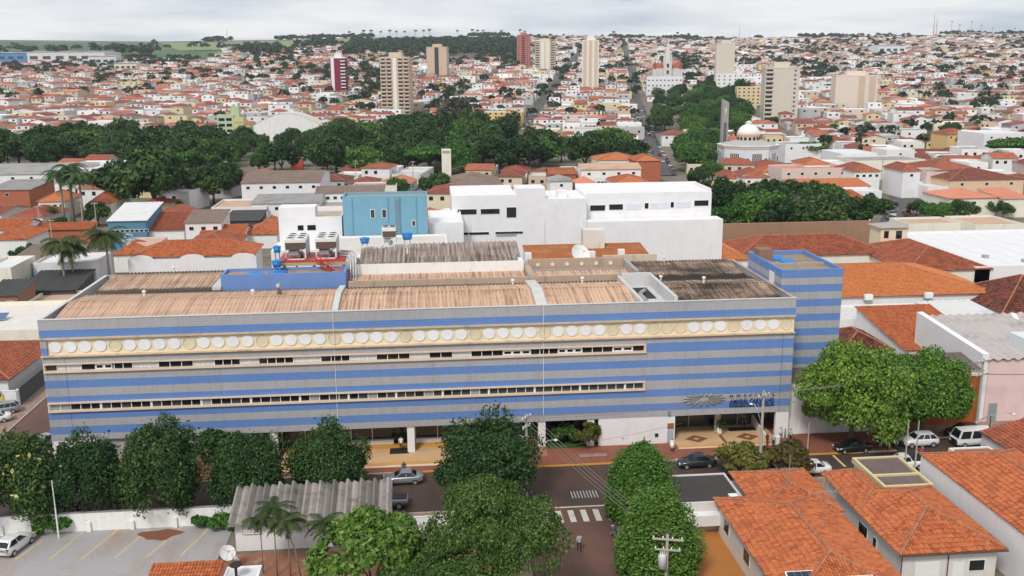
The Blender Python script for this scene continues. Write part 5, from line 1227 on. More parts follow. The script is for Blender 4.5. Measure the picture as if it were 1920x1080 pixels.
# ------------------------------------------------------------------ people
SKIN = flat('skin', (.36,.20,.13), .6); HAIR = flat('dark_hair', (.015,.012,.01), .7)
def person(label, loc, rz, shirt, trousers, pose='stand', coat=0.0, hair=None, sc=1.0):
    A = .10 if pose == 'stand' else .0; st = .22 if pose == 'walk' else .05
    J = [(0,0,.95,.13),(0,0,1.18,.125),(0,0,1.38,.14),(0,0,1.50,.065),(.02,0,1.60,.095),(.01,0,1.70,.085)]
    E_ = [(0,1),(1,2),(2,3),(3,4),(4,5)]
    def chain(root, pts):
        k = root
        for p in pts: J.append(p); E_.append((k, len(J)-1)); k = len(J)-1
        return k
    for sg in (1,-1):
        f = sg*st
        if pose == 'sit': chain(0, [(.12,sg*.12,.92,.09),(.42,sg*.16,.80,.075),(.40,sg*.17,.42,.055),(.36,sg*.17,.30,.045),(.46,sg*.17,.27,.035)])
        else: chain(0, [(0,sg*.10,.88,.095),(f*.5,sg*.10,.50,.068),(f*.9-.03,sg*.10,.10,.045),(f*.9-.02,sg*.10,.045,.042),(f*.9+.15,sg*.11,.035,.035)])
        if pose == 'sit': h = chain(2, [(0,sg*.18,1.40,.06),(.10,sg*.28,1.18,.05),(.34,sg*.30,1.08,.04),(.40,sg*.30,1.06,.032)])
        else: h = chain(2, [(0,sg*.19,1.40,.065),(-.03-f*.3,sg*.24,1.14,.05),(.03-f*.6,sg*.25,.90,.038),(.05-f*.65,sg*.25,.82,.036)])
        hp = J[h]
        for q in range(4): J.append((hp[0]+.02,hp[1]+(q-1.5)*.018,hp[2]-.075+.008*abs(q-1.2),.009)); E_.append((h,len(J)-1))
        J.append((hp[0]+.055,hp[1]-sg*.02,hp[2]-.04,.010)); E_.append((h,len(J)-1))
    me = bpy.data.meshes.new('b'); me.from_pydata([j[:3] for j in J], E_, []); ob = bpy.data.objects.new('b', me); COL.objects.link(ob)
    sk = ob.modifiers.new('s','SKIN'); sk.use_smooth_shade = True
    lay = me.skin_vertices[0].data
    for i, j in enumerate(J): lay[i].radius = (j[3], j[3]*(1.15 if i in (1,2) else 1)); lay[i].use_root = (i == 0)
    ob.modifiers.new('u','SUBSURF').levels = 1
    bpy.context.view_layer.update()
    bm_ = bpy.data.meshes.new_from_object(ob.evaluated_get(bpy.context.evaluated_depsgraph_get())); bpy.data.objects.remove(ob); bpy.data.meshes.remove(me)
    bm_.materials.clear()
    for mt in (SKIN, flat('cloth_%02d%02d%02d' % tuple(int(c*99) for c in shirt), shirt, .85), flat('cloth_%02d%02d%02d' % tuple(int(c*99) for c in trousers), trousers, .85), DARK, HAIR): bm_.materials.append(mt)
    mi = []
    for p in bm_.polygons:
        c = p.center; arm = abs(c.y) > .19; k = 1
        if c.z > 1.63 and (c.x < .06 or c.z > 1.70): k = 4
        elif c.z > 1.47: k = 0
        elif arm and c.z < (1.16 if coat == 0 else .88) and pose != 'sit': k = 0
        elif c.z < .08: k = 3
        elif c.z < (.93 if coat == 0 else coat): k = 2
        mi.append(k)
    bm_.polygons.foreach_set('material_index', mi); bm_.update()
    t = thing('person', label, 'person', loc, rz); t.scale = (sc,)*3
    obj('body', bm_, t)
    m = MB(); m.add([(.105,-.018,1.60),(.105,.018,1.60),(.14,0,1.585),(.10,0,1.64)], [(0,1,2),(1,3,2),(3,0,2)])
    for sg in (1,-1): m.obox((.01,sg*.10,1.61),.04,.02,.06)
    m.build('nose_and_ears', SKIN, t)
    if coat:
        m = MB(); m.lathe((0,0,coat), [(.24,0),(.20,.35),(.17,.6)], 12); m.build('coat', MATS['cloth_%02d%02d%02d' % tuple(int(c*99) for c in shirt)], t, smooth=True)
    return t
NAVYC, BLK, JEAN = (.02,.025,.04), (.015,.015,.018), (.03,.04,.07)
person('person in grey shirt walking away up the side street', (*at(1086,1034)[:2],.01), R(95), (.42,.45,.50), NAVYC, 'walk', sc=1.05)
person('person in white shirt and black trousers at glass door', (-3.3,105.9,.33), R(-90), (.75,.75,.75), BLK)
person('person in olive clothes walking beside white hospital wall', (gx(1208,103.0),103.0,.12), R(0), (.16,.14,.08), (.10,.09,.06), 'walk')
person('person in long white coat walking on red pavement', (gx(1260,102.4),102.4,.12), R(-100), (.78,.78,.78), BLK, 'walk', .55)
person('person in dark red dress near street lamp pole', (gx(1438,102.9),102.9,.12), R(20), (.16,.03,.03), (.16,.03,.03))
person('person in light blue shirt beside person in red', (gx(1449,102.7),102.7,.12), R(200), (.40,.50,.65), NAVYC)
person('person in white top nearest the white pillar', (gx(1463,104.4),104.4,.12), R(-60), (.72,.72,.72), (.20,.20,.22))
person('person in grey suit between white top and green shirt', (gx(1471,103.9),103.9,.12), R(150), (.25,.26,.28), (.20,.21,.23))
person('person in pale green shirt by the garage door', (gx(1482,103.9),103.9,.12), R(190), (.35,.62,.45), BLK)
person('person standing behind the silver sedan', (gx(757,99.4,1.4),99.4,.0), R(-90), (.10,.08,.08), BLK)
person('person in dark clothes inside the entrance lobby', (gx(1395,108.0,1),108.0,.31), R(-90), (.02,.02,.025), BLK)
person('person in red jacket riding the motorcycle', (gx(1727,97.6)+.05,97.6,.02), R(180), (.40,.12,.12), (.10,.05,.06), 'sit')
# ------------------------------------------------------------------ poles, lamps, wires
def hz(px, py, Y): d = ray(px, py); return CAMZ + d.z*Y/d.y
def pole(label, x, y, h, arms=(), lamp=None, r=.16, mat=None, transformer=False, name='power_pole', cat='pole'):
    t = thing(name, label, cat, (x, y, 0)); MB().cyl((0,0,0),(0,0,h),r*1.2,r*.75,n=10).build('shaft', mat or WOODP, t)
    for z, w, ang in arms:
        M3 = Matrix.Rotation(ang, 3, 'Z'); a = MB().obox((0,-.14,z), w, .12, .14, M3).build('crossarm', WOODP, t)
        for i in range(4): c = M3 @ Vector((-w*.45+i*w*.3,-.0,0)); MB().lathe((c.x,c.y-.14,z+.07), [(.04,0),(.07,.05),(.05,.1),(.07,.15),(.03,.2)], 8).build('insulator', TRIMW, a)
    if lamp:
        dx, dy, z0, z1 = lamp; m = MB().tube([(0,0,z0),(dx*.35,dy*.35,z0+(z1-z0)*.55),(dx*.75,dy*.75,z1-.05),(dx,dy,z1)], .045, 6); m.build('lamp_arm', METAL, t, smooth=True)
        m = MB(); n_ = 8; m.lathe((dx*1.06,dy*1.06,z1-.12), [(.05,.16),(.20,.10),(.22,.02),(.14,-.04),(.02,-.06)], 10); m.build('lamp_head', TRIMW, t, smooth=True)
    if transformer:
        m = MB().lathe((-.45,-.25,h-2.9), [(.02,0),(.34,.03),(.34,1.15),(.30,1.25),(.05,1.3)], 16); tr = m.build('transformer', flat('transformer_grey',(.55,.56,.57),.5), t, smooth=True)
        for i in range(3): MB().cyl((-.6+i*.15,-.25,h-1.6),(-.6+i*.15,-.25,h-1.35),.04,n=6).build('bushing', TRIMW, tr)
    return t
p1 = (gx(987,91.2,4),91.2); h1 = hz(983,777,91.2); pole('weathered power pole in front of round dark tree', *p1, h1, [(h1-.35,1.6,.9),(h1-1.3,1.4,.9)], (2.9,.6,h1-7.0,h1-3.1))
p2 = (gx(1424,94.1,1),94.1); h2 = hz(1432,733,94.1); pole('power pole with street lamp opposite hospital entrance', *p2, h2, [(h2-.5,1.7,.5)], (-.9,.9,h2-4.0,h2-1.7))
p3 = (gx(1252,72.0,6.5),72.0); h3 = hz(1250,1003,72.0); pole('power pole with grey transformer at bottom edge', *p3, h3, [(h3-.35,2.6,-.25),(h3-1.3,2.2,-.25)], (-2.4,-.6,h3-5.0,h3-3.4), transformer=True)
p4 = (gx(1836,105.2,4),105.2); h4 = hz(1845,672,105.2); pole('power pole with tangled crossarms beside pink building', *p4, h4, [(h4-.3,2.0,.4),(h4-2.0,2.4,.4),(h4-8.2,1.6,.4)], (3.4,-1.5,h4-8.0,h4-6.6))
pole('thin white lamp post in the car park', gx(106,88.4,2), 88.4, hz(100,901,88.4), (), (.6,0,hz(100,901,88.4)-.4,hz(100,901,88.4)), .07, TRIMW, name='lamp_post', cat='lamp post')
for px, pt, Y, lb in ((1697,788,94.6,'dark post left of the red motorcycle rider'),(1716,789,94.4,'grey post right of the dark post'),(1500,840,94.0,'short grey post behind reddish tree'),(1515,792,101.4,'no entry sign post on pavement by garage'),(1852,780,98.4,'thin dark post at the corner of carport house')):
    pole(lb, gx(px,Y,1), Y, hz(px,pt,Y), (), None, .08, WOODP if px < 1850 else GUT, name='post', cat='post')
def wires(label, group, a, b, offs, sag=.5, r=.018):
    for iw, o in enumerate(offs):
        p, q = Vector(a)+Vector(o), Vector(b)+Vector(o); pts = []
        for i in range(11): t = i/10; c = p.lerp(q, t)-p; pts.append(c + Vector((0,0,-sag*4*t*(1-t))))
        w = MB().tube(pts, r*1.25, 4).build('power_line', flat('cable_sheath', (.20,.17,.155), .6), None); w.location = p; tag(w, (label if len(offs) == 1 else ('leftmost ','second leftmost ','second rightmost ','rightmost ')[iw if iw < 2 else iw - len(offs)] + label), 'cable', group)
O4 = [(-.6,0,0),(-.2,0,.02),(.3,0,.02),(.7,0,0)]
wires('power line running from weathered pole to transformer pole', 'cables to transformer pole', (*p1,h1-.1), (*p3,h3-.1), O4, .6)
wires('power line running along the street before hospital entrance', 'cables along the street', (*p1,h1-.3), (*p2,h2-.3), [(0,-.4,0),(0,0,.05),(0,.4,0)], .5)
wires('power line crossing the huge green tree', 'cables over the green tree', (*p2,h2-.3), (*p4,h4-.4), O4, .4)
wires('power line leaving the pink building pole to the right', 'cables to the right edge', (*p4,h4-2.0), (p4[0]+35,105.5,h4-2.0), O4[:3], .5)
wires('thin telephone line dropping to the hospital lobby', 'telephone lines', (*p1,h1-4), (29.5,103.5,3.2), [(0,0,0)], .3, .012)
# planters, bins and street odds
pt_ = thing('planter_pot', 'cream planter with dark plant at the lobby column', 'planter', (35.05,106.6,.31)); MB().lathe((0,0,0), [(.22,0),(.34,.25),(.36,.6),(.30,.85)], 14).build('pot', CREAMW, pt_, smooth=True)
cl_ = leaf_mesh('plant', np.random.default_rng(3).normal(0,.25,(260,3))*np.array([1,1,1.8])+np.array([0,0,1.4]), np.tile([0,0,1.],(260,1)), .12, L_DARK, np.random.default_rng(4)); obj('plant', cl_, pt_, 'stuff')
bn = thing('litter_bin', 'white cylindrical bin beside people at the white pillar', 'bin', (41.0,103.2,.12)); MB().lathe((0,0,0), [(.30,0),(.33,.9),(.34,1.0)], 14).build('barrel', TRIMW, bn); MB().lathe((0,0,1.0), [(.36,0),(.36,.08),(.1,.16)], 14).build('lid', TRIMW, bn)
# ------------------------------------------------------------------ mid-ground buildings, church, towers
random.seed(23)
OCC = []                                    # occupied ground rectangles (x0,x1,y0,y1)
def occ(x0, x1, y0, y1, pad=2.0): OCC.append((x0-pad, x1+pad, y0-pad, y1+pad))
for o in list(SC.objects):
    pass
qs_ = [at(*q) for q in ((1640,432),(1724,432),(1790,358),(1660,345))]; occ(min(q.x for q in qs_), max(q.x for q in qs_), min(q.y for q in qs_), max(q.y for q in qs_), 1)
occ(-95, 110, 50, 150); occ(-80, 110, 145, 209); occ(100, 152, 160, 206); occ(-56, -42, 100, 330, 0)
PW = {'white': WHITE, 'clean': WHITE2, 'cream': CREAMW, 'yellow': plaster('yellow_wall', (.66,.48,.20), .25), 'pink': plaster('rose_wall', (.66,.52,.47), .25), 'peach': plaster('peach_wall', (.70,.50,.34), .2), 'blue': plaster('teal_blue_wall', (.09,.23,.33), .1),
      'green': plaster('pale_green_wall', (.42,.52,.33), .25), 'grey': plaster('grey_wall', (.42,.42,.42), .3), 'brown': plaster('brown_brick_wall', (.30,.16,.10), .4), 'dark': plaster('charcoal_wall', (.08,.08,.085), .2), 'brick': plaster('brick_face', (.40,.13,.07), .3)}
PR = {'o': TILE_O, 'r': TILE_R, 'd': TILE_D, 'b': TILE_B, 'brown': sheet('brown_sheet_roof', (.26,.19,.155), (.17,.125,.10), .4), 'grey': sheet('grey_sheet_roof', (.36,.35,.335), (.25,.245,.24), .5), 'white': sheet('white_sheet_roof2', (.70,.70,.70), (.60,.60,.60), .15), 'tan': sheet('tan_sheet_roof', (.55,.38,.27), (.45,.31,.22), .3), 'dark': sheet('black_sheet_roof', (.085,.085,.085), (.05,.05,.05), .3), 'pink': sheet('salmon_roof', (.60,.24,.15), (.52,.20,.13), .2)}
def mid(pl, pr, py, z, dep, style, rise, wall, roof, label, nw=0, name='house', cat='house', par=.5, over=.4, wz=None, ww=1.2, wh=1.0, wm=None, det=None):
    a, b = at(pl, py, z), at(pr, py, z); y0 = (a.y+b.y)/2 + over; x0, x1 = a.x+over*.7, b.x-over*.7
    wz = (z-1.9) if wz is None else wz
    wins = [('F', (x1-x0)*(i+.5)/nw - ww/2, wz, ww, wh, TRIMW, wm or GLASS) for i in range(nw)]
    tiley = roof in 'ordb'
    t = house(name, label, cat, x0, x1, y0, y0+dep, z, style, rise, over, PW[wall], PR[roof], wins, detail=det or ('tile' if tiley and y0 < 260 else 'corr' if not tiley and style != 'flat' and y0 < 330 else 'plain'), slab=PR[roof], parapet=par, caps=tiley, corr=.7, tw=.4, capr=.16)
    occ(x0, x1, y0, y0+dep); return t
L = [ # pl, pr, py(front eave), z, depth, style, rise, wall, roof, label, nwin
 (250,474,481,6.2,11,'hip',2.4,'clean','o','white house with curved parapets and orange roof behind hospital',3),
 (60,178,497,6.0,10,'flat',0,'clean','white','blank white building left of the queen palms',2),
 (4,64,497,6.0,16,'shed',1.2,'clean','brown','workshop with bright blue painted sign at left edge',0),
 (36,140,546,3.4,11,'shed',1.6,'dark','dark','open shed under black ribbed roof below palms',0),
 (-30,32,556,5.0,8,'shed',1.2,'brown','dark','brown brick outbuilding with two dark windows, left edge',2),
 (-40,20,508,7.0,12,'flat',0,'cream','white','plain cream wall block at the left edge',0),
 (40,130,575,2.6,10,'flat',0,'cream','tan','low cream yard building beside hospital parapet',0),
 (-20,48,450,4.5,14,'hip',2.0,'white','o','orange roofed house with dark garage at left edge',0),
 (-20,45,432,4.5,12,'gable_x',2.0,'white','o','red tiled house behind the garage house, left edge',0),
 (28,165,432,3.6,6,'shed',1.0,'brick','o','long narrow tiled arcade before the palms',0),
 (70,120,378,5.5,14,'hip',2.2,'cream','o','cream institute with small windows left of royal palms',4),
 (165,208,382,6.0,18,'hip',2.6,'cream','o','cream wing with orange roof right of royal palms',2),
 (-30,52,357,6.5,22,'shed',1.0,'brick','grey','grey roofed hall with brick red front panel',1),
 (-60,140,327,7.0,26,'shed',1.6,'white','grey','long grey roofed hall at the park edge',6),
 (112,252,317,7.5,30,'flat',0,'clean','white','wide white roofed hall below the park trees',3),
 (200,273,420-5,7.4,16,'shed',2.4,'blue','white','blue clinic with white letters and strip window',0),
 (277,345,432,4.6,12,'shed',2.8,'white','r','house with steep rust red roof beside blue clinic',0),
 (345,415,418,7.2,11,'shed',1.6,'clean','brown','two storey white house with brown roof and three windows',3),
 (417,485,415,5.0,14,'shed',.8,'dark','dark','charcoal garage beside two storey white house',0),
 (484,520,425,4.0,10,'hip',1.6,'cream','o','small orange roof left of white stepped building',0),
 (455,520,440,3.6,12,'hip',1.8,'white','o','orange hipped roof above white yard wall',0),
 (372,455,445,4.2,14,'gable_x',1.8,'white','o','orange gabled roof below charcoal garage',0),
 (340,440,466,4.0,16,'hip',2.2,'white','r','brick red hipped roof above small car yard',0),
 (235,300,459,5.0,7,'flat',0,'pink','tan','pale pink two storey house with two small windows',2),
 (250,330,474,3.4,9,'gable_y',1.4,'cream','tan','cream gabled wall house below pink house',0),
 (210,262,478,4.0,12,'hip',1.6,'white','o','orange roof between palms and cream gabled house',0),
 (410,518,440,2.8,1,'flat',0,'clean','white','long white yard wall with dark recess',0),
 (395,500,392,5.0,18,'flat',0,'clean','tan','white flat houses with tan decks behind charcoal garage',0),
 (470,598,382,6.0,14,'shed',1.0,'clean','grey','white hall with wall lamps below coconut palm',4),
 (452,600,343,9.0,34,'gable_x',2.0,'clean','brown','large white gymnasium with brown roof before park',6),
 (592,720,362,7.0,10,'gable_x',1.6,'clean','brown','long brown roofed wing with a row of windows',9),
 (592,648,390,4.5,12,'flat',0,'white','grey','small grey roofed block left of light blue block',1),
 (660,745,352,5.0,12,'flat',0,'cream','grey','pale low house right of the brown roofed wing',0),
 (832,945,349,5.0,26,'hip',3.0,'brick','brown','brown hipped hall beside the tall beige chimney',0),
 (1088,1206,318,9.0,12,'gable_x',1.6,'white','tan','two storey white house with tan roof before park',4),
 (1030,1083,327,7.0,12,'gable_x',1.6,'brick','r','brick red roofed house left of two storey white house',0),
 (1030,1076,340,6.0,10,'hip',1.5,'white','grey','small house with grey green front left of salmon roof',1),
 (1080,1120,345,5.0,10,'hip',1.8,'pink','pink','small salmon pink roof behind white hospital block',0),
 (1118,1142,335,6.0,8,'flat',0,'clean','white','little white cube house beside salmon roof',3),
 (1150,1222,343,6.0,14,'hip',2.0,'cream','o','orange hipped roof behind white block, by the street',0),
 (1120,1206,300,8.0,16,'hip',2.2,'cream','o','wide orange roof above tan roofed house',0),
 (1190,1242,302,8.5,14,'hip',2.0,'brick','o','corner house with orange roof and dark green front',0),
 (1337,1420,352,8.5,12,'flat',0,'yellow','grey','yellow two storey building behind white block',4),
 (1362,1396,335,5.0,14,'hip',2.0,'white','r','red roof left below the domed church',0),
 (1390,1446,333,6.0,14,'hip',2.4,'white','r','red hipped roof right below the domed church',2),
 (1424,1475,322,6.0,10,'hip',1.6,'cream','o','small orange roof with yellow gable beside pink flat house',0),
 (1422,1450,357,5.0,10,'hip',1.8,'white','o','orange roof right of yellow building',0),
 (1442,1484,366,5.0,12,'hip',2.0,'white','o','orange hipped roof above the dark tree mass',0),
 (1462,1600,318,8.0,14,'flat',0,'pink','pink','long pale pink flat house with dark openings',5),
 (1506,1560,308,9.0,12,'hip',1.8,'white','o','orange hipped roof rising behind pink flat house',4),
 (1485,1640,351,6.0,10,'shed',1.6,'white','o','long orange roof strip behind the greyish tree',0),
 (1490,1545,356,5.0,12,'flat',0,'clean','grey','white flat house with brown deck left of white cube',0),
 (1560,1660,362,6.0,10,'flat',0,'clean','white','white corner block on the right street',3),
 (1570,1640,380,6.0,14,'shed',1.8,'clean','o','white house with rust roof beside right street',2),
 (1600,1655,322,8.0,16,'hip',2.2,'white','r','white balcony house with red roof on the right street',4),
 (1692,1730,321,9.0,14,'hip',2.0,'clean','r','tall narrow white corner house across right street',1),
 (1735,1790,325,7.5,14,'flat',0,'pink','grey','pale shop front with dark canopy across right street',1),
 (1740,1840,318,7.0,20,'hip',2.6,'cream','r','wide red roof behind pale shop front',2),
 (1775,1930,337,6.5,22,'hip',2.6,'peach','d','broad dark red roof across right street at edge',3),
 (1735,1850,352,4.0,14,'flat',0,'clean','white','low white canopy beside roundabout',0),
 (1778,1880,372,5.5,16,'hip',1.8,'cream','pink','cream house with salmon roof and dark windows',3),
 (1880,1940,373,5.5,14,'shed',1.4,'cream','pink','plain cream wall with salmon roof at right edge',0),
 (1700,1810,423,5.5,10,'flat',0,'cream','tan','cream flat building beside white warehouse',0),
 (1825,1930,425,6.0,14,'flat',0,'cream','tan','cream flat roof with row of fans at right edge',0),
 (1470,1545,272,8.0,16,'flat',0,'clean','grey','white hall with dark windows right of church',3),
 (1575,1650,290,8.0,20,'flat',0,'clean','white','wide white storehouse left of teal shop',0),
 (1660,1720,283,8.0,14,'flat',0,'clean','white','white shop with teal glass front',1),
 (1600,1745,303,7.0,20,'flat',0,'cream','grey','long low warehouse with cream wall and grey roof',0),
 (1775,1830,252,10,16,'hip',2.4,'yellow','r','old ochre mansion with red roof among trees',4),
 (1840,1940,252,12,22,'flat',0,'clean','white','modern white block with ribbon windows at right edge',3),
 (1815,1858,308,6.0,14,'flat',0,'clean','white','white gabled annex below large tree at right',1),
]
def nm(lb):
    for k in ('hall','clinic','garage','workshop','wall','shed','gymnasium','wing','block','building','hospital','warehouse','mansion','storehouse','shop','arcade','institute'):
        if k in lb.split(): return {'shed':('shed','shed'),'wall':('building','building'),'shop':('shop','shop'),'clinic':('clinic','clinic'),'warehouse':('warehouse','warehouse')}.get(k, (k if k != 'wing' else 'building', 'building'))
    return ('house', 'house')
MIDT = {}
for r in L:
    n_, c_ = nm(r[9]); big = r[9].startswith(('white hall','modern','long brown')); MIDT[r[9]] = mid(*r[:10], nw=r[10], name=n_+'_building' if n_ in ('hall','clinic','gymnasium','workshop') else n_, cat=c_)
wp = MIDT['white house with curved parapets and orange roof behind hospital']; bb_ = wp.children[0].bound_box; xa, xb, ya = min(v[0] for v in bb_), max(v[0] for v in bb_), min(v[1] for v in bb_)
pts_ = []
for i in range(61):
    f_ = i/60; pts_.append((xa-.3+(xb-xa+.6)*f_, 5.9 + .9*max(0, math.sin(f_*math.pi*5))**.5*(1 if int(f_*5) % 2 == 0 else 0)))
n_ = len(pts_); m = MB(); m.add([(x,ya-.62,2) for x,z in pts_]+[(x,ya-.62,z) for x,z in pts_]+[(x,ya-.42,2) for x,z in pts_]+[(x,ya-.42,z) for x,z in pts_], [f for i in range(n_-1) for f in ((i,i+1,n_+i+1,n_+i),(2*n_+i+1,2*n_+i,3*n_+i,3*n_+i+1),(n_+i,n_+i+1,3*n_+i+1,3*n_+i))]); m.build('curved_parapet', WHITE2, wp)
# painted signs
def painted(label_part, txt, root, x0, x1, z, h, y, mat): o = obj('lettering', letters(txt, x0, x1, z, h, mat, bold=.01), root); o.location = (0, y, 0); return o
cl = MIDT['blue clinic with white letters and strip window']
hw = 5.0
painted('', 'ClinicaMedicina', cl, -2.3, 3.2, 2.2, 1.0, -8.08, TRIMW)
for i in range(8): add_window(cl, 'F', 2.2+i*1.15, 4.6, 1.0, .7, -6.2, 6.2, -8, 8, TRIMW, GLASS)
m = MB().tube([(-.9,0,3.3),(-.7,0,4.0),(-.3,0,4.15),(0,0,3.95),(.3,0,4.15),(.7,0,4.0),(.9,0,3.3)], .1, 6); o = m.build('tooth_emblem', TRIMW, cl); o.location = (0.2,-8.1,0)
ws = MIDT['workshop with bright blue painted sign at left edge']; SB = flat('bright_blue_board', (.03,.26,.48))
wx = ws.children[0].bound_box; xa, xb, ya = min(v[0] for v in wx), max(v[0] for v in wx), min(v[1] for v in wx)
MB().box(xa, xb, ya-.12, ya-.02, 3.6, 6.3).build('sign_board', SB, ws)
painted('', 'FUNILARIA E PINTURA', ws, xa+.2, xb-.2, 5.3, .8, ya-.16, TRIMW); painted('', 'BEJUJA', ws, xa+2.2, xb-2.2, 4.2, .8, ya-.16, TRIMW)
ch = thing('chimney_tower', 'tall plain beige tower beside brown hipped hall', 'tower', (*at(838,350)[:2],0)); sc_ = 1/proj((at(838,350).x, at(838,350).y, 0))[2]*F_PX
MB().box(-1.7,1.7,-1.7,1.7,0,14).build('shaft', CREAMW, ch); MB().box(-1.4,1.4,-1.75,-1.7,12.6,13.6).build('vent', CONC, ch); MB().cyl((0,0,14),(0,0,19),.05,n=5).build('mast', METAL, ch); occ(ch.location.x-3, ch.location.x+3, ch.location.y-3, ch.location.y+3)
rb = at(558,318); s_ = thing('red_kiosk', 'small red kiosk at the park edge behind gymnasium', 'kiosk', (rb.x,rb.y,0)); MB().box(-2.6,2.6,-1.5,1.5,0,5).build('wall', plaster('red_kiosk_wall',(.50,.10,.06),.2), s_); MB().box(-2.8,2.8,-1.7,1.7,5,5.3).build('roof', CONC, s_)
# green and beige art-deco block and arched hall at the park's edge
gp = at(437,262); gb = thing('green_building', 'pale green stepped building with tower at park edge', 'building', (gp.x, gp.y, 0))
MB().box(-8,2,-5,5,0,15.5).build('wall', PW['green'], gb); MB().box(2.01,8,-5,5,0,14).build('wall', plaster('pale_ochre_wall',(.55,.50,.22),.2), gb); MB().box(0,5,-2,5,14,21).build('tower', PW['green'], gb)
for i in range(4):
    for q in range(2): MB().box(-7+q*4.6,-3.4+q*4.4,-5.05,-5,1.5+i*3.5,3.2+i*3.5).build('window', GLASS, gb)
    MB().box(2.6,7.5,-5.3,-5,1.2+i*3.3,1.8+i*3.3).build('balcony', PW['green'], gb)
occ(gp.x-10, gp.x+10, gp.y-7, gp.y+7)
ap = at(545,262); ah = thing('arched_hall', 'pale arched roof hall right of green building', 'hall', (ap.x, ap.y, 0)); n_ = 14
pts = [(-20+40*i/n_, 10+7*math.sin(math.pi*i/n_)) for i in range(n_+1)]; m = MB()
vs = [(x,-14,z) for x,z in pts]+[(x,14,z) for x,z in pts]; m.add(vs, [(i,i+1,n_+2+i,n_+1+i) for i in range(n_)]); m.build('roof', plaster('pale_arch_roof',(.60,.57,.50),.4,streak=False), ah, smooth=True)
m = MB(); m.poly([(-20,-13.8,0),(20,-13.8,0)]+[(x,-13.8,z) for x,z in reversed(pts)]); m.poly([(-20,13.8,0)]+[(x,13.8,z) for x,z in pts]+[(20,13.8,0)]); m.box(-20,-19.8,-13.7,13.7,0,10); m.box(19.8,20,-13.7,13.7,0,10); m.build('wall', WHITE, ah); occ(ap.x-22, ap.x+22, ap.y-15, ap.y+15)
# ------------------------------------------------ domed church and bell tower
cpos = at(1410, 316); church = thing('domed_church', 'pale blue octagonal church with ribbed white dome', 'church', (cpos.x+1.5, cpos.y+11, 0)); church.scale = (.95, .95, .77)
CB = plaster('pale_blue_church', (.66,.69,.73), .15); COR = plaster('peach_cornice', (.66,.45,.34), .2)
rr = 14.0; oc = [(rr*math.cos(R(22.5+45*i)), rr*math.sin(R(22.5+45*i))) for i in range(8)]
MB().prism(oc, 0, 12.2).build('wall', CB, church); MB().prism([(x*1.02,y*1.02) for x,y in oc], 11.0, 11.7).build('cornice', COR, church); MB().prism([(x*1.03,y*1.03) for x,y in oc], 12.2, 12.7).build('parapet', WHITE, church)
m = MB(); m.lathe((0,0,12.7), [(rr*.96,0),(rr*.4,2.4),(.1,2.5)], 8); m.build('lower_roof', plaster('church_grey_roof',(.40,.41,.40),.5,streak=False), church)
MB().lathe((0,0,14.4), [(5.2,0),(5.2,3.2),(5.5,3.3),(5.5,3.8),(5.0,3.9)], 16).build('drum', COR, church)
for i in range(16):
    a = 2*math.pi*(i+.5)/16; MB().obox((5.15*math.cos(a),5.15*math.sin(a),15.9),.3,1.1,1.8,Matrix.Rotation(a,3,'Z')).build('drum_window', GLASS, church)
dome = MB().lathe((0,0,18.2), [(5.0*math.cos(t),5.6*math.sin(t)) for t in [R(90*i/9) for i in range(9)]]+[(.9,5.6)], 32).build('dome', WHITE2, church, smooth=True)
for i in range(16):
    a = 2*math.pi*i/16; MB().tube([(5.05*math.cos(t)*math.cos(a),5.05*math.cos(t)*math.sin(a),18.2+5.65*math.sin(t)) for t in [R(80*q/7) for q in range(8)]], .12, 4).build('rib', WHITE, dome)
MB().lathe((0,0,23.7), [(1.4,0),(1.4,1.2),(1.7,1.3),(.9,1.6),(.1,2.2)], 12).build('lantern', WHITE, church)
for fi in range(8):                        # tall striped windows on the faces
    a = R(45*fi); M3 = Matrix.Rotation(a, 3, 'Z'); ap_ = rr*math.cos(R(22.5)); c = Vector((ap_*math.cos(a), ap_*math.sin(a), 0))
    w_ = MB().obox(c+Vector((0,0,5.4)), .12, 4.6, 5.6, M3).build('tall_window', plaster('dark_red_pane',(.10,.05,.06),.1), church)
    for q in range(6): MB().obox(c + M3 @ Vector((.08,-2.3+q*.92,0)) + Vector((0,0,5.4)), .12, .22, 5.6, M3).build('fin', WHITE, w_)
    for sg in (-1,1): MB().obox(c + M3 @ Vector((0,sg*4.2,0)) + Vector((0,0,4.5)), .1, .9, 2.6, M3).build('side_door', DARK, church)
occ(cpos.x-16, cpos.x+18, cpos.y-24, cpos.y+30)
bt = thing('bell_tower', 'slim grey bell tower behind domed church', 'bell tower', (gx(1371,436,18), 436, 0)); hb = hz(1371,192,436)
bt.scale = (.75,.75,1); MB().box(-1.9,1.9,-1.9,1.9,0,hb).build('shaft', plaster('grey_tower',(.33,.31,.29),.3), bt); MB().add([(-1.9,-1.9,hb),(1.9,-1.9,hb),(1.9,1.9,hb),(-1.9,1.9,hb),(-1.9,-1.9,hb+1.6),(-1.9,1.9,hb+1.6)],[(0,1,4),(3,5,2),(1,2,5,4),(0,4,5,3)]).build('slanted_top', CONC, bt)
MB().box(-.15,.15,-1.98,-1.9,hb-5,hb-2.4).build('cross', TRIMW, bt); MB().box(-.6,.6,-1.97,-1.9,hb-3.6,hb-3.3).build('cross', TRIMW, bt)
for q in range(3): MB().box(-.9+q*.65,-.55+q*.65,-1.98,-1.9,4,hb-9).build('slot_window', GLASS, bt)
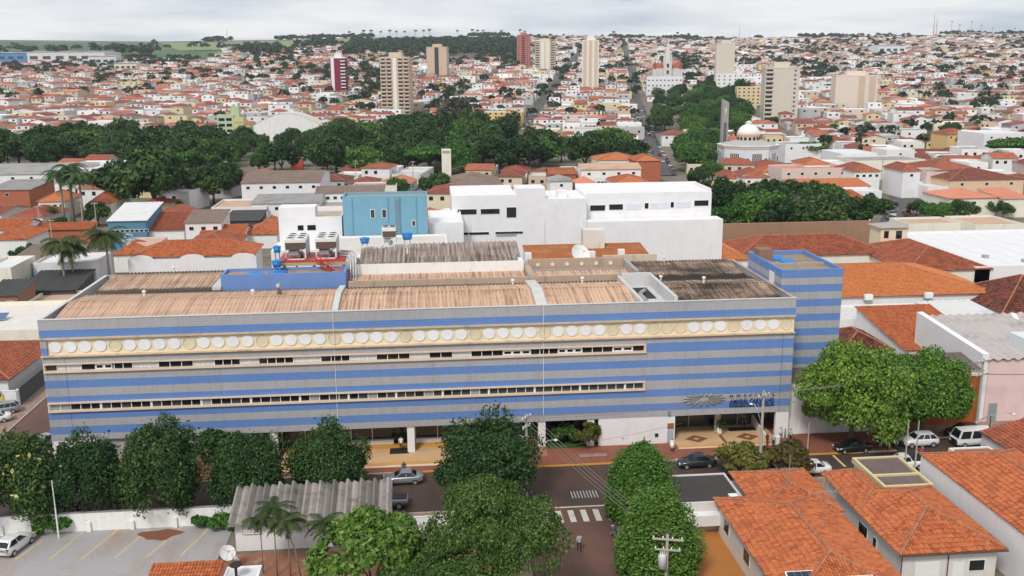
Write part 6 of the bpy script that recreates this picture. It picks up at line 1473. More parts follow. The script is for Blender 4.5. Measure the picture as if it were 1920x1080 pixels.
# ------------------------------------------------ tall blocks of the town centre
def tower(label, px, py, wpx, hpx, fl, cols, wall, dep=14, style='win', rot=R(-11), col2=None, top=True, trim=None):
    b = atT(px, py); d = proj(b)[2]; w = wpx*d/F_PX; h = hpx*d/F_PX
    t = thing('apartment_tower', label, 'tower block', (b.x, b.y+dep/2, b.z), rot); fh = h/fl
    MB().box(-w/2,w/2,-dep/2,dep/2,-3,h).build('wall', wall, t)
    if top: MB().box(-w*.22,w*.22,-dep*.25,dep*.25,h,h+fh*1.5).build('lift_house', trim or wall, t); MB().box(-w/2-.15,w/2+.15,-dep/2-.15,dep/2+.15,h,h+.8).build('parapet', trim or wall, t)
    for f in range(fl):
        z = f*fh
        for side, ww, pos in (('F', w, -dep/2), ('R', dep, w/2)):
            nc = cols if side == 'F' else 2
            for c in range(nc):
                u = -ww/2 + ww*(c+.5)/nc; kind = style[c % len(style)] if not isinstance(style, str) else style
                if side == 'R': kind = 'win'
                if kind == 'none': continue
                if kind == 'win': bx = (u-.75,u+.75,z+1.0,z+2.2); dpt = .06; mt = GL2; n_ = 'window'
                elif kind == 'bal': bx = (u-ww/nc*.44,u+ww/nc*.44,z+.1,z+1.15); dpt = 1.1; mt = trim or wall; n_ = 'balcony'
                elif kind == 'strip': bx = (u-ww/nc*.3,u+ww/nc*.3,z,z+fh); dpt = .15; mt = col2; n_ = 'facade_strip'
                m = MB()
                if side == 'F': m.box(bx[0],bx[1],pos-dpt,pos,bx[2],bx[3])
                else: m.box(pos,pos+.06,bx[0],bx[1],bx[2],bx[3])
                po = m.build(n_, mt, t)
                if kind == 'bal':
                    MB().box(bx[0]+.3,bx[1]-.3,pos-.05,pos,z+1.2,z+fh-.5).build('opening', GLASS, po)
    occ(b.x-w/2, b.x+w/2, b.y, b.y+dep, 6); return t
BEIGE = plaster('beige_tower', (.60,.48,.36), .2); BEIGE2 = plaster('sand_tower', (.56,.44,.33), .2); WTW = plaster('white_tower', (.74,.71,.65), .2); REDT = plaster('red_tower', (.42,.16,.14), .15); CRIM = plaster('crimson_tower', (.22,.02,.05), .1); GREIGE = plaster('greige_tower', (.60,.55,.46), .12); DGR = plaster('dark_strip', (.06,.055,.05), .1)
tower('beige tower with balconies and white centre strip', 746, 216, 54, 104, 15, 5, BEIGE, 15, ('bal','bal','strip','bal','bal'), col2=WHITE2)
tower('crimson tower with white window columns', 637, 178, 30, 66, 11, 3, CRIM, 8, ('strip','none','bal'), col2=WHITE2, trim=WHITE2)
tower('twin sand coloured tower with dark central groove', 822, 151, 38, 60, 14, 3, BEIGE2, 16, ('none','strip','none'), col2=DGR)
tower('slim red tower on the rising town side', 983, 131, 24, 62, 16, 3, REDT, 14, ('win','bal','win'))
tower('cream balcony tower right of the red one', 1024, 138, 38, 56, 13, 4, plaster('cream_tower',(.66,.58,.42),.2), 16, ('bal','strip','strip','bal'), col2=WTW)
tower('tall white tower with beige vertical stripes', 1109, 170, 31, 90, 17, 3, WTW, 15, ('strip','strip','strip'), col2=BEIGE)
tower('pale tower behind white town houses, with plain side', 1360, 166, 34, 80, 15, 2, GREIGE, 14, ('none','none'))
tower('broad greige tower with small side windows behind dome', 1467, 229, 62, 97, 12, 4, GREIGE, 18, ('bal','none','none','win'))
tower('wide pale block with brown right half', 1607, 203, 76, 58, 9, 4, plaster('pale_rose_block',(.70,.60,.52),.15), 18, ('none','none','strip','strip'), col2=BEIGE2)
tower('yellowish block with window grid left of greige tower', 1410, 204, 52, 40, 6, 6, plaster('yellowish_block',(.66,.54,.32),.2), 14, ('win',), top=False)
tower('white block with rows of lattice windows', 1375, 175, 60, 35, 5, 6, WHITE, 14, ('win',), top=False)
tower('yellow long block above the park trees', 950, 238, 66, 26, 4, 6, PW['yellow'], 14, ('win',), top=False)
# gothic church
sp_ = atT(1255, 160); go = thing('spired_church', 'white gothic church with tall central spire', 'church', (sp_.x, sp_.y+12, sp_.z), R(-11)); k = proj(sp_)[2]/F_PX
GW = plaster('gothic_white', (.62,.60,.58), .3); hgt = (160-76)*k
MB().box(-16,16,-10,10,0,hgt*.36).build('nave', GW, go); MB().box(-4.5,4.5,-14,-5,0,hgt*.50).build('tower_base', GW, go)
MB().lathe((0,-9.5,hgt*.50), [(4.2,0),(3.3,hgt*.14),(1.6,hgt*.32),(.15,hgt*.52)], 8).build('spire', GW, go)
for x in (-4,4):
    for y in (-13.5,-5.5): MB().lathe((x,y,hgt*.44), [(1.0,0),(1.0,hgt*.10),(.1,hgt*.24)], 6).build('pinnacle', GW, go)
for x in (-14,14): MB().box(x-2.4,x+2.4,-12,-6,0,hgt*.34).build('side_tower', GW, go); MB().lathe((x,-9,hgt*.34), [(2.6,0),(.1,hgt*.2)], 4).build('side_spire', PR['r'], go)
MB().add([(-16,-10,hgt*.36),(16,-10,hgt*.36),(16,10,hgt*.36),(-16,10,hgt*.36),(-16,0,hgt*.48),(16,0,hgt*.48)],[(0,1,5,4),(2,3,4,5),(0,4,3),(1,2,5)]).build('roof', PR['r'], go)
for z_ in (.1,.24,.38): MB().box(-1.2,1.2,-14.1,-14,hgt*z_,hgt*(z_+.08)).build('lancet_window', GLASS, go)
occ(sp_.x-20, sp_.x+20, sp_.y, sp_.y+25)
tower('white convent block below the gothic spire', 1249, 183, 66, 38, 4, 9, WHITE2, 18, ('win',), top=False)
# factory sheds and stadium on the far side
def farbox(label, px, py, wpx, hpx, dep, wall, roof, name, cat):
    b = atT(px, py); k = proj(b)[2]/F_PX; w, h = wpx*k, hpx*k; t = thing(name, label, cat, (b.x, b.y, b.z))
    MB().box(-w/2,w/2,0,dep,-4,h).build('wall', wall, t); n_ = max(2, int(w/30)); m = MB()
    for i in range(n_): x0, x1 = -w/2+w*i/n_, -w/2+w*(i+1)/n_; m.add([(x0,-1,h),(x1,-1,h),(x1,dep,h),(x0,dep,h),((x0+x1)/2,-1,h+1.5),((x0+x1)/2,dep,h+1.5)],[(0,4,5,3),(4,1,2,5),(0,1,4),(3,5,2)])
    m.build('roof', roof, t)
    for i in range(n_*2): MB().box(-w/2+w*(i+.2)/(n_*2),-w/2+w*(i+.8)/(n_*2),-.3,0,h*.3,h*.6).build('window_band', GL2, t)
    occ(b.x-w/2,b.x+w/2,b.y,b.y+dep,10); return t
FW, FB = plaster('factory_white',(.66,.66,.66),.2), plaster('factory_blue',(.10,.24,.48),.2); RGY = plaster('factory_roof',(.50,.49,.47),.3,streak=False)
farbox('blue trimmed factory shed on the far left hillside', 30, 115, 66, 15, 60, FB, RGY, 'factory', 'factory'); farbox('long pale factory halls below the green fields', 125, 117, 140, 19, 90, FW, RGY, 'factory', 'factory')
farbox('white factory office with teal windows on left hillside', 192, 121, 50, 15, 30, FW, RGY, 'factory', 'factory'); farbox('white walled depot right of the fields', 430, 107, 52, 7, 40, FW, plaster('sand_roof',(.6,.52,.4),.2), 'depot', 'depot')
farbox('row of pale flats left of the green fields', 236, 133, 40, 14, 20, plaster('flats_cream',(.70,.63,.52),.2), RGY, 'flats', 'flats')
farbox('wide white school hall in the right hillside town', 1672, 100, 52, 14, 40, WHITE2, RGY, 'school', 'school')
sb_ = atT(1825, 72); sk = proj(sb_)[2]/F_PX; stad = thing('stadium_stand', 'dark roofed stadium stand on right skyline', 'stadium', (sb_.x, sb_.y, sb_.z)); MB().box(-18*sk,18*sk,0,20,0,7*sk).build('stand', DGR, stad); MB().box(-19*sk,19*sk,-8,24,9*sk,11*sk).build('roof', CONC, stad)
for q in range(5): MB().cyl((-17*sk+q*8.5*sk,22,0),(-17*sk+q*8.5*sk,22,9*sk),1.2,n=5).build('column', CONC, stad)
for i, (px, top, lb) in enumerate([(1749,28,'tallest red lattice mast on right skyline'),(1754,34,'lattice mast just right of the tallest one'),(1782,42,'floodlight mast left of stadium'),(1797,48,'short floodlight mast left of stadium roof'),(1819,42,'floodlight mast right behind stadium'),(1838,49,'short floodlight mast right of stadium'),(1859,53,'floodlight mast far right of stadium'),(1901,54,'floodlight mast near right photo edge'),(1386,50,'thin mast on the skyline above pale tower'),(427,58,'thin mast above the far tree line')]):
    b = atT(px, 74 if px > 1000 else 84); kk = proj(b)[2]/F_PX; h = ((74 if px > 1000 else 84)-top)*kk; t = thing('skyline_mast', lb, 'mast', tuple(b)); MB().cyl((0,0,0),(0,0,h),1.5 if px in (1749,1754) else .7,.5,n=5).build('shaft', CONC if px not in (1749,1754) else plaster('mast_red',(.45,.25,.22),.1), t)
    if 1780 < px < 1905: MB().obox((0,0,h),5,1,3).build('lamp_rack', CONC, t)
# ------------------------------------------------------------------ the town behind: streets, trees, houses
rnd = random.Random(99)
GA = R(11.3); GV = Vector((math.sin(GA), math.cos(GA))); GU = Vector((math.cos(GA), -math.sin(GA))); GO = Vector((99, 384)); PITCHB = 86.0
def uv(x, y): d = Vector((x, y))-GO; return d.dot(GU), d.dot(GV)
def xy(u, v): p = GO + GU*u + GV*v; return p.x, p.y
def hgt(x, y): return terr(y) + (5.0*math.sin(x*.0042+1.2)*min(1, (y-700)/1400) if y > 700 else 0)
def strip_road(name, k, v0, v1, w=8.0, mat=None):
    m = MB(); n = int((v1-v0)/30)
    for i in range(n+1):
        v = v0+(v1-v0)*i/n
        for s_ in (-w/2, w/2): x, y = xy(k*PITCHB+s_, v); m.v.append((x, y, hgt(x, y)+.25))
        if i: m.f.append((2*i-2, 2*i-1, 2*i+1, 2*i)); m.m.append(0)
    return struct(name, m, mat or ASPHF)
for k in range(-4, 5): strip_road('town_street', k, 0 if k == 0 else (235 if k < 0 else 60), 1900, 7.5 if k in (0,-1) else 6)
m = MB(); m.poly([at(px, py, .02) for px, py in [(1640,432),(1724,432),(1716,400),(1712,384),(1790,372),(1760,356),(1705,345),(1668,350),(1666,385)]]); struct('right_street', m, ASPHF)
MB().poly([at(px,py,.05) for px,py in [(1722,368),(1755,372),(1760,364),(1735,360)]]).build('street_island', GRASSM, kind='structure')
# wooded areas (ground polygons) where no houses stand
def inpoly(p, P):
    c = False; j = len(P)-1
    for i in range(len(P)):
        if (P[i][1] > p[1]) != (P[j][1] > p[1]) and p[0] < (P[j][0]-P[i][0])*(p[1]-P[i][1])/(P[j][1]-P[i][1]) + P[i][0]: c = not c
        j = i
    return c
PARK = [(-330,470),(-185,430),(-60,398),(20,385),(52,390),(94,405),(100,448),(60,470),(52,520),(20,575),(-60,585),(-120,545),(-330,520)]
PLAZA = [tuple(at(*q)[:2]) for q in ((1225,262),(1405,258),(1395,208),(1232,205))]
CHT = [tuple(at(*q)[:2]) for q in ((1265,325),(1350,312),(1352,275),(1270,280))]
MASS = [tuple(at(*q)[:2]) for q in ((1335,440),(1640,436),(1640,400),(1340,392))]
WOODS = [PARK, PLAZA, CHT, MASS]
def free(x, y, r):
    for a, b, c, d in OCC:
        if a-r < x < b+r and c-r < y < d+r: return False
    return True
def ylim(px):
    if px < 420: return 112
    if px < 640: return 90
    if px < 800: return 86
    if px < 985: return 112
    return 66
# ---- houses on the town grid
WC = [('white',(.76,.75,.74)),('white',(.74,.73,.70)),('white',(.84,.83,.82)),('white',(.85,.85,.85)),('white',(.82,.81,.80)),('white',(.70,.69,.67)),('white',(.76,.75,.74)),('cream',(.68,.60,.46)),('pale pink',(.66,.53,.48)),('pale yellow',(.66,.56,.34)),('grey',(.46,.46,.46)),('sand',(.60,.48,.36))]
RC = [('orange',(.45,.135,.065)),('red',(.34,.085,.055)),('rust',(.40,.115,.065)),('brick red',(.29,.08,.06)),('salmon',(.50,.19,.125)),('brown',(.22,.105,.08)),('dark red',(.24,.07,.05))]
FC = [('white',(.82,.82,.82)),('white',(.78,.78,.78)),('grey',(.36,.355,.35)),('pale grey',(.52,.52,.52)),('dark grey',(.20,.20,.20))]
cand = []
def try_house(x, y, w, d, rot):
    z = hgt(x, y); px, py, dist = proj((x, y, z+3))
    if not (-60 < px < 1980) or py > 470 or py < ylim(px): return
    for P in WOODS:
        if inpoly((x, y), P) or inpoly((x, y-d*.5-6), P): return
    if not free(x, y, max(w, d)*.45): return
    if y < 300 and 1290 < px < 1740: return
    if rnd.random() < .10 and dist > 500: w, d = w*1.7, d*1.2; big = True
    else: big = False
    two = big or rnd.random() < (.22 if dist < 1100 else .12); h = rnd.uniform(5.8,7.6) if two else rnd.uniform(3.2,4.6)
    if rnd.random() < (.2 if big else .70 if px < 1000 else .58): st, rc = rnd.choice(('hip','hip','gable_x','gable_y')), rnd.choice(RC)
    else: st, rc = 'flat', rnd.choice(FC)
    cand.append((dist, x, y, z, w, d, h, st, rc, rnd.choice(WC), rot, px, py))
for bu in range(-26, 28):
    for bv in range(-6, 28):
        for i in range(6):
            for j in range(4):
                u = bu*PITCHB + 8 + (i+.5)*11.8; v = bv*PITCHB + 7 + (j+.5)*18.2
                x, y = xy(u + rnd.uniform(-.8,.8), v + rnd.uniform(-2,2))
                if y < 215 or y > 2740: continue
                if y < 385 and (-57 < x < -40): continue
                if rnd.random() < .07: continue
                try_house(x, y, rnd.uniform(8.8,11.6), rnd.uniform(10.5,17.0), -GA)
# a house on the wooded side or in front of another one is dropped when it would cover the road
def on_street(x, y, w):
    u, v = uv(x, y); k = round(u/PITCHB); return abs(u-k*PITCHB) < w/2+4.5
cand = [c for c in cand if not on_street(c[1], c[2], c[4]*.8)]
cand.sort()
OW, OR_ = objcol('house_wall', .85, .05, .3, .2), objcol('house_roof', .85, .18, .5, .45, (.10,.07,.055))
LM = [('domed church',1410,280),('beige balcony tower',746,190),('crimson tower',637,150),('twin sand tower',822,130),('red tower',983,110),('striped white tower',1109,130),('gothic spire',1255,150),('greige tower',1467,190),('wide pale block',1607,185),('green stepped building',437,245),('blue clinic',240,415),('yellow long block',950,225),('cream balcony tower',1024,120),('pale plain tower',1360,140),('stadium',1825,70),('factory halls',125,110),('salmon roofed house',1830,350),('royal palms',145,370),('ochre mansion',1800,245),('white gymnasium',525,335),('arched hall',545,245)]
def where(px, py):
    n, a, b = min(LM, key=lambda l: (l[1]-px)**2 + ((l[2]-py)*1.6)**2); dx, dy = px-a, (py-b)*1.6
    rel = ('left of' if dx < 0 else 'right of') if abs(dx) > abs(dy) else ('beyond' if dy < 0 else 'before')
    return rel, n, dx*dx+dy*dy
ORD = ['nearest','second nearest','third nearest','fourth nearest','fifth nearest','sixth nearest','seventh nearest','eighth nearest','ninth nearest','tenth nearest','eleventh nearest','twelfth nearest']
def nth(i): return '%d%s' % (i, 'th' if 10 < i % 100 < 14 else {1:'st',2:'nd',3:'rd'}.get(i % 10, 'th'))
def uniq(items):
    """items: list of (object, description, px, py) -> labels by description, side and rank from the nearest landmark"""
    g_ = {}
    for o, d, px, py in items: rel, n, q = where(px, py); g_.setdefault((d, rel, n), []).append((q, o))
    for (d, rel, n), ls in g_.items():
        ls.sort(key=lambda e_: e_[0])
        for i, (q, o) in enumerate(ls):
            o['label'] = '%s %s the %s' % (d, rel, n) if len(ls) == 1 else '%s, %s nearest %s %s' % (d, nth(i+1), rel, n)
NIND = 300
items = []
for c in cand[:NIND]:
    dist, x, y, z, w, d, h, st, rc, wc, rot, px, py = c
    t = thing('town_house', '', 'house', (x, y, z), rot, 'houses of the town behind the hospital')
    rise = rnd.uniform(1.3,2.0); m = MB(); pl, rid, gab = roof_planes(-w/2,w/2,-d/2,d/2,h,rise,st,.5)
    if st == 'flat':
        for q in ((-w/2,w/2,-d/2,-d/2+.2),(-w/2,w/2,d/2-.2,d/2),(-w/2,-w/2+.2,-d/2+.2,d/2-.2),(w/2-.2,w/2,-d/2+.2,d/2-.2)): m.box(*q,-1,h+.6)
    else:
        m.box(-w/2,w/2,-d/2,d/2,-1,h)
        for g_ in gab: m.poly(g_)
    o = m.build('wall', OW, t); o.color = (*wc[1],1)
    m = MB()
    if st == 'flat': m.box(-w/2+.2,w/2-.2,-d/2+.2,d/2-.2,h-.1,h)
    else:
        for P in pl:
            m.poly(P)
    o = m.build('roof', OR_, t); f_ = rnd.uniform(.8,1.15); o.color = tuple(min(1,q*f_) for q in rc[1])+(1,)
    for a, b in rid: MB().tube([a, b], .14, 5).build('ridge_cap', CAPM, o)
    for q in range(rnd.choice((2,3))):
        u = -w/2 + w*(q+.5)/3; MB().box(u-.6,u+.6,-d/2-.06,-d/2+.02,h-2.2,h-1.0).build('window', GLASS, t)
    if rnd.random() < .5: MB().box(w/2-.02,w/2+.06,-1,.4,h-2.2,h-1.0).build('window', GLASS, t)
    typ = {'hip':'hipped','gable_x':'gabled','gable_y':'gable-ended','flat':'flat'}[st]
    items.append((t, '%s%s house with %s %s roof' % ('tall ' if h > 5 else '', wc[0], rc[0], typ), px, py))
uniq(items)
# remaining houses: one mass, colours per face
V, Fc, CL, vo = [], [], [], 0
for c in cand[NIND:]:
    dist, x, y, z, w, d, h, st, rc, wc, rot, px, py = c
    co, si = math.cos(rot), math.sin(rot); rise = rnd.uniform(1.2,1.9); f_ = rnd.uniform(.75,1.15)
    T_ = lambda a, b, q: (x+a*co-b*si, y+a*si+b*co, z+q)
    V += [T_(a,b,q) for q in (-2,h) for a,b in ((-w/2,-d/2),(w/2,-d/2),(w/2,d/2),(-w/2,d/2))]; o = vo; vo += 8
    for f in ((0,1,5,4),(1,2,6,5),(2,3,7,6),(3,0,4,7)): Fc.append(tuple(o+i for i in f)); CL.append(wc[1])
    if st == 'flat': Fc.append((o+4,o+5,o+6,o+7)); CL.append(tuple(q*f_ for q in rc[1]))
    else:
        pl, rid, gab = roof_planes(-w/2,w/2,-d/2,d/2,h,rise,st,.5)
        for P in pl: V += [T_(*p) for p in P]; Fc.append(tuple(range(vo, vo+len(P)))); vo += len(P); CL.append(tuple(min(1,q*f_) for q in rc[1]))
        for P in gab: V += [T_(*p) for p in P]; Fc.append(tuple(range(vo, vo+len(P)))); vo += len(P); CL.append(wc[1])
    if dist < 1700:
        for q in range(2):
            u = -w/2 + w*(q+.5)/2; V += [T_(u-.8,-d/2-.06,h-2.2),T_(u+.8,-d/2-.06,h-2.2),T_(u+.8,-d/2-.06,h-1),T_(u-.8,-d/2-.06,h-1)]; Fc.append((vo,vo+1,vo+2,vo+3)); vo += 4; CL.append((.03,.03,.035))
me = bpy.data.meshes.new('far_houses'); me.from_pydata(V, [], Fc)
at_ = me.attributes.new('Col', 'FLOAT_COLOR', 'FACE'); at_.data.foreach_set('color', np.array([(*c_,1) for c_ in CL], dtype=np.float32).ravel())
t_ = NT('far_house_paint'); a_ = t_.new('ShaderNodeAttribute'); a_.attribute_name = 'Col'
b_ = t_.noise(t_.pos(), .25, 5, .7); bc = t_.mix(1.0, a_.outputs['Color'], t_.ramp(b_, [(.3,(.90,)*3),(.7,(1.06,)*3)]), 'MULTIPLY')
me.materials.append(t_.fin(bc, .85, .2)); me.update()
fh = obj('far_houses', me, None, 'stuff'); tag(fh, 'countless small tiled houses covering the far valley side', 'houses')
# ---- park and mid-ground trees, each its own
titems = []
def put(key, x, y, s_, desc, var=None, z=None, szz=None):
    z = hgt(x, y) if z is None else z; t = tree(key, '', (x, y, z), s_, None, rnd.randrange(9) if var is None else var, 'trees of the town and its park', szz=szz)
    px, py, _ = proj((x, y, z+8)); titems.append((t, desc, px, py)); return t
DESC = {'bush':'low bush','park':'dark leafy tree','parklite':'bright green tree','parkspread':'flat-topped spreading tree','grey':'greyish sparse tree'}
def fill(P, n, keys, s0, s1, mind):
    xs_, ys_ = [p[0] for p in P], [p[1] for p in P]; got = []
    for _ in range(n*40):
        x, y = rnd.uniform(min(xs_),max(xs_)), rnd.uniform(min(ys_),max(ys_))
        if not inpoly((x,y),P) or any((x-a)**2+(y-b)**2 < mind*mind for a,b in got) or not free(x,y,1): continue
        px, py, _ = proj((x,y,8))
        if not -40 < px < 1960: continue
        got.append((x,y)); k = rnd.choice(keys); s_ = rnd.uniform(s0,s1)*(.6 if 400 < px < 625 and y > 420 else 1); put(k, x, y, s_, DESC[k], szz=s_*rnd.uniform(.85,1.2))
        if len(got) >= n: break
fill(PARK, 150, ['park']*5+['parklite','parkspread'], .85, 1.35, 9.0)
fill(PLAZA, 62, ['parklite','park','parklite','park'], .75, 1.05, 7)
fill(CHT, 14, ['park','parklite'], .75, 1.0, 5.5)
fill(MASS, 30, ['parklite','park','park'], .62, .84, 5)
for px, py, k, s_, ds in [(232,398,'park',1.15,'huge dark spreading tree'),(292,405,'park',1.5,'huge dark spreading tree'),(335,388,'park',1.0,'dark leafy tree'),(402,384,'park',.95,'dark leafy tree'),(425,372,'park',.85,'dark leafy tree'),(195,372,'park',.75,'dark leafy tree'),
        (165,365,'parklite',.6,'bright green tree'),(1520,302,'parkspread',.75,'flat-topped bright tree'),(1500,302,'park',.6,'dark leafy tree'),(1485,435,'grey',.62,'greyish sparse tree'),(1300,350,'grey',.35,'greyish small tree'),(850,262,'grey',1.7,'tall greyish bare-topped tree'),(1335,345,'parklite',.7,'olive round tree'),(1310,352,'park',.55,'dark round tree'),
        (1800,290,'parklite',.8,'bright green tree'),(1870,318,'parklite',.6,'bright green tree'),(1900,310,'parkspread',1.0,'flat-topped bright tree'),(1780,265,'park',.8,'dark leafy tree'),(1560,252,'parklite',.55,'round green tree'),(1450,238,'park',.5,'dark round tree'),(1620,298,'park',.5,'dark round tree'),(1690,318,'park',.45,'dark round tree'),(1725,335,'park',.4,'dark round tree'),(1660,405,'park',.35,'dark round street tree'),(1718,405,'park',.35,'dark round street tree'),
        (1740,412,'parklite',.4,'low bushy tree'),(1765,415,'parklite',.42,'low bushy tree'),(1790,413,'park',.42,'low bushy tree'),(1815,415,'park',.4,'low bushy tree'),(1850,405,'parklite',.42,'low bright tree'),(1880,410,'park',.35,'low bushy tree'),(745,372,'parklite',.55,'bright green tree'),(815,375,'park',.65,'dark leafy tree'),(823,390,'parklite',.3,'small bright tree'),(1350,395,'parklite',.6,'bright green tree'),
        (40,500,'park',.3,'clipped dark hedge tree'),(60,490,'park',.3,'clipped dark hedge tree'),(28,465,'parklite',.28,'round light green tree'),(15,480,'park',.28,'clipped dark hedge tree'),(110,440,'park',.35,'dark leafy tree'),(310,440,'parklite',.35,'round light green tree'),(185,425,'park',.5,'dark leafy tree'),(545,395,'park',.3,'small dark tree'),(1690,460,'park',.01,'tiny shrub')][:-1]:
    b = atT(px, py); put(k, b.x, b.y, s_, ds)
# town trees between the houses: nearest ones single, the rest one mass
tc = []
for _ in range(5600):
    y = 380 + (2700-380)*math.sqrt(rnd.random()); x = rnd.uniform(-.55,.72)*y
    px, py, dist = proj((x,y,hgt(x,y)+4))
    if not -20 < px < 1940 or py > 300 or py < ylim(px)-6: continue
    if any(inpoly((x,y),P) for P in WOODS) or not free(x,y,3): continue
    if math.sin(x*.013+1.3)*math.sin(y*.009+.4) + rnd.uniform(-.6,.6) < .05: continue
    tc.append((dist,x,y))
for px0, py0, rpx, rpy, n in [(40,132,55,10,26),(310,122,60,10,34),(185,150,20,12,8),(520,120,70,14,40),(620,150,50,22,40),(690,150,30,30,46),(700,185,30,16,20),(1290,140,22,26,30),(1530,138,55,12,46),(1330,170,12,20,10),(500,105,40,8,26),(1640,105,40,8,20),(1780,95,60,6,24),(930,120,40,8,20),(180,118,60,6,24),(270,110,30,5,20)]:
    for _ in range(n):
        px, py = rnd.gauss(px0,rpx*.5), rnd.gauss(py0,rpy*.5)
        if py < 84: continue
        b = atT(px, py)
        if free(b.x,b.y,2): tc.append((proj(b)[2], b.x, b.y))
for k in (0,-1,-2):
    for i in range(60):
        x, y = xy(k*PITCHB+rnd.choice((-5.5,5.5)), rnd.uniform(60,1300))
        if proj((x,y,hgt(x,y)))[1] < 300 and y > 560 and rnd.random() < .22: tc.append((proj((x,y,hgt(x,y)))[2], x, y))
tc.sort()
nsingle = max(0, 296-len(titems))
for dist, x, y in tc[:nsingle]: k = rnd.choice(('park','park','parklite')); put(k, x, y, rnd.uniform(.4,.8), DESC[k])
uniq(titems)
rg = np.random.default_rng(12)
def clump(n, leaf, r):      # template crown for the far mass
    u = rg.normal(0,1,(n,3)); u /= np.linalg.norm(u,axis=1)[:,None]; u[:,2] = np.abs(u[:,2])*1.0-.25; return u*rg.uniform(.7,1.05,(n,1))*r, u
Cs, Ns = [], []
def far_tree(x, y, s_, n=46):
    c_, n_ = clump(n, 1, 1); a = rg.uniform(.75,1.25,3); Cs.append(c_*s_*a*np.array([1,1,.85]) + np.array([x,y,hgt(x,y)+s_*1.15])); Ns.append(n_+np.array([0,0,.5]))
for dist, x, y in tc[nsingle:]: far_tree(x, y, rnd.uniform(3.2,6.2))
fm = leaf_mesh('far_trees', np.concatenate(Cs), np.concatenate(Ns), 1.7, leafmat('far_leaf', (.012,.030,.012), (.026,.055,.018), (.05,.085,.025)), rg, .75, .5)
ft = obj('far_trees', fm, None, 'stuff'); tag(ft, 'scattered dark trees among the far houses', 'trees')
# woodland on the far ridge
Cs, Ns = [], []
for _ in range(900):
    px = rnd.uniform(800,985) if rnd.random() < .72 else rnd.uniform(650,800); py = rnd.triangular(80,112,94); b = atT(px, py); far_tree(b.x, b.y, rnd.uniform(5,9), 34)
for _ in range(900):
    px = rnd.uniform(380,1930); b = atT(px, 74); y = rnd.uniform(2600,2740); x = b.x*y/b.y
    if math.sin(px*.05)+math.sin(px*.021+1) + (.7 if px < 700 else 0) < .35: continue
    far_tree(x, y, rnd.uniform(4,7), 30)
for px0, py0, n in [(30,98,10),(90,97,10),(190,95,12),(300,90,3),(370,92,3),(255,101,24),(470,98,20),(505,103,14),(600,92,30)]:
    for _ in range(n): b = atT(rnd.gauss(px0,20), rnd.gauss(py0,1.5)); far_tree(b.x, b.y, rnd.uniform(6,12), 34)
wd = obj('far_woodland', leaf_mesh('far_woodland', np.concatenate(Cs), np.concatenate(Ns), 3.2, MATS['far_leaf'], rg, .8, .5), None, 'stuff'); tag(wd, 'dark woodland and tree lines along the far ridge', 'woodland')
# fields on the left ridge
def field(name, pts, mat, dz):
    P = [atT(*q) for q in pts]; m = MB(); n = 12
    top = [P[0].lerp(P[1], i/n) for i in range(n+1)]; bot = [P[3].lerp(P[2], i/n) for i in range(n+1)]
    for j in range(9):
        for i in range(n+1): q = bot[i].lerp(top[i], j/8); m.v.append((q.x, q.y, hgt(q.x, q.y)+dz))
    for j in range(8):
        for i in range(n): a = j*(n+1)+i; m.f.append((a,a+1,a+n+2,a+n+1)); m.m.append(0)
    struct(name, m, mat)
FD = plaster('dark_crop', (.075,.135,.055), .4, (.05,.09,.035), streak=False, scale=.02); FL = plaster('light_crop', (.21,.25,.10), .4, (.14,.18,.06), streak=False, scale=.02)
field('field', [(-60,79),(560,77),(520,108),(-60,112)], FD, 1.0); field('field', [(300,78),(720,76),(640,91),(335,94)], FL, 2.0); field('field', [(630,112),(712,112),(712,126),(632,127)], FD, 1.2)
# palms
for px, py, k, s_, lb in [(125,560,'queen',1.3,'left queen palm in front of blank white building'),(142,556,'queen',1.2,'right queen palm of the pair by blank white building'),(208,545,'queen',1.35,'dense queen palm at far left roof corner'),(122,428,'royal',1.25,'left royal palm with pale trunk by cream institute'),(140,424,'royal',1.35,'middle royal palm by cream institute'),(158,428,'royal',1.2,'right royal palm by cream institute'),
        (100,425,'queen',.6,'short palm below the royal palms'),(480,372,'queen',.85,'coconut palm beside white hall'),(338,408,'queen',.55,'small palm by two storey white house'),(460,365,'queen',.6,'small palm left of coconut palm'),(1625,262,'royal',.8,'palm among red roofs right of greige tower'),(1830,258,'royal',.8,'palm beside the ochre mansion'),(770,170,'royal',.9,'palm right of beige tower foot'),(670,190,'royal',.9,'palm left of beige tower foot')]:
    b = atT(px, py); palm(k, lb, tuple(b), s_)
items = []
for px, py in [(656,82),(683,80),(697,80),(715,79),(732,78),(744,78),(760,77),(780,78),(795,77),(806,77),(858,76),(886,76),(896,76),(906,76),(940,75),(975,75),(984,74),(1150,73),(1270,72),(1290,71)]:
    b = atT(px, 88); y = 2690; x = b.x*y/b.y; t = palm('royal', '', (x, y, hgt(x, 2690)), rnd.uniform(1.25,1.6), group='palms on the far ridge'); items.append((px, t))
for i, (px, t) in enumerate(items): t['label'] = 'tall palm on the far skyline, number %s from the left' % ['one','two','three','four','five','six','seven','eight','nine','ten','eleven','twelve','thirteen','fourteen','fifteen','sixteen','seventeen','eighteen','nineteen','twenty'][i]
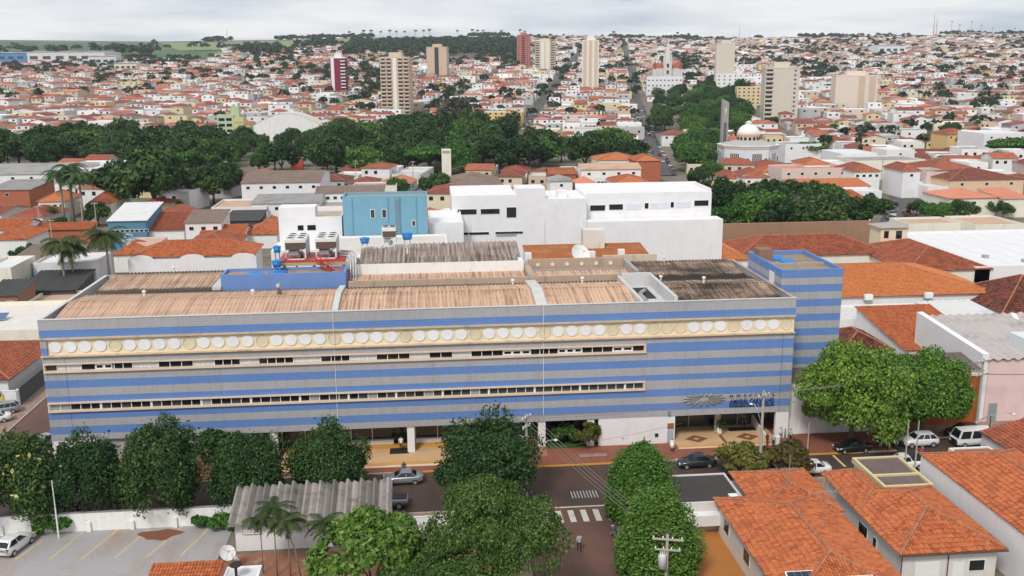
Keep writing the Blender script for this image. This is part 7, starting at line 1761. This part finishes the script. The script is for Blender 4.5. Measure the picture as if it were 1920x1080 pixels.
# ---- small cars on the town streets
def tiny_car(col):
    m = MB(); m.box(-2.1,2.1,-.85,.85,.25,.85,0); m.add([(1.0,-.78,.85),(1.0,.78,.85),(-1.6,.78,.85),(-1.6,-.78,.85),(.3,-.62,1.42),(.3,.62,1.42),(-1.1,.62,1.42),(-1.1,-.62,1.42)],[(0,1,5,4),(2,3,7,6)],1).add([(1.0,-.78,.85),(-1.6,-.78,.85),(-1.1,-.62,1.42),(.3,-.62,1.42)],[(0,1,2,3)],1).add([(1.0,.78,.85),(-1.6,.78,.85),(-1.1,.62,1.42),(.3,.62,1.42)],[(3,2,1,0)],1).add([(.3,-.62,1.42),(.3,.62,1.42),(-1.1,.62,1.42),(-1.1,-.62,1.42)],[(0,1,2,3)],0)
    for x in (1.3,-1.3):
        for s_ in (-.8,.8): m.cyl((x,s_-.1,.3),(x,s_+.1,.3),.3,n=8,mi=2)
    return m.mesh('town_car', [CP[col], GLASS, TYRE])
TCM = {c_: tiny_car(c_) for c_ in ('white','silver','grey','black','red')}
spots = []
for k in (0, -1):
    v = 4 if k == 0 else 258
    while v < 560:
        for s_ in (-3.7, 3.7, -1.4, 1.4):
            if rnd.random() < (.55 if abs(s_) > 3 else .16): spots.append((*xy(k*PITCHB+s_, v+rnd.uniform(-1,1)), math.pi/2-GA + (math.pi if rnd.random() < .5 else 0)))
        v += 6.5
spots = [(*s_, 'town street') for s_ in spots]
spots.sort(key=lambda s_: s_[1]); spots = spots[:120]
for px, py in [(1676,385),(1674,395),(1671,404),(1668,412),(1700,402),(1703,410),(1698,418),(1668,425),(1690,424),(1730,352),(1745,354)]: b = at(px, py); spots.append((b.x, b.y, math.pi/2-.2, 'right street'))
cnt = {}
for x, y, rz, st_ in spots:
    c_ = rnd.choice(('white','white','silver','grey','black','red','silver')); o = obj('street_car', TCM[c_]); o.location = (x, y, hgt(x, y)+.26 if st_ == 'town street' else .03); o.rotation_euler = (0,0,rz)
    cnt.setdefault((c_, st_), []).append(o)
num = lambda i: ['first','second','third','fourth','fifth','sixth','seventh','eighth','ninth','tenth','eleventh','twelfth','thirteenth','fourteenth','fifteenth','sixteenth','seventeenth','eighteenth','nineteenth','twentieth'][i] if i < 20 else '%dth' % (i+1)
for (c_, st_), ls in cnt.items():
    for i, o in enumerate(ls): tag(o, '%s %s car along the %s, counting from the camera' % (num(i), c_, {'town street':'two long town streets','right street':'right street near roundabout'}[st_]), 'car', 'cars on the town streets')
for i, (px, py, h_, lb) in enumerate([(157,432,9,'grey power pole beside the royal palms'),(78,447,9,'power pole beside long tiled arcade'),(100,470,8,'power pole above the queen palms'),(183,440,9,'power pole left of the blue clinic'),(425,345,9,'pole before the park above white gymnasium'),(775,352,10,'pole rising before park, left of beige tower'),(668,350,10,'thin pole before park behind brown roofed wing'),(1393,378,9,'pole in front of yellow building'),(1652,345,9,'pole on the right street corner'),(1745,330,9,'pole before the pale shop front'),(1900,345,9,'pole before broad dark red roof'),(310,352,9,'pole behind the huge dark trees')]):
    b = at(px, py); pole(lb, b.x, b.y, h_, [(h_-.5,1.8,.3)], None, .14, name='power_pole')
# street lamps by the park
for px, py, lb in [(765//3,318,'white street lamp at the wide white hall'),(312,318,'twin lamp before the park, left of big trees'),(1110,312,'street lamp at the park edge above salmon roof'),(1165,308,'street lamp behind tan roofed house'),(66*1+640//1,262,'tall lamp rising from park trees'),(1713,345,'double street lamp at the roundabout')]:
    b = at(px, py); pole(lb, b.x, b.y, 9.0, (), (1.8,-.4,7.6,8.9), .1, METAL, name='street_lamp', cat='street lamp')
# ------------------------------------------------------------------ air
hzb = MB().box(-2500, 2500, -170, 2990, -4, 260); hz_o = hzb.build('haze', [], None, kind='stuff'); tag(hz_o, 'faint bluish haze over the whole town', 'haze')
hm = bpy.data.materials.new('haze_air'); hm.use_nodes = True; hn = hm.node_tree.nodes; hl_ = hm.node_tree.links
hn.remove(hn['Principled BSDF']); pv = hn.new('ShaderNodeVolumePrincipled'); pv.inputs['Color'].default_value = (.80,.88,1.0,1); pv.inputs['Density'].default_value = .00008; pv.inputs['Anisotropy'].default_value = .3
hl_.new(pv.outputs[0], hn['Material Output'].inputs['Volume']); hz_o.data.materials.append(hm)
